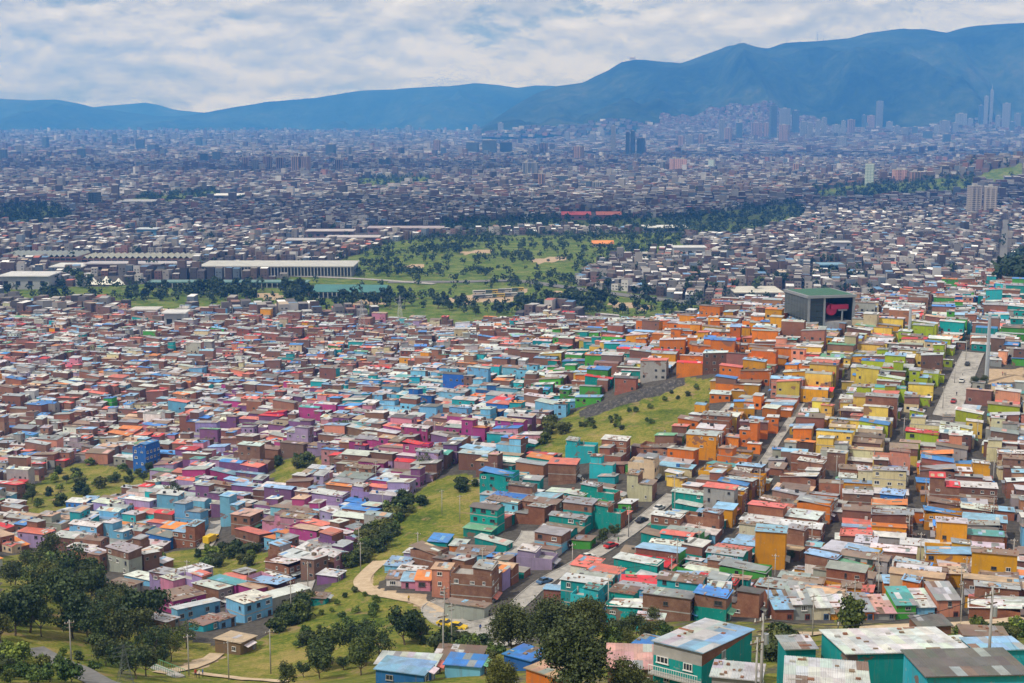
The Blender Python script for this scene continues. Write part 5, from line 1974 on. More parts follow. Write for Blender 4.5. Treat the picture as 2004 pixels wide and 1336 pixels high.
built(168, 372, 532, 516, 22, 'long dark brick apartment row behind the white tents', 'brick_row', (0.19, 0.13, 0.14), (0.40, 0.38, 0.40))
built(0, 96, 566, 540, 34, 'grey multi-storey block at the left edge beside the grass', 'grey_block', (0.33, 0.34, 0.36), (0.55, 0.55, 0.55))
built(100, 160, 535, 522, 34, 'dark brick block with striped pale roof left of the tents', 'striped_block', (0.18, 0.14, 0.15), (0.58, 0.58, 0.57))
built(322, 362, 643, 612, 14, 'modern grey concrete school tower with white walls among brick houses', 'school_building', (0.36, 0.37, 0.38), (0.6, 0.6, 0.6))
built(385, 432, 618, 606, 14, 'red brick block behind the grey school tower', 'brick_block', (0.32, 0.13, 0.10), (0.40, 0.3, 0.26))
built(258, 306, 620, 606, 14, 'brown brick apartment block left of the grey school tower', 'apartment_block', (0.30, 0.16, 0.11), (0.5, 0.48, 0.46))
built(600, 690, 466, 452, 26, 'dark brick apartment row with pale roof, left of the park trees', 'brick_row', (0.17, 0.12, 0.14), (0.48, 0.42, 0.42))
built(560, 640, 484, 470, 26, 'dark apartment row nearest the white exhibition hall', 'brick_row', (0.14, 0.13, 0.17), (0.45, 0.43, 0.44))
built(720, 866, 458, 446, 30, 'long mauve brick apartment row at the top of the park', 'brick_row', (0.24, 0.16, 0.18), (0.36, 0.30, 0.32))
built(640, 740, 476, 464, 26, 'mauve brick apartment row under the long upper row', 'brick_row', (0.22, 0.15, 0.17), (0.46, 0.42, 0.43))
built(1100, 1156, 430, 420, 30, 'long red-roofed brick school beyond the park', 'red_roofed_school', (0.26, 0.11, 0.10), (0.58, 0.07, 0.07), ridge=4)
built(1168, 1216, 430, 420, 30, 'orange red roofed brick building beyond the park', 'red_roofed_building', (0.26, 0.10, 0.09), (0.56, 0.14, 0.08), ridge=4)
built(1160, 1200, 483, 476, 16, 'park pavilion with a bright orange roof', 'park_pavilion', (0.4, 0.34, 0.28), (0.72, 0.25, 0.06), ridge=3)
built(1262, 1345, 455, 445, 40, 'low hall with a long white roof at the end of the park', 'white_hall', (0.14, 0.15, 0.22), WHT)
built(1320, 1380, 502, 484, 20, 'white block with a blue gable at the edge of the dense quarter', 'white_block', (0.52, 0.55, 0.58), (0.60, 0.60, 0.6))
built(1606, 1650, 534, 518, 18, 'plain mid blue block among the grey roofs', 'blue_block', (0.07, 0.19, 0.33), (0.15, 0.3, 0.42))
built(1632, 1664, 496, 474, 16, 'pale lilac-grey block rising over the grey roofs', 'pale_block', (0.48, 0.47, 0.52), (0.5, 0.5, 0.5))
built(1440, 1530, 582, 572, 40, 'flat hall with a cream roof behind the cable car station', 'market_hall', (0.25, 0.24, 0.24), (0.56, 0.54, 0.47))
built(412, 470, 392, 382, 60, 'factory with a wide white roof far out on the plain', 'factory_hall', (0.10, 0.13, 0.17), (0.72, 0.72, 0.70))
built(230, 300, 402, 394, 60, 'warehouse with a white roof beside far trees on the left', 'warehouse', (0.2, 0.22, 0.26), (0.7, 0.7, 0.68))
built(268, 306, 464, 448, 20, 'row of tall blue and brown blocks on the far left plain', 'blue_block', (0.12, 0.30, 0.48), (0.5, 0.55, 0.6))




def tent_roof():
    p = spot(205, 557)
    root = empty('tent_pavilion', p, 0, 'white peaked tensile tent roofs on the grass strip', 'tent')
    s = F / p[1]
    for k, (du, w, hg) in enumerate(((-22, 34, 14), (4, 38, 17), (28, 32, 13))):
        b = MB()
        cx, hw, hz = du / s, w / s / 2, hg / s
        n = 16
        rings = ((1.0, .12), (.55, .38), (.25, .68), (.06, 1.0))
        base = len(b.v)
        for r, z in rings:
            for i in range(n):
                t = 2 * math.pi * i / n
                rr = r * (1 + (.12 if i % 4 == 2 and r == 1.0 else 0))
                b.v.append((cx + hw * rr * math.cos(t), hw * .9 * rr * math.sin(t), hz * z))
        for q in range(3):
            for i in range(n):
                j = (i + 1) % n
                b.f.append((base + q * n + i, base + q * n + j, base + (q + 1) * n + j, base + (q + 1) * n + i))
                b.m.append(0)
        obj('canopy', b.mesh('canopy', [col_mat('tent_fabric', (0.76, 0.75, 0.68), 0.7)], True), root)
        b = MB()
        b.tube((cx, 0, -1), (cx, 0, hz * 1.08), .2, .15, 8)
        obj('mast', b.mesh('mast', [M['steel']]), root)
    BUILT.append([(165, 540), (245, 540), (245, 560), (165, 560)])


tent_roof()


def lattice_tower(u, v, Y, hgt, label, r0, arms=3):
    x, y, z = spot(u, v, Y)
    sm = col_mat('dark_steel', (0.10, 0.115, 0.11), 0.6) if Y < 500 else M['steel']
    root = empty('transmission_tower', (x, y, z), R(25), label, 'pylon', 'lattice transmission towers')
    b = MB()
    def w(t):
        return r0 * (1 - t) ** 1.25 * .93 + r0 * .07
    lv = np.linspace(0, 1, 11)
    th = r0 * 0.028
    for (sx, sy) in ((1, 1), (1, -1), (-1, -1), (-1, 1)):
        for a, c in zip(lv[:-1], lv[1:]):
            b.tube((sx * w(a), sy * w(a), a * hgt), (sx * w(c), sy * w(c), c * hgt), th, th, 4, caps=False)
    obj('frame', b.mesh('frame', [sm]), root)
    b = MB()
    cn = [(1, 1), (1, -1), (-1, -1), (-1, 1)]
    for i in range(4):
        p, q = cn[i], cn[(i + 1) % 4]
        for a, c in zip(lv[:-1], lv[1:]):
            b.tube((p[0] * w(a), p[1] * w(a), a * hgt), (q[0] * w(c), q[1] * w(c), c * hgt), th * .6, th * .6, 3, caps=False)
            b.tube((q[0] * w(a), q[1] * w(a), a * hgt), (p[0] * w(c), p[1] * w(c), c * hgt), th * .6, th * .6, 3, caps=False)
    obj('bracing', b.mesh('bracing', [sm]), root)
    for k in range(arms):
        zz = hgt * (.72 + .1 * k)
        b = MB()
        for s in (-1, 1):
            b.tube((0, 0, zz + hgt * .03), (s * r0 * 1.3, 0, zz), th, th * .7, 4)
            b.tube((0, 0, zz - hgt * .005), (s * r0 * 1.3, 0, zz), th, th * .7, 4)
            b.tube((s * r0 * 1.3, 0, zz), (s * r0 * 1.3, 0, zz - hgt * .04), th * 1.3, th * .6, 5)
        obj('crossarm', b.mesh('crossarm', [sm]), root)


lattice_tower(708, 640, 985, 24, 'thin steel transmission tower at the grassy edge, left one of the pair', 2.8)
lattice_tower(783, 640, 990, 25, 'thin steel transmission tower at the grassy edge, right one of the pair', 2.8)
lattice_tower(246, 1350, 214, 7.0, 'small lattice tower half hidden by trees near the lower left corner', 1.3)


# ---- far city: one mass of houses over the plain
def far_city():
    rng = np.random.default_rng(9)
    XS, YS, ZS, RT, LX, LY, HH, WC, RC = [], [], [], [], [], [], [], [], []
    walls = np.array([(0.11, 0.078, 0.072), (0.14, 0.10, 0.092), (0.11, 0.097, 0.10), (0.19, 0.185, 0.185), (0.29, 0.27, 0.25), (0.44, 0.43, 0.42), (0.12, 0.15, 0.19), (0.22, 0.12, 0.105), (0.06, 0.055, 0.06)])
    wpr = np.array([18, 15, 12, 15, 9, 6, 5, 3, 9], float)
    roofs = np.array([(0.30, 0.28, 0.26), (0.22, 0.20, 0.19), (0.44, 0.44, 0.44), (0.76, 0.76, 0.76), (0.27, 0.16, 0.13), (0.42, 0.13, 0.10), (0.13, 0.25, 0.42), (0.12, 0.11, 0.11), (0.52, 0.42, 0.32)])
    rpr = np.array([20, 20, 14, 14, 6, 3, 5, 13, 2], float)
    tiers = [(1060, 2450, 7.2, 10.5, 170, 2.2), (2450, 5400, 13.5, 15.5, 330, 3.0), (5400, 12200, 34, 36, 800, 5.0)]
    skips = [PARK] + BELTS + [HILL_GREEN] + BUILT
    for (ya, yb, pa, pb, ds, gap) in tiers:
        gy0 = int(ya // ds) - 1
        seeds, rots = [], []
        for gy in range(gy0, int(yb // ds) + 2):
            half = int((0.42 * (gy + 1) * ds + 300) // ds) + 1
            for gx in range(-half, half + 1):
                seeds.append((gx * ds + rng.uniform(-.35, .35) * ds, gy * ds + rng.uniform(-.35, .35) * ds))
                rots.append(R(rng.normal(-14, 16)))
        seeds = np.array(seeds)
        rots = np.array(rots)
        m = int(ds * 0.85 / pa)
        n_ = int(ds * 0.85 / pb)
        aa, bb = np.meshgrid(np.arange(-m, m + 1), np.arange(-n_, n_ + 1), indexing='ij')
        la = aa * pa + np.floor(aa / 2.0) * gap + 0.0
        lb = bb * pb + np.floor(bb / 8.0) * gap * 1.5
        la, lb = la.ravel(), lb.ravel()
        la = la - la.mean()
        lb = lb - lb.mean()
        for k in range(len(seeds)):
            c, s = math.cos(rots[k]), math.sin(rots[k])
            X = seeds[k, 0] + c * la - s * lb
            Y = seeds[k, 1] + s * la + c * lb
            ok = (Y > ya) & (Y < yb) & (np.abs(X) < 0.40 * Y + 60)
            if not ok.any():
                continue
            X, Y = X[ok], Y[ok]
            nb = np.nonzero(np.hypot(seeds[:, 0] - seeds[k, 0], seeds[:, 1] - seeds[k, 1]) < 2.4 * ds)[0]
            d = (X[:, None] - seeds[nb][None, :, 0]) ** 2 + (Y[:, None] - seeds[nb][None, :, 1]) ** 2
            ok = nb[np.argmin(d, 1)] == k
            X, Y = X[ok], Y[ok]
            if not len(X):
                continue
            keep = rng.random(len(X)) < 0.94
            # the quarter under the mountains climbs part of the slope
            X, Y = X[keep], Y[keep]
            u, v = proj(X, Y, plain_height(X, Y))
            ok = np.ones(len(X), bool)
            for pl in skips:
                ok &= ~in_poly(u, v, pl)
            for name, line, w, mat in ROADS:
                if line[0][1] > 900:
                    ok &= seg_dist(X, Y, line) > w / 2 + pa * .6
            ok &= ~((Y > 8500) & (u > 940))
            ok &= ~((Y < 1200) & (u > 1420))
            X, Y = X[ok], Y[ok]
            n = len(X)
            if not n:
                continue
            XS.append(X)
            YS.append(Y)
            RT.append(np.full(n, rots[k]))
            LX.append(pa * rng.uniform(0.80, 1.02, n))
            LY.append(pb * rng.uniform(0.70, 0.98, n))
            q = rng.random(n)
            if pa < 10:
                hh = rng.choice([2.8, 5.3, 5.6, 7.9, 8.2, 10.4], n) + rng.uniform(-.2, .6, n)
                hh = np.where(q < 0.012, rng.uniform(11, 17, n), hh)
            elif pa < 20:
                hh = rng.gamma(6, 1.15, n) + 2
                hh = np.where(q < 0.02, rng.uniform(13, 26, n), hh)
            else:
                hh = rng.gamma(5, 1.35, n) + 3
                hh = np.where(q < 0.022, rng.uniform(20, 40, n), hh)
                thin = hh > 20
                LX[-1] = np.where(thin, rng.uniform(12, 22, n), LX[-1])
                LY[-1] = np.where(thin, rng.uniform(12, 22, n), LY[-1])
            HH.append(hh)
            tint = 1 + 0.22 * (fbm(X / 160., Y / 160., 2) - .5)
            WC.append(walls[rng.choice(len(walls), n, p=wpr / wpr.sum())] * rng.uniform(0.75, 1.2, (n, 1)) * tint[:, None])
            RC.append(roofs[rng.choice(len(roofs), n, p=rpr / rpr.sum())] * rng.uniform(0.75, 1.2, (n, 1)) * tint[:, None])
    # houses climbing the foot of the mountains
    N = 3600
    uu = np.concatenate([rng.uniform(1290, 1625, N), rng.uniform(1640, 2010, N // 3), rng.uniform(1250, 1300, N // 3)])
    yy = np.concatenate([8300 + (260 + 330 * np.exp(-((uu[:N] - 1560) / 70.) ** 2) + 300 * np.exp(-((uu[:N] - 1410) / 80.) ** 2)) * rng.random(N) ** 1.2, rng.uniform(8200, 8450, N // 3), rng.uniform(8200, 8450, N // 3)])
    X = (uu - CX) / F * yy
    XS.append(X)
    YS.append(yy)
    n = len(X)
    RT.append(rng.uniform(-.5, .3, n))
    LX.append(rng.uniform(9, 22, n))
    LY.append(rng.uniform(9, 16, n))
    HH.append(rng.uniform(6, 14, n))
    WC.append(walls[rng.choice([3, 4, 0, 1, 7], n)] * rng.uniform(0.8, 1.1, (n, 1)))
    RC.append(roofs[rng.choice([2, 1, 0, 4], n)] * rng.uniform(0.7, 1.1, (n, 1)))
    X, Y, RTt, L, W, Ht, WCc, RCc = (np.concatenate(a) for a in (XS, YS, RT, LX, LY, HH, WC, RC))
    Z = HM(X, Y)
    n = len(X)
    sx = np.array([-.5, .5, .5, -.5])
    sy = np.array([-.5, -.5, .5, .5])
    px, py = L[:, None] * sx, W[:, None] * sy
    C, S = np.cos(RTt)[:, None], np.sin(RTt)[:, None]
    wx, wy = X[:, None] + C * px - S * py, Y[:, None] + S * px + C * py
    slope = np.where(Y < 2450, rng.uniform(-.12, .12, n), 0.0)
    zt = Z[:, None] + Ht[:, None] + slope[:, None] * py
    zb = np.repeat((Z - 6)[:, None], 4, 1)
    V = np.concatenate([np.stack([wx, wy, zb], -1), np.stack([wx, wy, zt], -1)], 1)
    Q = np.array([(0, 1, 5, 4), (1, 2, 6, 5), (2, 3, 7, 6), (3, 0, 4, 7), (4, 5, 6, 7)])[None] + np.arange(n)[:, None, None] * 8
    FCc = np.concatenate([np.repeat(WCc[:, None], 4, 1), RCc[:, None]], 1)
    V, Q, FCc = V.reshape(-1, 3), Q.reshape(-1, 4), FCc.reshape(-1, 3)
    # window bands on the nearer ones
    sel = np.nonzero((Y < 2100))[0]
    ex = [V]
    eq = [Q]
    ec = [FCc]
    nv = len(V)
    for f in range(3):
        for i in range(2):
            s2 = sel[(Ht[sel] > f * 2.6 + 2.5) & (rng.random(len(sel)) < 0.7)]
            a = (np.array([-.5, .5, .5, -.5])[None] * rng.uniform(1.0, 1.8, (len(s2), 1))) + ((i - .5) * L[s2] * .45)[:, None]
            dz = np.array([-.5, -.5, .5, .5])[None] * 1.0 + (Z[s2] + f * 2.6 + 1.4)[:, None]
            b = np.repeat((-W[s2] / 2 - .08)[:, None], 4, 1)
            v = np.stack([X[s2][:, None] + C[s2] * a - S[s2] * b, Y[s2][:, None] + S[s2] * a + C[s2] * b, dz], -1).reshape(-1, 3)
            ex.append(v)
            eq.append((np.arange(4)[None] + np.arange(len(s2))[:, None] * 4 + nv))
            ec.append(np.repeat(np.array([[0.035, 0.035, 0.04]]), len(s2), 0))
            nv += len(v)
    me = np_mesh('far_city_houses', np.concatenate(ex), np.concatenate(eq), [M['plain_attr']], None, np.concatenate(ec))
    obj('far_city_houses', me, kind='stuff', label='endless low grey and brick houses of the city on the plain', cat='houses')
    print('FAR', n)


far_city()

# ------------------------------------------------------------------ trees
def crown_mesh(name, seed, n, lobes, rx, rz, leaf, mat, spread=1.0, hollow=0.55):
    """leaf-sized faces spread through a handful of uneven lobes; height of the crown runs from 0 to 1 tree heights"""
    rng = np.random.default_rng(seed)
    cen = []
    for k in range(lobes):
        t = rng.uniform(0, 2 * math.pi)
        r = rx * 0.62 * math.sqrt(rng.random()) * spread
        z = rng.uniform(-.62, .75) * rz
        cen.append((r * math.cos(t), r * math.sin(t), z, rng.uniform(.34, .58)))
    cen = np.array(cen)
    pick_ = rng.choice(lobes, n, p=cen[:, 3] ** 2 / (cen[:, 3] ** 2).sum())
    d = rng.normal(size=(n, 3))
    d /= np.linalg.norm(d, axis=1)[:, None]
    rad = hollow + (1 - hollow) * rng.random(n) ** 0.6
    rad = rad * (1 + 0.22 * rng.normal(size=n))
    rr = cen[pick_, 3]
    P = cen[pick_, :3] + d * (rad * rr)[:, None] * np.array([rx, rx, rz * .85])
    nrm = d + rng.normal(scale=.55, size=(n, 3))
    nrm /= np.linalg.norm(nrm, axis=1)[:, None]
    up = rng.normal(size=(n, 3))
    a = np.cross(nrm, up)
    a /= np.linalg.norm(a, axis=1)[:, None] + 1e-9
    b = np.cross(nrm, a)
    s = leaf * rng.uniform(.55, 1.35, n)[:, None]
    V = np.stack([P - a * s * .5 - b * s * .35, P + a * s * .5 - b * s * .25, P + a * s * .35 + b * s * .5, P - a * s * .3 + b * s * .4], 1).reshape(-1, 3)
    Q = np.arange(4 * n).reshape(-1, 4)
    return np_mesh(name, V, Q, [mat])


def trunk_mesh(name, seed, h, r, limbs, spread):
    rng = np.random.default_rng(seed)
    b = MB()
    p = Vector((0, 0, -.8))
    pts = [p]
    for k in range(4):
        p = p + Vector((rng.normal(0, .05) * h, rng.normal(0, .05) * h, h * .25 + (.2 if k == 0 else 0)))
        pts.append(p)
    for k in range(4):
        b.tube(pts[k], pts[k + 1], r * (1 - .17 * k), r * (1 - .17 * (k + 1)), 7, caps=False)
    for k in range(limbs):
        q = pts[2] if k % 2 else pts[3]
        t = rng.uniform(0, 2 * math.pi)
        e = q + Vector((math.cos(t) * spread, math.sin(t) * spread, h * rng.uniform(.3, .75)))
        m_ = (q + e) / 2 + Vector((0, 0, -h * .06))
        b.tube(q, m_, r * .45, r * .3, 5, caps=False)
        b.tube(m_, e, r * .3, r * .1, 5, caps=False)
    return b.mesh(name, [M['bark']], True)


# kinds: (crown mesh, trunk mesh, crown centre height) for a tree about one unit of scale = 1 m
KINDS = {
    'broad': [(crown_mesh('crown', 40 + k, 2300, 13, 3.3, 2.5, .40, M['leaf_a']), trunk_mesh('trunk', 60 + k, 4.0, .22, 7, 2.0), 4.6) for k in range(3)],
    'olive': [(crown_mesh('crown', 50 + k, 2300, 15, 3.2, 2.9, .36, M['leaf_b'], 1.1), trunk_mesh('trunk', 70 + k, 4.4, .2, 8, 1.9), 5.0) for k in range(2)],
    'open': [(crown_mesh('crown', 55, 1500, 17, 3.6, 3.2, .34, M['leaf_a'], 1.35, .3), trunk_mesh('trunk', 75, 5.6, .2, 9, 2.6), 5.6)],
    'bush': [(crown_mesh('crown', 80 + k, 900, 8, 1.5, 1.0, .27, M['leaf_a' if k else 'leaf_b'], 1.0), trunk_mesh('trunk', 90 + k, 1.0, .07, 4, .6), 0.9) for k in range(2)],
    'fresh': [(crown_mesh('crown', 83, 900, 8, 1.4, 1.1, .26, M['leaf_c'], 1.0), trunk_mesh('trunk', 93, 1.0, .07, 4, .6), 1.0)],
    'big': [(crown_mesh('crown', 100 + k, 11000, 26, 4.3, 3.7, .30, M['leaf_b'], 1.05, .45), trunk_mesh('trunk', 110 + k, 5.6, .28, 12, 2.6), 6.4) for k in range(2)],
    'park': [(crown_mesh('crown', 120 + k, 160, 7, 3.0, 3.0, 1.25, M['leaf_far'], 1.0), trunk_mesh('trunk', 130 + k, 4.0, .3, 3, 1.4), 4.8) for k in range(4)],
}
TREES = []


def tree(x, y, kind, size, rng, label, group, name='tree', cat='tree', z=None):
    cm, tm, ch = KINDS[kind][int(rng.integers(0, len(KINDS[kind])))]
    zz = h1(x, y) if z is None else z
    root = empty(name, (x, y, zz), rng.uniform(0, 6.28), label, cat, group)
    s = size
    st = rng.uniform(.88, 1.15)
    c = obj('crown', cm, root, loc=(0, 0, ch * s * st))
    c.scale = (s * rng.uniform(.9, 1.12), s * rng.uniform(.9, 1.12), s * st)
    t = obj('trunk' if cat == 'tree' else 'stem', tm, root)
    t.scale = (s, s, s * st)
    TREES.append((x, y, root))
    return root


def plant_list():
    rng = np.random.default_rng(31)
    # foreground trees
    for u, v, Y, s, lab in ((1000, 1300, 205, .78, 'left tree of the dense clump in front of the road bend'), (1080, 1296, 200, .92, 'tall middle tree of the clump in front of the road'), (1148, 1290, 198, .72, 'right tree of the clump touching the brick house'),
                            (1122, 1368, 142, .98, 'largest leafy tree in the lower middle foreground'), (985, 1360, 150, .46, 'low rounded tree at the bottom edge beside the blue shack'), (1235, 1362, 143, .50, 'small leafy tree at the bottom edge below the balcony house'), (1288, 1372, 135, .34, 'bushy small tree under the balcony')):
        a, b = ray(u, v)
        tree(a * Y, Y, 'big', s, rng, lab, 'leafy foreground trees')
    # singles
    singles = [(705, 1288, 'open', 1.0, 'gnarled open-crowned tree on the grassy slope'), (792, 1262, 'broad', 1.05, 'dense round dark tree below the dirt road'), (822, 1258, 'broad', .72, 'smaller dark tree leaning on the round dark tree'), (1668, 1256, 'broad', .85, 'dark tree behind the large teal house'),
               (668, 862, 'broad', 1.05, 'bright round tree among the pink houses'), (338, 985, 'open', .9, 'dark feathery tree among sky blue houses'), (830, 928, 'open', .8, 'leaning tree at the head of the grassy mound'), (1180, 1066, 'broad', .6, 'dark tree beside the sloping road'), (1202, 1052, 'broad', .5, 'small dark tree higher up the sloping road'),
               (1908, 762, 'olive', .6, 'dusty tree at the kerb of the concrete street'), (1925, 756, 'olive', .5, 'small dusty tree by the tall cable car pylon'), (1545, 1098, 'broad', .4, 'little tree beside the tall ochre block'), (650, 1300, 'broad', .9, 'dark tree at the lower end of the knoll'), (742, 1300, 'open', .85, 'thin dark tree right of the gnarled one'),
               (598, 1262, 'bush', 1.5, 'lone dark bush on top of the round knoll'), (862, 1278, 'bush', 2.0, 'rounded dark bush on the bank below the road'), (560, 1215, 'bush', 2.0, 'bush at the corner of the three storey sky blue house'), (700, 830, 'olive', .7, 'pale green tree right of the bright round tree'), (212, 1262, 'fresh', 2.2, 'light green tree standing out of the dark grove')]
    for u, v, kind, s, lab in singles:
        x, y, z = ground_at(u, v)
        tree(x, y, kind, s, rng, lab, 'single trees on the slopes')
    groves = [
        ([(0, 1095), (60, 1085), (120, 1112), (180, 1150), (240, 1195), (290, 1235), (285, 1285), (230, 1292), (150, 1262), (0, 1255)], 46, [('broad', 1.0), ('broad', 1.15), ('olive', .95), ('olive', .8), ('open', 1.0), ('fresh', 3.0)], 'tree', 'dark tree in the thick grove at the lower left', 'trees of the lower left grove', 3.2),
        ([(180, 1292), (330, 1255), (370, 1268), (360, 1290), (270, 1336), (190, 1330)], 12, [('broad', .7), ('olive', .7), ('open', .7)], 'tree', 'tree between the lower left grove and the lone brown house', 'trees behind the lone brown house', 3.0),
        ([(545, 1318), (600, 1296), (720, 1300), (740, 1336), (560, 1345)], 9, [('broad', .62), ('broad', .5), ('olive', .6)], 'tree', 'dark tree in the thicket at the bottom edge below the knoll', 'trees of the bottom thicket', 3.0),
        ([(535, 1225), (570, 1195), (600, 1185), (610, 1200), (570, 1230), (530, 1245)], 12, [('bush', 1.5), ('bush', 1.9)], 'shrub', 'dark shrub on the bank under the blue grey house', 'shrubs on the bank', 1.8),
        ([(640, 1120), (700, 1075), (760, 1035), (790, 1045), (740, 1090), (690, 1115)], 20, [('bush', 1.9), ('broad', .5), ('bush', 1.6)], 'shrub', 'dark shrub in the row down the side of the grassy mound', 'shrubs beside the mound', 2.2),
        ([(690, 1060), (760, 1000), (800, 970), (830, 985), (780, 1040), (720, 1080)], 30, [('fresh', 1.5), ('bush', 1.5), ('bush', 1.9)], 'shrub', 'green shrub scattered on the left flank of the mound', 'shrubs on the mound', 2.0),
        ([(885, 940), (925, 940), (935, 962), (900, 968)], 5, [('bush', 1.5)], 'shrub', 'dark bush in the hollow of the grassy mound', 'bushes in the hollow', 1.8),
        ([(1885, 1150), (1940, 1130), (1985, 1160), (1975, 1195), (1900, 1200)], 16, [('bush', 1.7), ('olive', .45), ('fresh', 1.2)], 'shrub', 'shrub in the overgrown corner below the long ochre house', 'shrubs of the overgrown corner', 1.8),
        ([(1860, 1245), (2004, 1225), (2004, 1250), (1880, 1258)], 16, [('fresh', 1.0), ('bush', 1.1)], 'shrub', 'scrubby bush beside the path at the right edge', 'bushes beside the path', 1.6),
        ([(1500, 1262), (1545, 1255), (1560, 1275), (1530, 1300), (1500, 1290)], 12, [('fresh', 1.0), ('bush', 1.4)], 'shrub', 'bush on the slope left of the large teal house', 'bushes left of the teal house', 1.5),
        ([(1170, 1235), (1300, 1222), (1310, 1250), (1200, 1275)], 14, [('fresh', 1.1), ('bush', 1.2), ('olive', .4)], 'shrub', 'garden shrub near the small hut with dotted roof', 'garden shrubs', 1.6),
        ([(40, 985), (100, 930), (160, 908), (240, 918), (300, 928), (285, 945), (190, 965), (90, 1000)], 30, [('bush', 2.0), ('broad', .6), ('fresh', 1.5)], 'shrub', 'shrub on the green bank left of the deep blue block', 'shrubs of the green bank', 3.0),
        ([(300, 1090), (420, 1070), (530, 1082), (515, 1108), (400, 1112)], 18, [('bush', 1.6), ('fresh', 1.3)], 'shrub', 'shrub on the bank above the lilac house', 'shrubs above the lilac house', 2.0),
        ([(530, 908), (600, 892), (640, 900), (590, 928)], 9, [('bush', 1.9), ('fresh', 1.5)], 'shrub', 'shrub on the little bank among the purple houses', 'shrubs among purple houses', 2.4),
        ([(850, 1225), (900, 1245), (990, 1275), (990, 1296), (870, 1282), (800, 1250)], 22, [('fresh', .9), ('bush', 1.0), ('fresh', 1.2)], 'shrub', 'light shrub on the bank below the concrete road', 'shrubs below the road', 1.7),
        ([(0, 1262), (120, 1275), (200, 1310), (190, 1336), (0, 1336)], 24, [('fresh', 1.0), ('bush', 1.2), ('fresh', 1.5)], 'shrub', 'scrub on the grassy corner at the lower left', 'scrub in the lower left corner', 2.0),
        ([(1050, 850), (1100, 830), (1110, 862), (1060, 870)], 6, [('bush', 2.2), ('olive', .5)], 'shrub', 'olive bush at the lower end of the escarpment', 'bushes at the escarpment', 2.6),
        ([(1120, 835), (1240, 800), (1330, 760), (1370, 760), (1320, 815), (1180, 862)], 26, [('fresh', .9), ('bush', .9)], 'shrub', 'low scrub on the dry grass under the escarpment', 'scrub under the escarpment', 2.5),
        ([(560, 1225), (700, 1150), (720, 1165), (760, 1200), (690, 1250), (580, 1280)], 26, [('fresh', .7), ('bush', .7), ('fresh', .9)], 'shrub', 'low scrub dotted over the round grassy knoll', 'scrub on the knoll', 2.6),
    ]
    for poly, n, kinds, name, lab, grp, gap in groves:
        us = [p[0] for p in poly]
        vs = [p[1] for p in poly]
        got = []
        tries = 0
        while len(got) < n and tries < n * 30:
            tries += 1
            u, v = rng.uniform(min(us), max(us)), rng.uniform(min(vs), max(vs))
            if not in_poly(np.array([u]), np.array([v]), poly)[0]:
                continue
            x, y, z = ground_at(u, v)
            if any(math.hypot(x - a, y - b) < gap for a, b in got):
                continue
            if any(seg_dist(np.array([x]), np.array([y]), l[1])[0] < l[2] / 2 + .6 for l in ROADS):
                continue
            got.append((x, y))
            k, s = kinds[int(rng.integers(0, len(kinds)))]
            tree(x, y, k, s * rng.uniform(.75, 1.25), rng, lab, grp, name, name, z)


plant_list()
print('TREES near', len(TREES))


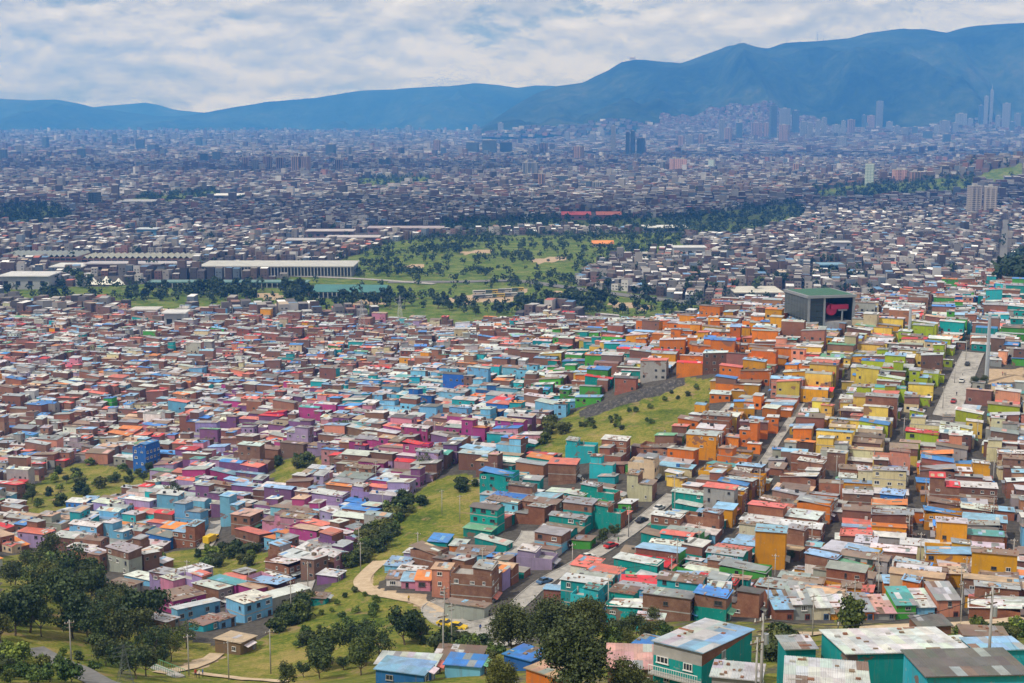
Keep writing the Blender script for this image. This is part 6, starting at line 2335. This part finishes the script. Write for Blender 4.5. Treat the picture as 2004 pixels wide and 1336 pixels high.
def park_trees():
    rng = np.random.default_rng(41)
    pts = []
    # trees dotted over the park, thick along its edges
    tries = 0
    while len(pts) < 1300 and tries < 9000:
        tries += 1
        u = rng.uniform(0, 1400)
        Y = rng.uniform(1060, 1900)
        x = (u - CX) / F * Y
        vv = proj(np.array([x]), np.array([Y]), np.array([0.0]))[1][0]
        if not in_poly(np.array([u]), np.array([vv]), PARK)[0]:
            continue
        if any(in_poly(np.array([u]), np.array([vv]), d)[0] for d in DIRT) or any(in_poly(np.array([u]), np.array([vv]), d)[0] for d in BUILT):
            continue
        dens = vnoise(np.array([x / 45.]), np.array([Y / 45.]))[0]
        if u < 560 and vv > 565:
            dens -= 0.08
        if rng.random() > np.clip((dens - .33) * 3.2, 0.05, 1):
            continue
        if any(seg_dist(np.array([x]), np.array([Y]), l[1])[0] < l[2] / 2 + 2 for l in ROADS if l[1][0][1] > 900):
            continue
        pts.append((x, Y, rng.uniform(.6, 1.35)))
    for (u0, u1, v0, v1, n) in ((380, 505, 566, 588, 34), (560, 620, 572, 592, 16), (250, 380, 575, 590, 18), (80, 110, 578, 590, 5), (1090, 1180, 588, 606, 34), (1010, 1060, 595, 606, 12), (660, 800, 590, 606, 26), (1330, 1560, 545, 575, 30), (130, 180, 545, 562, 10)):
        for k in range(n):
            u, v = rng.uniform(u0, u1), rng.uniform(v0, v1)
            p = spot(u, v)
            pts.append((p[0], p[1], rng.uniform(.9, 1.7)))
    far = []
    for poly, n in zip(BELTS, (330, 560, 160, 130, 150, 90)):
        us = [p[0] for p in poly]
        vs = [p[1] for p in poly]
        c = 0
        while c < n:
            u, v = rng.uniform(min(us), max(us)), rng.uniform(min(vs), max(vs))
            if in_poly(np.array([u]), np.array([v]), poly)[0]:
                x, y, z = far_spot(u, v) if v < 500 else ground_at(u, v, 600)
                far.append((x, y, rng.uniform(1.0, 2.0)))
                c += 1
    # street trees through the city
    for k in range(2600):
        Y = 1100 * (8.2 ** rng.random())
        u = rng.uniform(-20, 2030)
        x = (u - CX) / F * Y
        if vnoise(np.array([x / 260.]), np.array([Y / 420.]))[0] > .52 or k % 5 == 0:
            far.append((x, Y, rng.uniform(.8, 1.7) * (1 + Y / 9000)))
    pts.sort(key=lambda p: -p[2] / p[1])
    limit = max(0, 300 - sum(1 for t in TREES if t[2].name.startswith('tree')))
    limit = min(limit, 170)
    for x, y, s in pts[:limit]:
        tree(x, y, 'park', s, rng, 'dark green tree, one of many dotting the far park', 'trees dotting the far park')
    rest = pts[limit:] + far
    V, Q = [], []
    X = np.array([p[0] for p in rest])
    Y = np.array([p[1] for p in rest])
    Z = HM(X, Y)
    n = 26
    for (x, y, s), z in zip(rest, Z):
        d = rng.normal(size=(n, 3))
        d /= np.linalg.norm(d, axis=1)[:, None]
        P = d * (rng.random(n) ** .45)[:, None] * np.array([3.0, 3.0, 3.0]) * s + np.array([x, y, z + 4.2 * s])
        a = rng.normal(size=(n, 3))
        a /= np.linalg.norm(a, axis=1)[:, None]
        b = np.cross(a, d)
        w = 1.5 * s
        V.append(np.stack([P - a * w * .5 - b * w * .5, P + a * w * .5 - b * w * .4, P + a * w * .4 + b * w * .5, P - a * w * .4 + b * w * .4], 1).reshape(-1, 3))
    V = np.concatenate(V)
    obj('far_trees', np_mesh('far_trees', V, np.arange(len(V)).reshape(-1, 4), [M['leaf_far']]), kind='stuff', label='dark trees massed in belts across the far plain', cat='trees')


park_trees()


# ------------------------------------------------------------------ street furniture, vehicles, people
def pole_mesh():
    b = MB()
    b.tube((0, 0, -1), (0, 0, 10), .17, .11, 8)
    mast = b.mesh('mast', [M['concrete']], True)
    b = MB()
    b.box(-1.0, 1.0, -.06, .06, 9.2, 9.36)
    b.box(-.7, .7, -.05, .05, 8.3, 8.42)
    arm = b.mesh('crossarm', [M['wood']])
    b = MB()
    b.tube((0, 0, 0), (0, 0, .3), .07, .04, 6)
    ins = b.mesh('insulator', [M['frame_white']])
    b = MB()
    b.tube((.4, 0, 7.0), (.4, 0, 8.0), .28, .28, 10)
    tr = b.mesh('transformer', [M['steel']])
    return mast, arm, ins, tr


POLE = pole_mesh()


def pole(x, y, s, label, transformer=False, rz=0.5):
    z = h1(x, y)
    root = empty('utility_pole', (x, y, z), rz, label, 'pole', 'utility poles')
    root.scale = (s, s, s)
    obj('mast', POLE[0], root)
    obj('crossarm', POLE[1], root)
    for q in (-.9, -.3, .3, .9):
        obj('insulator', POLE[2], root, loc=(q, 0, 9.36))
    if transformer:
        obj('transformer', POLE[3], root)
    return root


PL = []
for u, v, Y, s, tr, lab in [
    (1487, 1420, 138, 1.12, True, 'tall concrete pole with transformer in front of the balcony house'), (1477, 1425, 136, .86, False, 'thin pole beside the transformer pole'), (1932, 1345, 150, 1.15, True, 'tall pale concrete pole at the right beside the path'),
    (1653, 1232, None, .85, False, 'leftmost pole of the pair on the path by the row houses'), (1670, 1230, None, .9, False, 'second pole of the pair on the path by the row houses'), (1590, 1246, None, .7, False, 'short pole on the grass before the row houses'), (1880, 1222, None, .8, False, 'pole on the path near the dark tree'),
    (870, 1232, None, .95, False, 'pole beside the two yellow taxis'), (884, 1262, None, .85, False, 'pole on the bank below the yellow taxis'), (868, 1336, 205, .9, False, 'pole rising before the open grey shelter'), (370, 1322, None, .8, False, 'pole next to the dirt path left of the lone house'),
    (448, 1330, None, .75, False, 'pole on the lawn directly below the lone brown house'), (530, 1318, None, .85, False, 'pole on the lawn right of the lone brown house'), (140, 1302, None, .85, False, 'pole in the grove beside the asphalt road'), (570, 1206, None, .85, False, 'pole at the lower end of the sloping lane'),
    (603, 1160, None, .8, False, 'pole at the upper end of the sloping lane'), (706, 1120, None, .8, False, 'pole at the dirt road loop'), (900, 1022, None, .8, False, 'pole at the foot of the grassy mound'), (865, 1008, None, .75, False, 'pole on the slope of the grassy mound'), (1320, 1010, None, .85, False, 'pole at the top of the sloping road'),
    (1230, 1052, None, .85, False, 'pole half way up the sloping road'), (1120, 1130, None, .85, False, 'pole at the road fork'), (1845, 800, None, .8, False, 'pole at the lower kerb of the concrete street'), (1868, 750, None, .8, False, 'pole half way up the concrete street'), (1890, 705, None, .8, False, 'pole at the upper end of the concrete street'),
]:
    p = spot(u, v, Y) if Y else ground_at(u, v)
    PL.append((pole(p[0], p[1], s, lab, tr), s))


def wire(a, b, label, sag):
    p0 = Vector(a[0].location) + Vector((0, 0, 9.5 * a[1]))
    p1 = Vector(b[0].location) + Vector((0, 0, 9.5 * b[1]))
    bm = MB()
    n = 14
    prev = None
    for i in range(n + 1):
        t = i / n
        p = p0.lerp(p1, t) - Vector((0, 0, sag * 4 * t * (1 - t)))
        if prev is not None:
            bm.tube(prev, p, .035, .035, 4, caps=False)
        prev = p
    obj('power_line', bm.mesh('power_line', [M['black']]), label=label, cat='cable', group='power lines')



def street_poles():
    rng = np.random.default_rng(71)
    got = []
    pick_ = [h for h in BIG if not h.get('hand') and 20 < h['u'] < 1985]
    order = rng.permutation(len(pick_))
    for i in order:
        h = pick_[i]
        sg = 1 if h.get('street', 1) == 1 else -1
        x = h['x'] + math.cos(h['rot']) * sg * (h['L'] / 2 + .9) - math.sin(h['rot']) * h['W'] * .4
        y = h['y'] + math.sin(h['rot']) * sg * (h['L'] / 2 + .9) + math.cos(h['rot']) * h['W'] * .4
        if any(math.hypot(x - a, y - b) < 17 for a, b in got):
            continue
        got.append((x, y))
        if len(got) >= 44:
            break
    got.sort(key=lambda p: p[0] / p[1])
    prev = []
    for n, (x, y) in enumerate(got):
        PL.append((pole(x, y, .82, 'thin concrete pole rising among the roofs, %s from the left' % ordinal(n + 1), False, -.35), .82))
        prev.append(PL[-1])
    done = 0
    for i, a in enumerate(prev):
        near = sorted(prev[:i] + prev[i + 1:], key=lambda b: (Vector(b[0].location) - Vector(a[0].location)).length)[:1]
        for b in near:
            if (Vector(b[0].location) - Vector(a[0].location)).length < 40 and done < 24:
                done += 1
                wire(a, b, 'sagging power line over the roofs, %s of those strung between thin poles' % ordinal(done), .7)


def later_wires():
    street_poles()


wire(PL[0], PL[2], 'power line from the transformer pole to the tall pale pole', 2.0)
wire(PL[2], PL[6], 'power line from the tall pale pole back to the path', 1.2)
wire(PL[3], PL[5], 'power line between the poles in front of the row houses', .8)
wire(PL[7], PL[8], 'power line beside the yellow taxis', .5)
wire(PL[11], PL[12], 'power line over the lawn by the lone brown house', .8)
wire(PL[10], PL[11], 'power line from the dirt path to the lawn', .8)

later_wires()


def car(x, y, rz, colour, label, kind='car', name='car'):
    z = h1(x, y) + .18
    root = empty(name, (x, y, z), rz, label, kind, 'parked vehicles')
    L, W, Hh = (4.1, 1.65, 1.4) if kind == 'car' else (11.0, 2.5, 3.1) if kind == 'bus' else (6.0, 2.1, 2.5)
    pm = M['obj']
    b = MB()
    if kind == 'car':
        prof = [(-L / 2, .35), (-L / 2, .75), (-L * .42, .86), (-L * .2, .9), (L * .24, .9), (L * .46, .8), (L / 2, .7), (L / 2, .35)]
        n = len(prof)
        for s in (-1, 1):
            b.v += [(px, s * W / 2, pz) for px, pz in prof]
        b.f.append(tuple(range(n)))
        b.m.append(0)
        b.f.append(tuple(range(2 * n - 1, n - 1, -1)))
        b.m.append(0)
        for i in range(n):
            j = (i + 1) % n
            b.f.append((i, n + i, n + j, j))
            b.m.append(0)
        cab = MB()
        cab.hexa([(-L * .36, -W * .46, .88), (L * .22, -W * .46, .88), (L * .22, W * .46, .88), (-L * .36, W * .46, .88), (-L * .24, -W * .38, Hh), (L * .08, -W * .38, Hh), (L * .08, W * .38, Hh), (-L * .24, W * .38, Hh)], [1, 1, 1, 1, 0, 0])
    else:
        b.box(-L / 2, L / 2 if kind == 'bus' else L * .2, -W / 2, W / 2, .5, Hh)
        cab = MB()
        if kind == 'bus':
            cab.box(-L / 2 + .4, L / 2 - .4, -W / 2 - .02, W / 2 + .02, Hh * .5, Hh * .8, 1)
        else:
            cab.box(L * .22, L / 2, -W / 2 + .05, W / 2 - .05, .5, 1.9, 0)
            cab.box(L * .3, L / 2 + .02, -W / 2 + .02, W / 2 - .02, 1.2, 1.7, 1)
    o = obj('body', b.mesh('body', [pm]), root)
    o.color = (*colour, 1)
    o = obj('cabin', cab.mesh('cabin', [pm, M['glass']]), root)
    o.color = (*colour, 1)
    r = .31 if kind == 'car' else .48
    wb = MB()
    wb.tube((0, -.1, 0), (0, .1, 0), r, r, 12)
    wm = wb.mesh('wheel', [M['black']])
    for sx in (-.31, .31):
        for sy in (-1, 1):
            obj('wheel', wm, root, loc=(sx * L, sy * (W / 2 - .08), r))
    hb = MB()
    hb.box(-.03, .05, -.16, .16, -.08, .08)
    hm = hb.mesh('headlight', [M['frame_white']])
    for sy in (-1, 1):
        obj('headlight', hm, root, loc=(L / 2, sy * W * .36, .66 if kind == 'car' else .9))


YEL = (0.66, 0.44, 0.02)
for u, v, rz, c, lab, k in [
    (873, 1226, -.5, YEL, 'yellow taxi parked on the bend, the one on the left', 'car'), (896, 1232, -.4, YEL, 'yellow taxi parked on the bend, the one on the right', 'car'), (584, 1180, 1.0, (0.03, 0.06, 0.12), 'dark blue car in the sloping lane', 'car'), (413, 1062, 1.2, YEL, 'yellow pickup in the lane among sky blue houses', 'truck'),
    (1290, 998, .9, (.6, .6, .6), 'silver car high on the sloping road', 'car'), (1256, 1022, .8, (.04, .04, .05), 'black car just below the silver car on the sloping road', 'car'), (1150, 1094, .6, (.6, .6, .58), 'white car just below the red car on the sloping road', 'car'), (1066, 1142, .7, (.08, .16, .3), 'blue car at the lower end of the sloping road', 'car'),
    (1893, 715, 1.15, (.05, .05, .06), 'black car at the top of the concrete street', 'car'), (1866, 788, 1.15, (.4, .05, .05), 'dark red car at the bottom of the concrete street', 'car'), (985, 1216, .2, (.55, .55, .52), 'white van-like car by the brick block', 'car'), (1196, 1072, .7, (.5, .03, .03), 'red car lower on the sloping road', 'car'), (1882, 748, 1.15, (.65, .65, .63), 'white car on the wide concrete street', 'car'), (962, 940, .1, (.55, .25, .03), 'orange car by the head of the mound', 'car')]:
    x, y, z = ground_at(u, v)
    car(x, y, rz, c, lab, k, {'car': 'car', 'truck': 'pickup_truck'}[k])
rng_ = np.random.default_rng(4)
for k in range(14):
    u, v = 935 + (k % 7) * 13 + rng_.uniform(-3, 3), 575 + (k // 7) * 9 - (k % 7) * .9
    p = spot(u, v)
    car(p[0], p[1], .2 + rng_.normal(0, .1), [(.5, .5, .48), (.1, .16, .12), (.55, .4, .08), (.2, .22, .25)][k % 4], 'parked bus in the %s row of the dirt lot, %s along' % ('upper' if k < 7 else 'lower', ordinal(k % 7 + 1)), 'bus', 'bus')


def person(x, y, rz, shirt, trousers, label):
    z = h1(x, y)
    me = bpy.data.meshes.new('body')
    J = [(0, 0, .95), (0, 0, 1.2), (0, 0, 1.42), (0, 0, 1.52), (0, .01, 1.66), (.18, 0, 1.40), (.24, .02, 1.12), (.25, -.08, .88), (-.18, 0, 1.40), (-.24, .02, 1.12), (-.25, -.05, .88),
         (.1, 0, .88), (.11, -.02, .48), (.12, .02, .06), (.12, -.14, .03), (-.1, 0, .88), (-.11, .05, .48), (-.12, .1, .06), (-.12, -.05, .03)]
    E = [(0, 1), (1, 2), (2, 3), (3, 4), (2, 5), (5, 6), (6, 7), (2, 8), (8, 9), (9, 10), (0, 11), (11, 12), (12, 13), (13, 14), (0, 15), (15, 16), (16, 17), (17, 18)]
    rad = [.15, .15, .13, .055, .105, .065, .05, .04, .065, .05, .04, .09, .065, .045, .04, .09, .065, .045, .04]
    me.from_pydata(J, E, [])
    me.update()
    root = obj('person', me, loc=(x, y, z + .05), rotz=rz, label=label, cat='person', group='people')
    m = root.modifiers.new('skin', 'SKIN')
    for i, sv in enumerate(me.skin_vertices[0].data):
        sv.radius = (rad[i], rad[i] * (.75 if i in (0, 1, 2) else 1))
        sv.use_root = i == 0
    root.modifiers.new('sub', 'SUBSURF').levels = 1
    root.modifiers['sub'].render_levels = 1
    mm, t, bs = principled('clothing', .8, .2)
    tc = t.add('ShaderNodeTexCoord')
    s = t.add('ShaderNodeSeparateXYZ', ins={0: tc.outputs['Object']})
    c = t.ramp(t.math('DIVIDE', s.outputs[2], 1.8), [(0.0, (.02, .02, .02)), (.05, trousers), (.52, shirt), (.84, (.32, .17, .10)), (.97, (.02, .015, .012))])
    c.node.color_ramp.interpolation = 'CONSTANT'
    t.set(bs, 'Base Color', c)
    me.materials.append(mm)


for u, v, rz, a, b, lab in [
    (383, 1326, .4, (.5, .08, .06), (.04, .05, .1), 'person in red top standing by the ramp foot'), (390, 1327, 2.0, (.6, .58, .55), (.05, .05, .06), 'person in white top in the small group on the lawn edge'), (397, 1325, -1.0, (.08, .15, .4), (.1, .09, .08), 'person in blue top at the end of the small group'),
    (1872, 775, .3, (.05, .05, .06), (.1, .1, .14), 'person in dark clothes walking on the concrete street'), (1884, 735, 1.3, (.6, .6, .55), (.06, .06, .1), 'person in white top higher on the concrete street'), (1210, 1062, 2.3, (.1, .25, .12), (.05, .05, .05), 'person in green top on the sloping road'), (800, 1178, .7, (.6, .4, .05), (.08, .08, .1), 'person in yellow top on the dirt road'), (1640, 1234, 1.4, (.5, .5, .5), (.05, .06, .12), 'person in grey top walking the path before the row houses'), (940, 1236, .4, (.05, .1, .3), (.1, .1, .1), 'person in blue top near the yellow taxis'), (1962, 735, .8, (.55, .1, .1), (.1, .1, .12), 'person in red crossing the plaza')]:
    x, y, z = ground_at(u, v)
    person(x, y, rz, a, b, lab)


def ramp_stairs():
    a, b = ground_at(292, 1302), ground_at(352, 1326)
    d = Vector((b[0] - a[0], b[1] - a[1], 0))
    L = d.length
    root = empty('stair_ramp', (a[0], a[1], a[2] + .3), math.atan2(d.y, d.x), 'concrete stair ramp with green railings near the lower left corner', 'stairs')
    n = 14
    dz = (b[2] - a[2]) / n
    for k in range(n):
        box_part('step', root, M['concrete'], (k * L / n, (k + 1) * L / n - .01, -1.0, 1.0, dz * k - .6, dz * k))
    gm = col_mat('railing_green', (0.10, 0.30, 0.16), .5)
    for s in (-1, 1):
        bm = MB()
        for k in range(n + 1):
            xx = k * L / n
            bm.box(xx - .03, xx + .03, s * 1.04 - .03, s * 1.04 + .03, dz * min(k, n - 1) - .3, dz * min(k, n - 1) + 1.0)
        bm.hexa([(0, s * 1.04 - .04, .98), (L, s * 1.04 - .04, dz * n + .98), (L, s * 1.04 + .04, dz * n + .98), (0, s * 1.04 + .04, .98), (0, s * 1.04 - .04, 1.06), (L, s * 1.04 - .04, dz * n + 1.06), (L, s * 1.04 + .04, dz * n + 1.06), (0, s * 1.04 + .04, 1.06)])
        obj('railing', bm.mesh('railing', [gm]), root)


ramp_stairs()


# ------------------------------------------------------------------ labels for the generated houses: look first, then the nearest landmark
def label_houses():
    marks = [('the cable car station', 1600, 648), ('the concrete street', 1878, 760), ('the tall ochre block', 1510, 1105), ('the brick block at the bend', 930, 1188), ('the grassy mound', 880, 980), ('the rock escarpment', 1250, 785), ('the lone brown house', 450, 1280),
             ('the deep blue block', 275, 920), ('the large teal house', 1775, 1290), ('the dirt road loop', 715, 1140), ('the path row', 1700, 1222), ('the sloping road', 1240, 1035), ('the lower left grove', 130, 1180), ('the long ochre house', 1940, 1140), ('the magenta house', 340, 1205),
             ('the road fork', 1120, 1120), ('the turquoise house', 1135, 900), ('the grey brown coral house', 1100, 940), ('the dusty pink block', 470, 1040), ('the purple slope house', 640, 1175), ('the narrow whitish house', 1694, 1100), ('the blue fronted house', 1745, 1000)]
    mk = [(n, ground_at(u, v)[:2]) for n, u, v in marks]
    storey = {1: 'single-storey', 2: 'two-storey', 3: 'three-storey', 4: 'four-storey', 5: 'tall'}
    groups = {}
    for h in ALL:
        if h.get('note'):
            continue
        best = min(mk, key=lambda m: math.hypot(h['x'] - m[1][0], h['y'] - m[1][1]))
        dx, dy = h['x'] - best[1][0], h['y'] - best[1][1]
        side = ('right of' if dx > 0 else 'left of') if abs(dx) > abs(dy) else ('behind' if dy > 0 else 'in front of')
        dist = math.hypot(dx, dy)
        key = (h['wall'], max(1, min(5, round(h['h'] / 2.6))), h['roof'], side, best[0])
        groups.setdefault(key, []).append((dist, h))
    for key, g in groups.items():
        g.sort(key=lambda t: t[0])
        for n, (d, h) in enumerate(g):
            if 'root' not in h:
                continue
            wall, fl, roof, side, mark = key
            nth = '' if len(g) == 1 else 'nearest ' if n == 0 else ordinal(n + 1) + ' nearest '
            rn = roof + ' roof' if 'tin' in roof else roof + ' tin roof'
            lab = '%s %s house with %s, %s%s %s' % (wall, storey[fl], rn, nth, side, mark)
            h['root']['label'] = lab if len(lab.split()) <= 16 else lab.replace(' with', ',').replace(' tin roof', ' roof')
    for h in ALL:
        if h.get('note'):
            h['root']['label'] = h['note']


label_houses()


def number_shared_labels():
    """alike plants of one patch are told apart by their order across the view"""
    groups = {}
    for x, y, root in TREES:
        groups.setdefault((root.get('label'), root.get('group')), []).append((x / y, root))
    for (lab, grp), g in groups.items():
        if len(g) < 2 or 'far park' in lab:
            continue
        g.sort(key=lambda t: t[0])
        for n, (_, r) in enumerate(g):
            r['label'] = '%s, %s from the left' % (lab, ordinal(n + 1))


number_shared_labels()


# ------------------------------------------------------------------ clouds overhead (the deck that dapples the plain)
def cloud(gx, gy, rx, ry, seed, alt=2100.0):
    """a lumpy cloud placed where it keeps the sun off the ground round (gx, gy)"""
    k = alt / math.tan(SUN_EL)
    cx, cy = gx + math.sin(SUN_AZ) * k, gy + math.cos(SUN_AZ) * k
    rng = np.random.default_rng(seed)
    nu, nv = 72, 26
    t = np.linspace(0, 2 * math.pi, nu, endpoint=False)
    ph = np.linspace(-math.pi / 2, math.pi / 2, nv)
    PH, T = np.meshgrid(ph, t, indexing='ij')
    n = fbm(np.cos(T) * 2.2 + seed * 3.3 + 9, np.sin(T) * 2.2 + PH * 1.5 + seed * 7.1 + 9, 5, .55)
    r = .62 + .85 * n
    X = cx + rx * r * np.cos(PH) * np.cos(T)
    Y = cy + ry * r * np.cos(PH) * np.sin(T)
    Z = alt + np.where(np.sin(PH) > 0, 330.0, 110.0) * r * np.sin(PH)
    V = np.stack([X, Y, Z], -1).reshape(-1, 3)
    i = np.arange(nv - 1)[:, None] * nu
    j = np.arange(nu)[None]
    Q = np.stack([i + j, i + (j + 1) % nu, i + nu + (j + 1) % nu, i + nu + j], -1).reshape(-1, 4)
    if 'cloud' not in M:
        M['cloud'] = mat_plain('cloud', (.85, .85, .86), 1.0, 0.0, 0, .03, .002)
    obj('cloud', np_mesh('cloud', V, Q, [M['cloud']], smooth=True), kind='structure')


cloud(-420, 2230, 900, 260, 1)
cloud(760, 2500, 520, 200, 2)
cloud(-900, 4300, 1300, 420, 5)
cloud(1500, 5600, 1500, 420, 6)

# ------------------------------------------------------------------ air
def build_haze():
    m = bpy.data.materials.new('haze')
    m.use_nodes = True
    t = NT(m.node_tree)
    t.n.clear()
    out = t.add('ShaderNodeOutputMaterial')
    pv = t.add('ShaderNodeVolumePrincipled')
    pv.inputs['Color'].default_value = (0.08, 0.34, 1.0, 1)
    pv.inputs['Absorption Color'].default_value = (0.5, 0.5, 0.5, 1)
    pv.inputs['Density'].default_value = 0.000112
    pv.inputs['Anisotropy'].default_value = 0.0
    t.l.new(pv.outputs[0], out.inputs['Volume'])
    b = MB()
    b.box(-12000, 12000, -2500, 17300, -70, 960)
    obj('haze', b.mesh('haze', [m]), kind='stuff')


build_haze()
